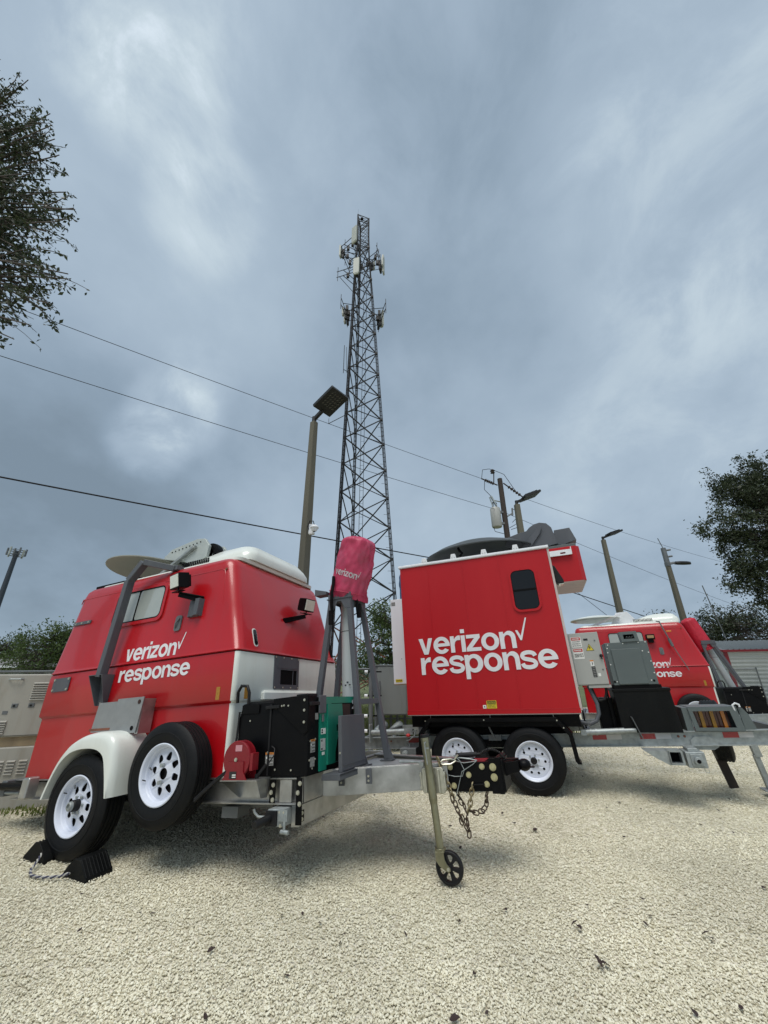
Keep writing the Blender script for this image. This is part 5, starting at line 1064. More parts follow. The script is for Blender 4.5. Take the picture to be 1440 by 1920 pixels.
# amber light tray
fr2 = flat([[(1.775, .640), (2.225, .640), (2.205, .872), (1.755, .872)], [(1.815, .672), (2.155, .672), (2.138, .835), (1.795, .835)]], .02)
tr_ = obj('lamp_tray', place(fr2, (0, .22, 0), (1, 0, 0), (0, 0, 1), (0, -1, 0)), 'slate', B, .004)
mb = MB(); mb.box(1.765, 2.215, .215, .60, .868, .878); mb.box(1.765, 2.215, .215, .60, .632, .642); mb.box(1.70, 1.765, .22, .60, .635, .872); mb.box(2.20, 2.215, .22, .6, .64, .87); obj('tray_shell', mb, 'slate', tr_)
for i in range(10):
    x = 1.80 + i * .034; amb = i in (2, 5, 8)
    mb = MB(); mb.box(x, x + .030, .30, .34 if not amb else .325, .66, .85) if not amb else mb.box(x, x + .034, .285, .33, .66, .85); obj('lamp_bar', mb, 'orange' if i == 8 else ('amber' if amb else 'redbox'), tr_, .002)
mb = MB(); mb.prism([(2.23, .64), (2.33, .66), (2.30, .80), (2.265, .86), (2.225, .86)], .22, .235); mb.box(2.225, 2.30, .22, .5, .635, .65); obj('tray_bracket', mb, 'slate', B)
mb = MB(); mb.tube([(2.19, .21, .83), (2.18, .2, .89), (2.21, .2, .91), (2.24, .2, .895), (2.24, .2, .87)], .010, 8); obj('clamp_hook', mb, 'offwhite', tr_)
# spare tyre lying under the nose, dark post and silver jack leg
g_ = wheel(B, (2.14, .90, .575), 'round', rot=(0, 0, R(75)), scale=.93)
mb = MB(); mb.beam((2.04, .82, .45), (2.11, .82, .00), .085, .05, (0, 1, 0)); obj('prop_post', mb, 'wood', B)
mb = MB(); mb.beam((2.43, .90, .60), (2.46, .90, .30), .07, .07, (0, 1, 0)); mb.beam((2.44, .90, .32), (2.465, .90, -.02), .055, .055, (0, 1, 0)); mb.box(2.39, 2.55, .82, .98, -.03, -.015); obj('jack_leg', mb, 'galv', B, .003)
# roof dish (stowed face down) and its mount
dm = MB(); dc = Vector((-.42, 1.02, 3.20)); tilt = Matrix.Rotation(R(-1.5), 3, 'Y') @ Matrix.Rotation(R(2), 3, 'X')
prof = [(.001, .245), (.25, .228), (.5, .175), (.75, .085), (.90, .004), (.915, 0), (.915, -.014), (.89, -.014), (.74, .066), (.5, .155), (.25, .208), (.001, .225)]
tmp = MB(); tmp.lathe(prof, (0, 0, 0), 'z', 64); dm.add([tilt @ Vector(p) + dc for p in tmp.v], tmp.f)
obj('satellite_dish', dm, 'dishgrey', B, smooth=50)
PM = [(.05, 3.25), (.12, 3.38), (.32, 3.43), (.42, 3.44), (.47, 3.49), (.55, 3.535), (.64, 3.55), (.74, 3.52), (.80, 3.44), (.82, 3.32), (.85, 3.16), (.45, 3.10), (.20, 3.15)]
for y0, y1 in ((.80, .83), (1.22, 1.25)):
    mb = MB(); mb.prism(PM, y0, y1); mt = obj('dish_mount', mb, 'grey', B, .004)
mb = MB(); mb.box(.15, .8, .83, 1.22, 3.18, 3.40); mb.cyl((.64, .81, 3.42), (.64, 1.24, 3.42), .10, 20); obj('mount_core', mb, 'grey', B)
mb = MB(); mb.prism([(.30, 3.10), (.42, 3.13), (.62, 3.36), (.66, 3.46), (.61, 3.47), (.30, 3.16), (.05, 3.10)], .765, .785); obj('mount_link', mb, 'grey', B, .003)
mb = MB(); mb.prism([(.80, 3.16), (.83, 3.39), (1.06, 3.395), (1.12, 3.18), (1.0, 3.155), (.92, 3.12)], .82, 1.22); obj('mount_motor', mb, 'grey', B, .006)
mb = MB(); mb.box(.66, 1.08, .70, 1.35, 2.985, 3.10); obj('mount_base', mb, 'slate', B, .006)
mb = MB(); mb.box(.10, .66, .85, 1.20, 2.915, 3.16); obj('mount_pedestal', mb, 'blackmatte', B)
mb = MB(); mb.tube([(-.62, .28, 3.17), (-.60, .26, 3.11), (-.56, .25, 3.07), (-.60, .24, 3.02)], .02, 8); obj('dish_stop', mb, 'blackmatte', B)
# red overhang at the nose and white roof rail
def wedge(z0, z1, zc): return None
ov = MB(); P1 = [(.652, .55), (1.05, .55), (1.105, .62), (1.105, 1.75), (.652, 1.75)]
ov.loft([[(a, b, 2.505 + .03 * (b - .55)) for a, b in P1], [(a, b, 3.02) for a, b in P1]]); obj('roof_overhang', ov, 'red_flat', B, .003)
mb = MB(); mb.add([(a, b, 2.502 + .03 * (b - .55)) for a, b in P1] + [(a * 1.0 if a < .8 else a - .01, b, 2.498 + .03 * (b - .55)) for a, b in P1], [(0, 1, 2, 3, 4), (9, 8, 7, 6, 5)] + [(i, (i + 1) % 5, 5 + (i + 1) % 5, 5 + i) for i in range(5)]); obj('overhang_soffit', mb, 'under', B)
rw = flat([[(.672, 2.885), (.98, 2.885), (.98, 2.955), (.672, 2.955)], rr2(.83, .905, 2.905, 2.93, .012)], .02); obj('roof_rail', place(rw, (0, .52, 0), (1, 0, 0), (0, 0, 1), (0, -1, 0)), 'offwhite', B, .003)
mb = MB(); mb.box(.672, .98, .50, .55, 2.955, 2.966); mb.box(.60, .672, .5, .55, 2.915, 2.96); mb.box(.98, .99, .50, .55, 2.89, 3.0); obj('roof_rail_cap', mb, 'offwhite', B)
mb = MB(); mb.prism([(.668, 2.66), (.70, 2.64), (.775, 2.44), (.775, 2.40), (.70, 2.395), (.668, 2.44)], .06, .22); lp_ = obj('wall_lamp', mb, 'plastic', B, .01)
mb = MB(); mb.box(.705, .77, .07, .21, 2.385, 2.396); obj('lamp_lens', mb, 'lens', lp_)
# white service panel and blue tarpaulin on the far end
mb = MB(); mb.box(-1.93, -1.505, .60, 1.75, 1.235, 2.545); sp_ = obj('service_panel', mb, 'offwhite', B, .006)
for x, z in ((-1.72, 2.36), (-1.70, 2.36), (-1.70, 1.60), (-1.64, 1.60), (-1.78, 1.6), (-1.60, 2.1)): bolt(sp_, (x, .598, z), 'y', .005, 'galvdark')
obj('rating_plate', place(flat([rr2(-1.915, -1.845, 2.44, 2.50, .003)], .0015), (0, .5995, 0), (1, 0, 0), (0, 0, 1), (0, -1, 0)), 'labelgrey', sp_)
q = obj('caution_label', place(flat([rr2(-1.90, -1.785, 1.26, 1.305, .003)], .0015), (0, .5995, 0), (1, 0, 0), (0, 0, 1), (0, -1, 0)), 'yellow', sp_); print_text('label_text', 'CAUTION', q, (-1.89, .5972, 1.272), (1, 0, 0), (0, 0, 1), (0, -1, 0), .022, .095, 'ink', .03)
mb = MB(); mb.box(-1.93, -1.60, .598, .70, 1.222, 1.234); obj('panel_drip_edge', mb, 'tan', sp_)
mb = MB(); rows = []
for j in range(14):
    t = j / 13; z = 2.56 + .50 * t; rr_ = []
    for i in range(40):
        a = 2 * PI * i / 40; c, s_ = math.cos(a), math.sin(a); f = (abs(c) ** 4 + abs(s_) ** 4) ** -.25; k_ = (1 - .35 * max(0, (t - .75) / .25) ** 2)
        wv = 1 + .05 * noise.noise(Vector((c * 3, s_ * 3, t * 5)))
        rr_.append((-1.66 + .165 * c * f * k_ * wv, 1.15 + .50 * s_ * f * k_ * wv, z))
    rows.append(rr_)
mb.loft(rows); tp_ = obj('tarpaulin', mb, 'tarp', None, smooth=60); tp_.matrix_world = FBm; tag(tp_, 'dark blue tarpaulin wrapped over the unit at the end of the box trailer', 'tarpaulin')

# ================================================================ second moulded trailer, behind on the right
def frame_from(yaw, pitch, roll, O):
    y, p, r_ = R(yaw), R(pitch), R(roll); x = Vector((math.cos(y) * math.cos(p), math.sin(y) * math.cos(p), math.sin(p)))
    z = Vector((0, 0, 1)); z = (z - x * z.dot(x)).normalized(); yy = z.cross(x); c, s_ = math.cos(r_), math.sin(r_)
    return frame_m(x, yy * c + z * s_, z * c - yy * s_, O)
FT = frame_from(-26.0, .65, -.8, (5.764, 9.350, -.02))
Tt = response_trailer('red and white trailer with a thin rod pole, partly hidden behind the box trailer', FT, False)
def cpw(x, z): return Vector((x, .27 + (z - 1.446) * .0711, z))
mb = MB(); mb.cyl((.50, .22, 2.42), (.63, .18, 1.86), .014, 10); mb.cyl((.63, .18, 1.86), (.80, .20, 1.36), .009, 8); mb.cyl((.585, .16, 2.02), (.62, .16, 1.86), .03, 12); mb.cyl((.49, .21, 2.40), (.44, .2, 2.42), .012, 8); obj('rod_pole', mb, 'galvdark', Tt)
mb = MB(); mb.box(.165, .335, .17, .28, 2.03, 2.14); q = obj('work_lamp', mb, 'black', Tt, .006); mb = MB(); mb.box(.185, .315, .164, .170, 2.055, 2.115); obj('lamp_lens', mb, mat('lamp_amber', (.35, .22, .10), .3, coat=.5), q); mb = MB(); mb.box(.20, .30, .20, .30, 1.96, 2.03); obj('lamp_bracket', mb, 'black', q)
mb = MB(); mb.box(.60, .70, .318, .326, 2.18, 2.215); obj('side_marker', mb, 'orange', Tt, .004)
dm = MB(); dm.lathe([(.001, .10), (.25, .088), (.45, .055), (.62, .004), (.62, -.012), (.45, .038), (.001, .082)], (-.75, .95, 2.62), 'z', 48); obj('satellite_dish', dm, 'white', Tt, smooth=50)
mb = MB(); mb.beam((-.9, .5, 2.42), (-.20, .5, 2.68), .04, .05); mb.prism([(-.45, 2.45), (-.30, 2.72), (-.05, 2.74), (.08, 2.55), (.12, 2.45)], .62, .9); obj('dish_mount', mb, 'offwhite', Tt, .004)
bag('bright red fabric cover leaning on the mast of the trailer by the shed', FT, (1.43, 1.2, 1.80), (1.20, 1.2, 2.55), .180, .165, 'redfab', None, seed=4)

# ================================================================ far structures
# ---- beige generator set at the left
gE = Vector((-3.72, 5.25, 0)); ga = R(20); gu = Vector((-math.cos(ga), -math.sin(ga), 0)); gn = Vector((math.sin(ga), -math.cos(ga), 0))
# frame: x = leftwards along the face reversed, y = depth away, z up ; origin at the right front foot
GM = frame_m(-gu, -gn, (0, 0, 1), gE)
G = empty('standby_generator', 'weathered beige standby generator enclosure behind the left end of the near trailer', 'generator', GM)
mb = MB(); mb.box(-3.0, 0, 0, 1.15, .685, 1.345); up_ = obj('upper_enclosure', mb, 'beige', G, .02)
mb = MB(); mb.box(-2.98, -.02, .03, 1.12, .59, .685); obj('enclosure_band', mb, 'tan', G)
mb = MB(); mb.box(-3.0, 0, -.01, 1.16, -.03, .588); lo_ = obj('lower_enclosure', mb, 'beige', G, .015)
def louvers(par, x0, x1, z0, z1, n_, dep=.02):
    for i in range(n_):
        z = z0 + (z1 - z0) * (i + .5) / n_; h = (z1 - z0) / n_
        mb = MB(); mb.add([(x0, -.001, z + h * .35), (x1, -.001, z + h * .35), (x1, -dep, z - h * .3), (x0, -dep, z - h * .3), (x0, -.001, z - h * .42), (x1, -.001, z - h * .42)], [(0, 3, 2, 1), (3, 4, 5, 2), (0, 4, 3), (1, 2, 5)]); obj('louver', mb, 'beige', par)
louvers(up_, -.47, -.20, 1.06, 1.26, 8); louvers(up_, -.80, -.62, .72, .86, 6); louvers(up_, -1.5, -1.2, 1.06, 1.26, 8)
for x0 in (-.56, -.46, -.35, -.70): 
    louvers(lo_, x0 - .04, x0 + .035, .32, .47, 5, .028)
for x in (-.594, -.436, -.25):
    mb = MB(); mb.box(x - .030, x + .030, -.006, .002, .985, 1.03); lt_ = obj('latch', mb, 'galvdark', up_, .003); mb = MB(); mb.cyl((x - .004, -.006, 1.007), (x - .004, -.014, 1.007), .012, 10); obj('latch_knob', mb, 'plastic', lt_)
for x in (-.66, -.30):
    mb = MB(); mb.box(x - .03, x + .02, -.004, .002, .92, .955); obj('badge', mb, 'galvdark', up_)
mb = MB(); mb.tube([(-.72, -.01, 1.285), (-.70, -.035, 1.29), (-.60, -.035, 1.29), (-.58, -.01, 1.285)], .009, 8); obj('lift_handle', mb, 'galv', up_)
mb = MB(); mb.box(-.90, -.03, -.003, .001, .70, .703); mb.box(-.905, -.90, -.003, .001, .70, 1.32); obj('door_gap', mb, 'blackmatte', up_)

# ---- grey electrical cabinet on posts by the fence
K = empty('utility_cabinet', 'grey steel electrical cabinet on posts left of the box trailer', 'cabinet', Tw((-.20, 8.35, 0)))
mb = MB(); mb.box(0, .62, 0, .30, .60, 1.475); kb = obj('cabinet_body', mb, 'galvdark', K, .006); kb.data.materials[0] = mat('cabinet_grey_weathered', (.20, .215, .21), .5, var=.08, vscale=3, dirt=(.10, .10, .08), dirtamt=.5, streak=True)
mb = MB(); mb.box(.05, .60, -.018, -.001, .62, 1.455); obj('cabinet_door', mb, kb.data.materials[0], kb, .004)
mb = MB(); mb.box(-.02, .64, -.03, .32, 1.476, 1.492); obj('cabinet_lid', mb, 'galv', kb)
mb = MB(); mb.box(.085, .105, -.05, -.018, 1.05, 1.13); obj('door_handle', mb, 'galv', kb)
for x in (.02, .55):
    mb = MB(); mb.box(x, x + .05, .30, .35, -.05, 1.46); obj('post', mb, 'galvdark', K)
for x in (.16, .30, .42):
    mb = MB(); mb.cyl((x, .12, .05), (x, .12, .60), .026, 10); obj('conduit', mb, 'galvdark', K)
for x in (.05, .33):
    mb = MB(); mb.cyl((x, -.05, .34), (x + .14, .10, .44), .075, 18); mb.ball((x, -.05, .34), .075, 16, 10); mb.cyl((x - .03, -.10, .25), (x + .03, -.02, .30), .05, 12); obj('junction_elbow', mb, 'galv', K, smooth=50)
mb = MB(); mb.box(-.15, .75, .31, .33, .50, .53); obj('cabinet_rail', mb, 'galvdark', K)

# ---- chain link fence
def fence(name, label, pts, h, gap=.06, group=None):
    F_ = empty(name, label, 'fence', None)
    for i in range(len(pts) - 1):
        a, b = Vector((*pts[i], 0)), Vector((*pts[i + 1], 0)); d = b - a; l = d.length; d.normalize(); n_ = max(1, round(l / 2.6))
        for k in range(n_ + (1 if i == len(pts) - 2 else 0)):
            p = a + d * (l * k / n_); mb = MB(); mb.cyl((p.x, p.y, -.1), (p.x, p.y, h + .03), .028, 12); mb.ball((p.x, p.y, h + .04), .035, 10, 6); obj('post', mb, 'galvdark', F_, smooth=50)
        mb = MB(); mb.cyl(a + Vector((0, 0, h)), b + Vector((0, 0, h)), .021, 10); obj('top_rail', mb, 'galvdark', F_, smooth=50)
        mb = MB(); c = int((l + h) / gap); q = d.cross(Vector((0, 0, 1))) * .003
        for k in range(c):
            s0 = k * gap
            for sg in (0, 1):
                x0, x1 = s0 - h, s0; z0, z1 = 0.0, h
                if x0 < 0: z0 = -x0; x0 = 0
                if x1 > l: z1 = h - (x1 - l); x1 = l
                if z1 <= z0: continue
                if sg: x0, x1 = l - x0, l - x1
                p0 = a + d * x0 + Vector((0, 0, z0 + .03)); p1 = a + d * x1 + Vector((0, 0, z1 + .0)); w_ = Vector((0, 0, .0022))
                t_ = (p1 - p0).normalized().cross(d.cross(Vector((0, 0, 1)))).normalized() * .0016
                off = q * (1 if sg else -1)
                mb.add([p0 - t_ + off, p0 + t_ + off, p1 + t_ + off, p1 - t_ + off, p0 + off * 1.8, p1 + off * 1.8], [(0, 1, 2, 3), (0, 4, 5, 3), (4, 1, 2, 5)])
        obj('chain_link_mesh', mb, 'galvdark', F_, smooth=0, kind='stuff')
    return F_
fence('chain_link_fence', 'galvanised chain link fence running behind the trailers and the beige generator', [(-15, 7.6), (-3, 8.75), (2.6, 9.15)], 1.42)
fence('chain_link_fence', 'galvanised chain link fence stretch running back towards the shed', [(2.7, 9.25), (4.6, 14.5), (15.5, 17.8)], 1.42)
gp_ = empty('gate_post', 'grey pipe gate post with four pale cable clips', 'post', Tw((-.27, 8.05, 0)))
mb = MB(); mb.cyl((0, 0, -.1), (0, 0, 1.34), .042, 16); obj('post_pipe', mb, 'galvdark', gp_, smooth=50); mb = MB(); mb.cyl((.16, .02, -.1), (.16, .02, 1.2), .02, 10); obj('side_pipe', mb, 'galvdark', gp_, smooth=50)
for z in (.38, .62, .95, 1.36):
    mb = MB(); mb.cyl((-.12, -.03, z), (-.06, -.03, z), .028, 10); obj('white_knob', mb, 'offwhite', gp_, .004); mb = MB(); mb.box(-.07, .2, -.02, .02, z - .012, z + .012); obj('clip', mb, 'black', gp_)

# ---- metal shed on the right
SM = Matrix.Translation((16.15, 20.0, 0)) @ Matrix.Rotation(R(-11), 4, 'Z')
S_ = empty('metal_shed', 'long pale metal shed with dark red trim at the right edge', 'shed', SM)
WH = 2.22
for i in range(13):
    z0 = i * WH / 13; z1 = z0 + WH / 13; mb = MB(); pr = [(0, z0), (-.006, z0 + .012), (-.030, z0 + .024), (-.030, z0 + .085), (-.006, z0 + .10), (-.006, z1 - .02), (-.012, z1 - .01), (0, z1)]
    mb.add([(x, y, z) for x in (.12, 14) for y, z in pr], [(k, k + 1, 9 + k, 8 + k) for k in range(7)]); obj('siding_panel', mb, 'shedwall', S_)
mb = MB(); mb.box(0.12, 14, .002, .1, 0, WH); mb.box(.12, .2, .1, 7, 0, WH); obj('wall_core', mb, 'shedwall', S_)
mb = MB(); mb.box(-.02, .12, -.05, .06, 0, WH + .02); obj('corner_trim', mb, 'shedtrim', S_)
mb = MB(); mb.box(-.10, 14.1, -.14, -.10, WH - .03, WH + .07); obj('eave_trim', mb, 'shedtrim', S_)
mb = MB(); mb.add([(-.12, -.14, WH + .06), (-.12, 3.5, WH + .66), (-.05, 3.5, WH + .66), (-.05, -.14, WH + .06), (-.12, -.14, WH - .03), (-.12, 3.5, WH + .54)], [(0, 1, 2, 3), (0, 4, 5, 1)]); obj('gable_trim', mb, 'shedtrim', S_)
for i in range(60):
    x = -.05 + i * .235; mb = MB(); pr = [(0, 0), (.17, 0), (.19, .045), (.215, .045), (.235, 0)]
    mb.add([(x + a, y, (WH + .065 if y < 0 else WH + .665) + b) for y in (-.12, 3.5) for a, b in pr], [(k, k + 1, 6 + k, 5 + k) for k in range(4)]); obj('roof_sheet', mb, 'shedroof', S_)
mb = MB(); mb.add([(0.1, 0.05, WH), (.1, 7, WH), (.1, 3.5, WH + .6)], [(0, 1, 2)]); obj('gable_wall', mb, 'shedwall', S_)

# ---- far house roof on the left
H_ = empty('house', 'low house with a grey roof beyond the fence at the left', 'house', Matrix.Translation((-44, 40, 0)))
mb = MB(); mb.box(-4, 9.0, 0, 6, 0, 2.45); obj('wall', mb, 'housewall', H_)
mb = MB(); mb.add([(-5, -.6, 2.35), (9.6, -.6, 2.35), (9.0, 3, 3.15), (-5, 3, 3.15), (9.6, 6.6, 2.35), (-5, 6.6, 2.35), (-5, -.6, 2.2), (9.6, -.6, 2.2)], [(0, 1, 2, 3), (3, 2, 4, 5), (1, 4, 2), (0, 6, 7, 1)]); obj('roof', mb, 'roofgrey', H_)
mb = MB(); mb.box(-5, 9.65, -.66, -.6, 2.22, 2.40); obj('gutter', mb, 'offwhite', H_)

# ---- lamp posts
def lamp_post(x, y, h, label, head=True, ang=0.0, w0=.20, w1=.33, cobra=False, tilt=25):
    T_ = empty('lamp_post', label, 'lamp post', Matrix.Translation((x, y, 0)) @ Matrix.Rotation(ang, 4, 'Z'), 'concrete lamp posts')
    mb = MB()
    def sq(w_, z, c=.14): k = w_ / 2; e_ = k * (1 - c); return [(k, -e_, z), (k, e_, z), (e_, k, z), (-e_, k, z), (-k, e_, z), (-k, -e_, z), (-e_, -k, z), (e_, -k, z)]
    mb.loft([sq(w1, -.2), sq(w0, h)]); obj('pole', mb, 'concrete', T_)
    if cobra:
        mb = MB(); mb.box(-.09, .09, -.12, .12, h, h + .22); mb.tube([(0, 0, h + .10), (.35, 0, h + .18), (.6, 0, h + .22)], .045, 8); obj('lamp_arm', mb, 'galvdark', T_)
        mb = MB(); mb.loft([[(a, b * s_, h + .20 + c_) for b, c_ in ((-1, 0), (-.7, .09), (.7, .09), (1, 0), (.7, -.06), (-.7, -.06))] for a, s_ in ((.5, .10), (.75, .20), (1.15, .20), (1.45, .06))]); obj('lamp_head', mb, 'bronze', T_, smooth=40)
        return T_
    tl = Matrix.Rotation(R(-tilt), 3, 'Y')
    mb = MB(); mb.cyl((0, 0, h), (0, 0, h + .16), .055, 12); mb.beam((0, 0, h + .10), tl @ Vector((.32, 0, 0)) + Vector((0, 0, h + .12)), .07, .09); obj('lamp_arm', mb, 'bronze', T_, .006)
    hd = MB(); c = tl @ Vector((.60, 0, .02)) + Vector((0, 0, h + .12)); hd.obox(c, (.34, .27, .04), tl); 
    for i in range(9): hd.obox(c + tl @ Vector((-.24 + i * .06, 0, .06)), (.006, .22, .03), tl)
    ho = obj('lamp_head', hd, 'bronze', T_, .006)
    for i in range(5):
        for j in range(5):
            mb = MB(); mb.obox(c + tl @ Vector((-.12 + i * .085, -.16 + j * .08, -.042)), (.028, .012, .003), tl @ Matrix.Rotation(R(35), 3, 'Z')); obj('led_module', mb, 'led', ho)
    return T_
A_l = lamp_post(-1.685, 8.05, 7.0, 'tallest looking concrete lamp post, just left of the lattice tower', ang=R(-38), w0=.140, w1=.225, tilt=21)
lamp_post(10.13, 17.4, 7.0, 'concrete lamp post rising behind the second red trailer', ang=R(6), w0=.155, w1=.28, tilt=18)
lamp_post(4.84, 13.2, 7.0, 'concrete lamp post with its flat head above the box trailer roof', ang=R(5), w0=.17, w1=.28, tilt=22)
lamp_post(16.44, 22.4, 7.0, 'concrete post with a rounded street lamp head, farthest right', ang=R(5), cobra=True, w0=.19, w1=.33)
# dome camera on the near post
C_ = empty('security_camera', 'white dome security camera mounted on the nearest lamp post', 'security camera', Matrix.Translation((-1.52, 7.83, 4.15)))
mb = MB(); mb.box(-.07, .05, -.02, .07, -.10, .12); mb.beam((0, 0, .05), (.06, -.10, .05), .04, .04); obj('mount_box', mb, 'offwhite', C_, .008)
mb = MB(); mb.lathe([(.001, .055), (.05, .05), (.085, .02), (.09, -.005), (.078, -.02), (.001, -.02)], (.07, -.12, .0), 'z', 24); obj('housing', mb, 'offwhite', C_, smooth=60)
mb = MB(); mb.lathe([(.070, -.02), (.060, -.055), (.032, -.085), (.001, -.095)], (.07, -.12, 0), 'z', 24); obj('dome_ring', mb, 'offwhite', C_, smooth=60); mb = MB(); mb.ball((.07, -.125, -.062), .036, 16, 10); obj('lens_dome', mb, 'darkglass', C_, smooth=60)
mb = MB(); mb.tube([(-.05, 0, -.05), (-.09, -.03, .06), (-.05, -.06, .17), (.03, -.08, .16), (.06, -.10, .06)], .010, 8); obj('cable_loop', mb, 'wire', C_, smooth=60)
# ---- distant poles
mp_ = empty('monopole', 'slim distant mobile phone mast at the left edge', 'mast', Matrix.Translation((-97, 100, 0)))
mb = MB(); mb.cyl((0, 0, 0), (0, 0, 32.2), .80, 14, .48); obj('pole', mb, mat('monopole_blue_grey', (.035, .045, .06), .6), mp_, smooth=50)
for i in range(12):
    a = 2 * PI * i / 12; mb = MB(); r_ = 1.9; mb.box(r_ * math.cos(a) - .15, r_ * math.cos(a) + .15, r_ * math.sin(a) - .13, r_ * math.sin(a) + .13, 30.8 + (i % 3) * .3, 32.6 + (i % 2) * .4); obj('panel_antenna', mb, 'antenna' if i % 3 == 0 else 'galvdark', mp_)
mb = MB()
for z in (31.2, 32.4):
    for i in range(12):
        a, b = 2 * PI * i / 12, 2 * PI * (i + 1) / 12; mb.cyl((1.8 * math.cos(a), 1.8 * math.sin(a), z), (1.8 * math.cos(b), 1.8 * math.sin(b), z), .06, 6)
        if i % 3 == 0: mb.cyl((0, 0, z), (1.8 * math.cos(a), 1.8 * math.sin(a), z), .06, 6)
obj('antenna_platform', mb, 'galvdark', mp_)
tp2 = empty('utility_pole', 'slim grey pole with insulators standing just behind the right lamp post', 'utility pole', Matrix.Translation((21.3, 29.0, 0)))
mb = MB(); mb.cyl((0, 0, 0), (0, 0, 10.1), .26, 10, .17); obj('pole', mb, 'galvdark', tp2, smooth=50)
for z in (8.9, 9.4, 9.9): mb = MB(); mb.cyl((0, 0, z), (.45, -.1, z + .05), .07, 8); obj('insulator', mb, 'galvdark', tp2)
mb = MB(); mb.cyl((0, 0, 10.1), (-.2, 0, 10.9), .03, 6); obj('tip_rod', mb, 'galvdark', tp2)
ant = tag(obj('antenna_mast', MB().tube([(19.6, 24.0, 0), (19.75, 24.0, 3.2), (19.35, 24.0, 6.2)], .03, 6), 'galvdark'), 'thin bare rod rising from behind the trees right of the lamp posts', 'antenna')

# ---- utility pole with transformer
E_ = empty('utility_pole', 'dark wooden utility pole with a transformer above the box trailer', 'utility pole', Matrix.Translation((5.56, 16.9, 0)))
mb = MB(); mb.cyl((0, 0, -.2), (0, 0, 9.95), .16, 14, .115); obj('pole', mb, 'wood', E_, smooth=50)
mb = MB(); mb.lathe([(.001, -.48), (.21, -.48), (.23, -.44), (.23, .40), (.20, .46), (.001, .50)], (-.42, -.05, 7.95), 'z', 20); trf = obj('transformer', mb, 'cabinet', E_, smooth=40)
for x in (-.5, -.34):
    mb = MB(); mb.lathe([(.02, 0), (.05, .04), (.025, .08), (.05, .12), (.025, .16), (.045, .2), (.015, .26)], (x, -.05, 8.44), 'z', 10); obj('bushing', mb, 'black', trf)
mb = MB(); mb.cyl((.05, -.05, 7.45), (-.42, -.05, 7.45), .24, 12, .24); mb = MB(); mb.box(-.2, .1, -.1, .0, 7.6, 7.7); mb.box(-.2, .1, -.1, .0, 8.15, 8.25); obj('transformer_bracket', mb, 'galvdark', E_)
mb = MB(); mb.lathe([(.02, 0), (.11, .03), (.05, .10), (.12, .14), (.04, .22)], (-.30, 0, 10.25), 'z', 12); mb.cyl((-.30, 0, 9.8), (-.25, 0, 10.25), .025, 8); obj('pin_insulator', mb, 'wood', E_)
for s_, a, b in ((-1, (-.15, 0, 9.62), (-.95, -.3, 9.82)), (1, (.15, 0, 9.72), (1.35, .75, 9.25))):
    mb = MB(); a, b = Vector(a), Vector(b); mb.cyl(a, b, .03, 8)
    for k in range(5): c = a.lerp(b, .25 + k * .12); mb.cyl(c, c + (b - a).normalized() * .03, .075, 10)
    obj('strain_insulator', mb, 'wood', E_)
mb = MB(); mb.beam((-.55, -.1, 9.0), (-.35, -.1, 8.5), .10, .06); mb.beam((-.62, -.1, 8.95), (-.5, -.1, 8.4), .05, .04); mb.cyl((-.1, 0, 8.75), (-.5, -.1, 8.8), .03, 8); obj('fuse_cutout', mb, 'galv', E_)
mb = MB(); mb.cyl((.1, 0, 8.0), (.35, -.05, 8.15), .03, 8); mb.cyl((.35, -.05, 8.05), (.38, -.05, 8.4), .04, 8); obj('arrester', mb, 'galvdark', E_)
for pts in ([(-.55, -.1, 9.0), (-.85, -.2, 9.3), (-.8, -.25, 9.75)], [(-.95, -.3, 9.82), (-.8, -.1, 10.4), (-.45, 0, 10.5), (-.28, 0, 10.45)], [(-.28, 0, 10.45), (.3, .2, 10.3), (.9, .5, 9.45)], [(-.5, -.1, 8.4), (-.48, -.08, 8.7), (-.5, -.05, 8.7)], [(.1, -.15, 7.4), (.45, -.1, 7.6), (.5, 0, 8.2), (.6, .1, 8.15)], [(.15, -.2, 7.3), (.6, 0, 7.5), (.65, .1, 8.2)], [(-.62, -.05, 7.6), (-.55, -.1, 7.25), (-.2, -.2, 7.1)], [(.35, -.05, 8.4), (.55, 0, 8.3), (.5, 0, 7.9), (.3, -.05, 7.7)]):
    q = []
    for i in range(len(pts) - 1):
        for k in range(5): q.append(Vector(pts[i]).lerp(Vector(pts[i + 1]), k / 5))
    q.append(Vector(pts[-1])); mb = MB(); mb.tube(q, .013, 5); obj('jumper_wire', mb, 'wire', E_)
# ---- overhead wires
def wire(label, a, b, r_, sag):
    a, b = Vector(a), Vector(b); P = []
    for i in range(41): t = i / 40; p = a.lerp(b, t); p.z -= sag * 4 * t * (1 - t); P.append(p)
    mb = MB(); mb.tube(P, r_, 5); tag(obj('overhead_wire', mb, 'wire', smooth=180), label, 'wire', 'overhead wires')
wire('uppermost thin wire crossing the sky from the left edge to the utility pole top', (-24.6, -3.0, 10.75), (4.62, 16.6, 9.82), .009, .25)
wire('middle thin wire crossing the sky behind the tower to the utility pole', (-24.7, -3.1, 9.05), (5.45, 16.9, 8.28), .009, .25)
wire('thick lowest wire passing the dome camera and behind the pink cover', (-24.6, -3.0, 5.75), (5.45, 16.9, 5.42), .020, .18)
wire('thin upper wire from the utility pole down to the right edge', (6.9, 17.65, 9.25), (36, 36.5, 9.9), .009, .35)
wire('thin second wire from the utility pole passing behind the lamp posts', (5.6, 16.9, 8.2), (36, 36.5, 5.3), .009, .25)
wire('thick low cable leaving the utility pole towards the right', (5.6, 16.9, 5.4), (26, 30.2, 3.0), .022, .10)
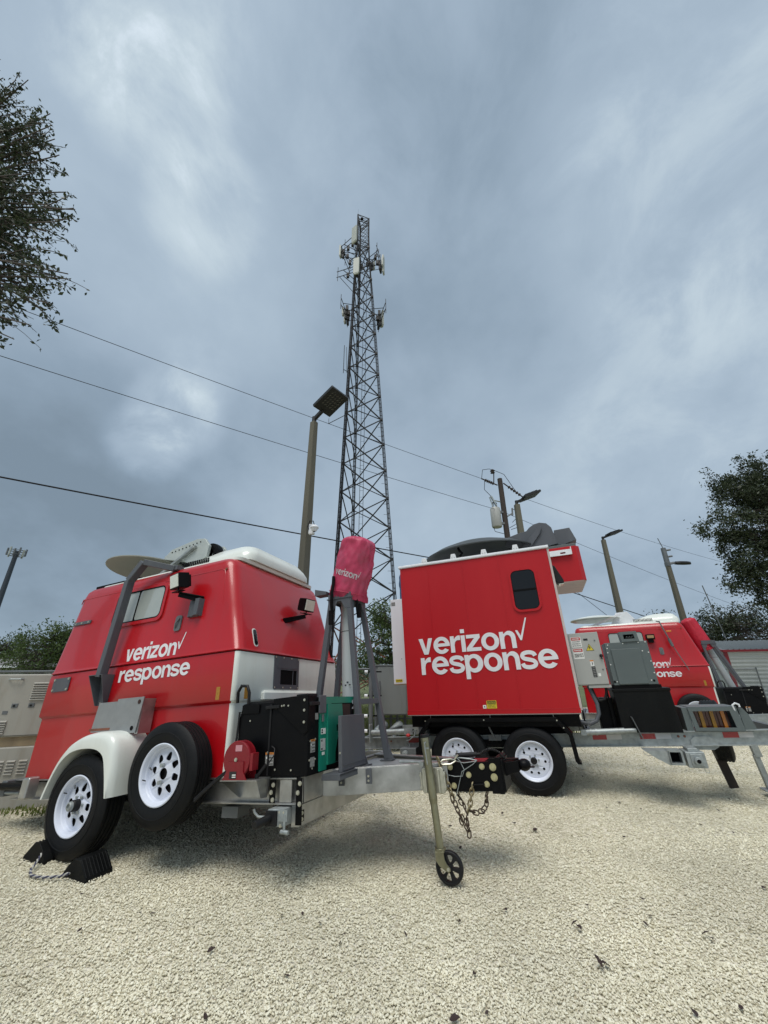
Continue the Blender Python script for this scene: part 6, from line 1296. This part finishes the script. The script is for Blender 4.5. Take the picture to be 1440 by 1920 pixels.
wire('short steep guy wire right of the red overhang', (5.62, 16.9, 6.9), (10.6, 17.2, 2.5), .010, 0)

# ---- lattice tower
TW = empty('lattice_tower', 'tall three legged steel lattice tower carrying mobile antennas', 'tower', None)
al = R(20)
Lb = Vector((-4.02, 27.2, 0))   # near-left leg foot; width tapers with height
def side(z): return 4.95 - .0835 * z if z < 44 else 1.275
mid0 = Vector((-1.55, 28.9)); mid1 = Vector((-2.10, 28.6))
def tcen(z): t = min(1, z / 44); return Vector((-1.72 + (-2.16 + 1.72) * t, 29.1 - .3 * t))
def leg(k, z):
    s_ = side(z) / math.sqrt(3); a = al + R((210, 330, 90)[k]); c = tcen(z); return Vector((c.x + s_ * math.cos(a), c.y + s_ * math.sin(a), z))
ZT = 49.2
def zl(): 
    z = -.7; o = []
    while z < 43.5: o.append(z); z += 2.5
    return o
levels = zl()
for k in range(3):
    for part in ((0, 5.2, 'rust'), (5.2, ZT, 'towersteel')):
        mb = MB(); z0, z1, m_ = part; wd = .21
        n_ = 14
        for dx, dy in ((0, .5), (-.45, -.3), (.45, -.3)):
            f_ = lambda z: leg(k, z) + Vector((dx, dy, 0)) * wd * (1 if z < 38 else .5)
            mb.tube([f_(z0 + (z1 - z0) * i / n_) for i in range(n_ + 1)], .036, 5)
        z = z0 + .2
        while z < z1:
            c = leg(k, z); q = wd * .5 * (1 if z < 38 else .5); mb.cyl(c + Vector((-q, -q * .6, 0)), c + Vector((q, -q * .6, .0)), .014, 4); mb.cyl(c + Vector((-q, -q * .6, 0)), c + Vector((0, q, .2)), .014, 4); mb.cyl(c + Vector((q, -q * .6, .2)), c + Vector((0, q, 0)), .014, 4); z += .42
        obj('tower_leg', mb, m_, TW)
# climbing pegs and feed lines
mb = MB(); z = 3.0
while z < 44: c = leg(1, z); mb.cyl(c, c + Vector((-.38, -.05, .0)), .014, 4); z += .9
obj('climbing_peg', mb, 'towersteel', TW, kind='stuff')
for off, r_, zt in (((.0, -.16), .045, 43.5), ((-.12, -.10), .04, 40), ((.10, -.17), .035, 38)):
    mb = MB(); mb.tube([leg(0, z) + Vector((off[0], off[1], 0)) for z in np.linspace(0, zt, 16)], r_, 6); obj('feed_line', mb, 'wire', TW)
for dx in (.0, .22, .62, .92):
    mb = MB(); mb.tube([leg(2, z) + Vector((dx - .1, -.25, 0)) for z in np.linspace(0, 43, 16)], .022 if dx not in (.22,) else .035, 5); obj('feed_line', mb, 'towersteel', TW)
mb = MB(); z = 1.0
while z < 43: c = leg(2, z); mb.cyl(c + Vector((-.1, -.25, 0)), c + Vector((.12, -.25, 0)), .012, 4); mb.cyl(c + Vector((.52, -.25, 0)), c + Vector((.82, -.25, 0)), .012, 4); z += .6
obj('ladder_rung', mb, 'towersteel', TW, kind='stuff')
for i, z in enumerate(levels):
    zt = z + 2.5
    for a, b in ((0, 1), (1, 2), (2, 0)):
        for p, q in ((leg(a, max(z, 0)), leg(b, zt)), (leg(b, max(z, 0)), leg(a, zt))):
            mb = MB(); mb.beam(p, q, .105 if a == 0 and b == 1 else .07, .07); obj('brace', mb, 'rust' if z < 4 else 'towersteel', TW)
    for a, b in ((0, 1), (1, 2), (2, 0)):
        for k in (a, b)[:1]:
            c = leg(k, zt); mb = MB(); mb.box(c.x - .13, c.x + .13, c.y - .10, c.y + .10, zt - .09, zt + .09); obj('node_plate', mb, 'towersteel', TW)
z = 43.6
while z < ZT - .1:
    for a, b in ((0, 1), (1, 2), (2, 0)):
        mb = MB(); mb.cyl(leg(a, z), leg(b, z + .62), .018, 4); mb.cyl(leg(b, z), leg(a, z + .62), .018, 4); obj('top_lattice', mb, 'towersteel', TW)
    z += .62
for z in (44.2, 44.9, 48.2, 48.5, ZT):
    for a, b in ((0, 1), (1, 2), (2, 0)): mb = MB(); mb.beam(leg(a, z), leg(b, z), .06, .06); obj('top_ring', mb, 'towersteel', TW)
mb = MB(); mb.ball(leg(0, 48.6) + Vector((.45, .1, 0)), .17, 12, 8); obj('beacon', mb, 'black', TW)
mb = MB(); mb.cyl(leg(0, ZT), leg(0, ZT) + Vector((0, 0, .9)), .015, 4); obj('lightning_rod', mb, 'towersteel', TW)
# antenna sectors: (leg, height, outward dir, panels)
def sector(P, out, w_, panels, zoff=0, empty_pipes=(-1, 1)):
    o_ = Vector((out[0], out[1], 0)).normalized(); s_ = Vector((-o_.y, o_.x, 0)); P = Vector(P)
    mb = MB()
    for dz in (-.35, .45):
        mb.cyl(P + o_ * 1.35 - s_ * w_ + Vector((0, 0, dz)), P + o_ * 1.35 + s_ * w_ + Vector((0, 0, dz)), .035, 6)
        mb.cyl(P + Vector((0, 0, dz)), P + o_ * 1.35 - s_ * w_ * .5 + Vector((0, 0, dz)), .035, 6); mb.cyl(P + Vector((0, 0, dz)), P + o_ * 1.35 + s_ * w_ * .5 + Vector((0, 0, dz)), .035, 6)
    for sg in (-1, 1): mb.cyl(P + Vector((0, 0, -1.5)), P + o_ * 1.35 + s_ * w_ * sg * .8 + Vector((0, 0, -.3)), .03, 6)
    for k in empty_pipes: mb.cyl(P + o_ * 1.38 + s_ * w_ * k + Vector((0, 0, -.9)), P + o_ * 1.38 + s_ * w_ * k + Vector((0, 0, 1.0)), .03, 6)
    fr_ = obj('sector_frame', mb, 'towersteel', TW)
    for k, h_, pw in panels:
        c = P + o_ * 1.55 + s_ * w_ * k; rot = Matrix((s_, o_, Vector((0, 0, 1)))).transposed()
        mb = MB(); mb.obox(c + Vector((0, 0, .15)), (pw / 2, .09, h_ / 2), rot); mb.obox(c + Vector((0, 0, .15 - h_ / 2 - .06)), (pw * .4, .07, .06), rot); obj('panel_antenna', mb, 'antenna', fr_, .02)
        mb = MB(); mb.obox(c - o_ * .32 + Vector((0, 0, -.1)), (.16, .12, .28), rot); mb.obox(c - o_ * .30 + Vector((0, 0, -.75)), (.14, .10, .22), rot); obj('radio_unit', mb, 'towersteel', fr_, .01)
    for k in (-.4, .5):
        mb = MB(); q = P + o_ * 1.0 + s_ * k * w_ * .6; mb.box(q.x - .13, q.x + .13, q.y - .12, q.y + .12, q.z - .3, q.z + .25); obj('radio_unit', mb, 'towersteel', fr_, .01)
sector(leg(0, 42.6), (-.62, -.78), 1.15, ((.95, 2.3, .62),), empty_pipes=(-.35,))
sector(leg(0, 42.4) + Vector((.1, .2, 0)), (-.98, .3), 1.3, ((.75, 1.6, .4),), empty_pipes=(-.8, .1))
sector(leg(1, 42.0) - Vector((.25, 0, 0)), (.95, -.25), 1.15, ((.75, 2.6, .5), (.45, 1.2, .3)), empty_pipes=(-.9, -.3, .2))
sector(leg(2, 43.8), (.5, .86), 1.2, ((-.6, 1.2, .5),), empty_pipes=(.8,))
sector(leg(0, 38.0), (-.30, -.95), 1.4, ((.55, 2.1, .60),), empty_pipes=(-.9,))
sector(leg(0, 34.4) + Vector((.45, .1, 0)), (-.95, .20), 1.1, ((-.7, 1.5, .35), (-.1, .9, .3)), empty_pipes=(1., -1.))
sector(leg(1, 34.6) - Vector((.45, 0, 0)), (.90, .30), 1.2, ((.3, 2.0, .35), (.65, 1.3, .3)), empty_pipes=(1., -1.))
mb = MB(); mb.cyl(leg(0, 21.6), leg(0, 20.4) + Vector((-1.35, -.4, 0)), .03, 6); mb.cyl(leg(0, 20.4) + Vector((-1.35, -.4, -.05)), leg(0, 20.4) + Vector((-1.35, -.4, .5)), .02, 6); obj('side_arm', mb, 'towersteel', TW)
mb = MB(); mb.cyl(leg(0, 27) + Vector((-.5, -.2, -1.0)), leg(0, 27) + Vector((-.5, -.2, 2.2)), .03, 6); mb.cyl(leg(0, 27) + Vector((-.2, -.2, -1.0)), leg(0, 27) + Vector((-.3, -.2, 2.0)), .02, 6); mb.cyl(leg(0, 26.2), leg(0, 26.4) + Vector((-.5, -.2, 0)), .03, 6); obj('whip_antenna', mb, 'towersteel', TW)

# ================================================================ trees
def leaves(name, centers, radii, counts, size, m, parent, droop=.25, asp=.42, kind='stuff'):
    C = np.repeat(np.array(centers), counts, axis=0); Rr = np.repeat(np.array(radii), counts)[:, None]; n = len(C)
    P = C + rng.normal(size=(n, 3)) * Rr * .5
    d = rng.normal(size=(n, 3)); d[:, 2] -= droop; d /= np.linalg.norm(d, axis=1)[:, None]
    u = np.cross(d, rng.normal(size=(n, 3))); u /= np.linalg.norm(u, axis=1)[:, None]
    s = (size * rng.uniform(.6, 1.3, n))[:, None]; nrm = np.cross(d, u) * s * .12
    V = np.stack([P, P + d * s * .5 + u * s * asp * .5 + nrm, P + d * s, P + d * s * .5 - u * s * asp * .5 + nrm], 1).reshape(-1, 3)
    me = bpy.data.meshes.new(name); me.vertices.add(4 * n); me.vertices.foreach_set('co', V.ravel().astype(np.float32)); me.loops.add(4 * n); me.loops.foreach_set('vertex_index', np.arange(4 * n, dtype=np.int32))
    me.polygons.add(n); me.polygons.foreach_set('loop_start', np.arange(0, 4 * n, 4, dtype=np.int32)); me.update(); me.materials.append(m)
    o = bpy.data.objects.new(name, me); COL.objects.link(o); o.parent = parent; return o
def tree(label, base, top, r, lobes, leafsize, m, ncl, lpc, crad, group='trees', name='leafy_tree', branch_r=.035, gap=-.12):
    T_ = empty(name, label, 'tree', None, group)
    base, top = Vector(base), Vector(top); rs = random.Random(int(base.x * 31 + ncl)); mb = MB()
    tr = [base.lerp(top, t) + Vector((math.sin(t * 5 + base.x), math.cos(t * 4), 0)) * .12 * (top - base).length * t * .3 for t in np.linspace(0, 1, 9)]
    mb.tube(tr, [r * (1 - .8 * i / 8) for i in range(9)], 9); obj('trunk', mb, 'bark', T_, smooth=60)
    cl = []; tot = sum(l[6] for l in lobes)
    for l in lobes:
        k = 0
        while k < int(ncl * l[6] / tot):
            v = Vector((rs.gauss(0, 1), rs.gauss(0, 1), rs.gauss(0, 1))).normalized() * (rs.random() ** .45)
            p = Vector((l[0] + v.x * l[3], l[1] + v.y * l[4], l[2] + v.z * l[5])); 
            if rs.random() < .12: p = Vector((l[0], l[1], l[2])) + (p - Vector((l[0], l[1], l[2]))) * rs.uniform(1.05, 1.35)
            if noise.noise(p * (2.3 / max(l[3], 1))) + .5 * noise.noise(p * 2.2) < gap and rs.random() < .92: k += 1; continue
            cl.append(p); k += 1
    mb = MB()
    for i, p in enumerate(cl):
        s_ = min(tr[3:], key=lambda q: (q - p).length + abs(q.z - p.z + .3) * .5); m1 = s_.lerp(p, .5) + Vector((rs.uniform(-.3, .3), rs.uniform(-.3, .3), rs.uniform(.0, .5))) * (p - s_).length * .25
        mb.tube([s_, s_.lerp(m1, .6), m1, m1.lerp(p, .6), p], [branch_r, branch_r * .8, branch_r * .55, branch_r * .35, branch_r * .15], 4)
    obj('branches', mb, 'bark', T_, smooth=60)
    cn = [int(lpc * rs.uniform(.5, 1.4)) for _ in cl]
    leaves('crown', [tuple(p) for p in cl], [crad * rs.uniform(.6, 1.2) for _ in cl], cn, leafsize, m, T_)
    return T_
# middle tree behind the mast
tree('green leafy tree seen through the tower base behind the mast legs', (.2, 23.5, 0), (.3, 23.5, 3.8), .13, [(.25, 23.5, 2.9, 1.5, 1.3, 1.5, 5), (-.3, 23.6, 4.4, .7, .8, 1.0, 2), (.95, 23.4, 4.2, .65, .7, 1.0, 2), (1.3, 23.5, 2.4, 1.0, 1.0, 1.2, 2), (-1.0, 24, 2.2, .9, 1, 1.3, 2)], .17, M['leafmid'], 330, 30, .42)
tree('rounded green tree at the left edge behind the beige generator', (-21.8, 27, 0), (-21.8, 27, 3.5), .2, [(-22.0, 27, 3.1, 2.0, 2.0, 1.7, 4), (-20.6, 27, 3.4, 1.2, 1.4, 1.5, 3), (-23.6, 27.5, 2.3, 1.5, 1.3, 1.2, 2)], .19, M['leafmid'], 340, 28, .5)
tree('dark distant tree at the far left above the house roof', (-60, 63, 0), (-60, 63, 5), .4, [(-61, 63, 4.9, 4.5, 3, 2.6, 3), (-55.5, 64, 5.2, 3.6, 3, 2.5, 2), (-66, 64, 5.3, 3.5, 3, 2.4, 2), (-51, 65, 4.7, 3, 3, 2.2, 2)], .42, M['leaffar'], 360, 26, 1.0)
# right side
tree('large dark oak overhanging the metal shed at the right', (18.8, 16.6, 0), (18.0, 16.4, 7.5), .32, [(16.6, 16.2, 6.6, 2.0, 1.6, 1.7, 5), (17.2, 16.3, 9.2, 1.9, 1.5, 1.5, 4), (14.6, 16.0, 7.0, 1.2, 1.2, .8, 2), (15.0, 16.1, 5.2, 1.2, 1.1, .9, 2), (18.6, 16.6, 7.6, 2.2, 1.8, 2.4, 4), (16.4, 16.2, 4.4, 1.3, 1.2, .9, 3), (18.0, 16.3, 4.8, 1.7, 1.4, 1.4, 3), (15.9, 16.1, 8.6, 1.2, 1.0, .8, 2)], .135, M['leafdark'], 1150, 66, .30, gap=-.02, branch_r=.022)
tree('dark tree behind the shed roof, below the large oak', (21.5, 26.5, 0), (21.4, 26.5, 3.6), .2, [(20.6, 26.5, 3.7, 1.8, 1.5, 1.3, 3), (22.6, 26.5, 4.2, 1.8, 1.5, 1.6, 3), (24.8, 27, 3.9, 2.2, 1.5, 1.7, 3), (19.8, 26.5, 2.6, 1.3, 1.3, 1.2, 2)], .17, M['leafdark'], 420, 34, .45)
tree('small dark tree top just above the second trailer roof', (20.0, 30.0, 0), (20.0, 30.0, 3.6), .2, [(20.0, 30, 4.2, 1.6, 1.4, 1.1, 3)], .19, M['leafdark'], 110, 30, .45)
# near tree overhanging from the left
NT = empty('oak_tree', 'near oak tree with drooping leafy twigs at the upper left edge', 'tree', None)
mb = MB(); mb.tube([(-10.2, 4.6, 0), (-10.1, 4.5, 3.2), (-9.8, 4.4, 5.8), (-9.6, 4.3, 8.2), (-9.3, 4.2, 11)], [.34, .30, .26, .20, .10], 12); obj('trunk', mb, 'bark', NT, smooth=60)
tips = [(-7.04, 11.6, 0), (-6.32, 11.25, 1), (-6.5, 10.9, 0), (-5.56, 10.10, 1), (-5.9, 9.7, 1), (-5.07, 8.96, 1), (-5.3, 8.5, 2), (-4.9, 8.2, 2), (-4.31, 7.49, 2), (-4.34, 7.13, 2), (-4.75, 7.02, 2), (-5.0, 6.85, 1), (-4.02, 6.21, 3), (-3.98, 5.93, 3), (-4.3, 5.77, 3), (-4.75, 6.1, 3), (-4.41, 5.41, 4), (-4.68, 5.25, 4), (-5.0, 5.6, 4), (-5.3, 9.4, 1), (-5.0, 7.9, 2), (-5.5, 7.4, 2), (-5.2, 6.4, 3)]
src = [(-9.4, 4.2, 9.8), (-9.5, 4.3, 8.6), (-9.6, 4.3, 7.6), (-9.7, 4.35, 6.7), (-9.8, 4.4, 6.0)]
mb = MB(); cen, rad_, cnt = [], [], []
def twig(a, b, r_, n_leaf, sp):
    a, b = Vector(a), Vector(b); L_ = (b - a).length; P = []; 
    ph = random.random() * 6
    for i in range(9):
        t = i / 8; P.append(a.lerp(b, t) + Vector((0, 0, .10 * L_ * math.sin(PI * t))) + Vector((math.sin(ph + t * 4), math.cos(ph * 2 + t * 5), math.sin(ph + t * 6))) * .02 * L_)
    mb.tube(P, [r_ * (1 - .85 * i / 8) + .002 for i in range(9)], 4)
    for i in range(n_leaf):
        t = random.uniform(.15, 1) ** .8; k = min(7, int(t * 8)); c = P[k].lerp(P[k + 1], t * 8 - k); cen.append(tuple(c)); rad_.append(sp); cnt.append(1)
    return P
for tx, tz, si in tips:
    for rep_ in range(2):
        y = 3.6 + random.uniform(-.25, .45) if rep_ else 3.6; sc_ = y / 3.6
        tip = Vector((tx * sc_ - rep_ * random.uniform(0, .35), y, 1.3 + (tz - 1.3) * sc_ + rep_ * random.uniform(-.15, .25)))
        P = twig(src[si], tip, .035, 26, .06)
        for k in range(9):
            j = random.choice((4, 5, 5, 6, 6, 7)); q = P[j]; d = (P[8] - q); e_ = q + d * random.uniform(.35, .95) + Vector((random.gauss(0, .22), random.gauss(0, .25), random.gauss(-.05, .22)))
            e_.x = min(e_.x, tip.x - random.uniform(0, .25)); e_.y = max(e_.y, 3.55); e_.z = max(e_.z, tip.z - .20)
            twig(q, e_, .008, 26, .045)
obj('limbs', mb, 'bark', NT, smooth=60)
for (x, y, z, rx, rz, n_) in ((-6.7, 3.95, 8.5, 1.05, .8, 2600), (-6.0, 3.8, 7.75, .70, .34, 1400), (-7.4, 4.1, 10.0, .8, .6, 300), (-6.8, 4.0, 6.2, 1.1, .3, 200)):
    for i in range(int(n_ / 22)):
        v = Vector((random.gauss(0, 1), random.gauss(0, 1), random.gauss(0, 1))).normalized() * random.random() ** .5; q = Vector((x + v.x * rx, y + v.y * .7, z + v.z * rz))
        if noise.noise(q * 1.7) > .0: cen.append(tuple(q)); rad_.append(.17); cnt.append(22)
leaves('crown', cen, rad_, cnt, .070, M['leafdark'], NT, droop=.4, asp=.5)
# dark shaded board edge at the far left (a lamp head outside the frame reaches in)
# ---- grass and weeds along the fence
def grass(n, xr, yr, h, name='grass'):
    x = rng.uniform(*xr, n); y0 = rng.uniform(*yr, n); a = rng.uniform(0, 6.28, n); hh = h * rng.uniform(.4, 1.2, n); w_ = .006 + .006 * rng.random(n)
    b = np.stack([x, y0, np.zeros(n) - .01], 1); s = np.stack([np.cos(a), np.sin(a), np.zeros(n)], 1) * w_[:, None]; tip = b + np.stack([np.cos(a + 1.5) * hh * .35, np.sin(a + 1.5) * hh * .35, hh], 1); md = b * .45 + tip * .55 + np.stack([np.zeros(n), np.zeros(n), hh * .08], 1)
    V = np.stack([b - s, b + s, md + s * .8, tip, md - s * .8], 1).reshape(-1, 3); me = bpy.data.meshes.new(name); me.from_pydata(V.tolist(), [], [(5 * i, 5 * i + 1, 5 * i + 2, 5 * i + 3, 5 * i + 4) for i in range(n)]); me.materials.append(M['grass'])
    o = bpy.data.objects.new(name, me); COL.objects.link(o); o['kind'] = 'stuff'; return o
grass(14000, (-2.5, 4.0), (9.25, 12.5), .55); grass(260, (-4.1, -3.3), (4.9, 5.3), .05, 'weeds'); grass(900, (-.9, .8), (8.5, 9.2), .18, 'weeds')
mb = MB(); mb.box(-300, 300, 9.4, 9.41, 0, .0); 
mb = MB(); mb.add([(-300, 13, .02), (4.2, 13, .02), (5.2, 18, .02), (300, 40, .02), (300, 600, .02), (-300, 600, .02)], [(0, 1, 2, 3, 4, 5)]); struct(obj('lawn', mb, mat('lawn_green', (.11, .13, .045), .95, var=.3, vscale=.6, bump=.4, bscale=8)))
# distant wood line so the horizon is closed
hc, hr, hn = [], [], []
for i in range(330):
    a = R(rng.uniform(-62, 62)); d_ = rng.uniform(95, 125); x, y = d_ * math.sin(a), d_ * math.cos(a); hgt = 3.2 + 1.6 * noise.noise(Vector((a * 9, 0, 0)))
    for k in range(2): hc.append((x, y, rng.uniform(.5, hgt))); hr.append(2.6); hn.append(60)
wd_ = leaves('distant_woods', hc, hr, hn, .9, M['leaffar'], None); wd_['kind'] = 'stuff'

# ---- dead leaves on the gravel
lm = []
for i in range(4):
    mb = MB(); rs = random.Random(i); n_ = 7; L_, W2 = 1.0, rs.uniform(.18, .30)
    for j in range(n_ + 1):
        t = j / n_; wv = W2 * math.sin(PI * min(1, t * 1.02)) ** .8; cz = .25 * math.sin(t * 3 + i) ; mb.v += [(t - .5, -wv, cz * .4 + .10 * rs.random()), (t - .5, 0, cz * .4), (t - .5, wv, cz * .4 + .14 * rs.random())]
    for j in range(n_): mb.f += [(3 * j, 3 * j + 3, 3 * j + 4, 3 * j + 1), (3 * j + 1, 3 * j + 4, 3 * j + 5, 3 * j + 2)]
    lm.append(mesh_of(mb, 'fallen_leaf', M['deadleaf'], 60, recalc=False))
rs = random.Random(11)
SPOTS_OLD = [(1.30, 2.02, .05), (.68, 2.55, .045), (.10, 2.45, .035), (.52, 2.18, .035), (1.75, 1.95, .045), (1.95, 2.35, .03), (.98, 2.75, .025), (.62, 3.05, .04), (.90, 3.7, .05), (1.25, 3.95, .06), (-.45, 2.25, .03), (-1.35, 2.62, .035), (-.95, 3.0, .035), (1.75, 2.8, .04)]
LEAVES = [
 ('largest dark curled dead leaf pair lying alone in the lower right gravel', (1.05, 2.6, 0.071)), ('brown pointed dead leaf on the gravel above the curled leaf pair', (1.07, 2.93, 0.055)), ('dark leaf flake on bare gravel below the jack wheel', (0.41, 2.56, 0.038)),
 ('slim curved dark leaf just under the jack wheel', (0.42, 3.04, 0.05)), ('dark leaf close to the right edge of the gravel', (2.44, 3.3, 0.056)), ('black crumpled leaf in the bottom right corner of the gravel', (1.26, 2.29, 0.04)),
 ('flat dark leaf right of the brown pointed leaf', (1.52, 3.01, 0.043)), ('long thin dark leaf right of the curled leaf pair', (1.7, 2.78, 0.051)), ('forked dark leaf right of the jack wheel', (0.72, 3.15, 0.045)), ('dark red leaf at lower left of the gravel foreground', (-0.9, 2.71, 0.05)),
 ('brown leaf cut by the bottom edge of the picture', (0.27, 2.27, 0.055)), ('thin twig like leaf on the gravel below the box trailer wheels', (1.34, 4.39, 0.07))]
spots = []
while len(spots) < 175:
    y = rs.uniform(1.75, 8.0); x = rs.uniform(-1.0 * y, 1.02 * y); spots.append((x, y, rs.uniform(.012, .032) * (1 + y * .06)))
for lb_, (x, y, s_) in LEAVES:
    o = bpy.data.objects.new('fallen_leaf', lm[len(lb_) % 4]); COL.objects.link(o); o.location = (x, y, gz(x, y) + .015); o.rotation_euler = (.15, -.2, len(lb_) * 1.7); o.scale = (s_ * .8, s_ * 1.0, s_ * .8); tag(o, lb_, 'leaf', 'dead leaves scattered on the gravel')
    if 'pair' in lb_:
        o.scale = (s_ * .6, s_ * 1.1, s_); q = bpy.data.objects.new('leaf_lobe', lm[1]); COL.objects.link(q); q.parent = o; q.location = (.75, .15, .1); q.rotation_euler = (.2, .1, 1.9)
for x, y, s_ in spots:
    o = bpy.data.objects.new('fallen_leaf', rs.choice(lm)); COL.objects.link(o); o.location = (x, y, gz(x, y) + .012); o.rotation_euler = (rs.uniform(-.4, .4), rs.uniform(-.4, .4), rs.uniform(0, 6.28)); o.scale = (s_, s_ * rs.uniform(.7, 1.3), s_)
    tag(o, 'tiny dark leaf flake, one of many strewn over the pale gravel', 'leaf', 'dead leaves scattered on the gravel')
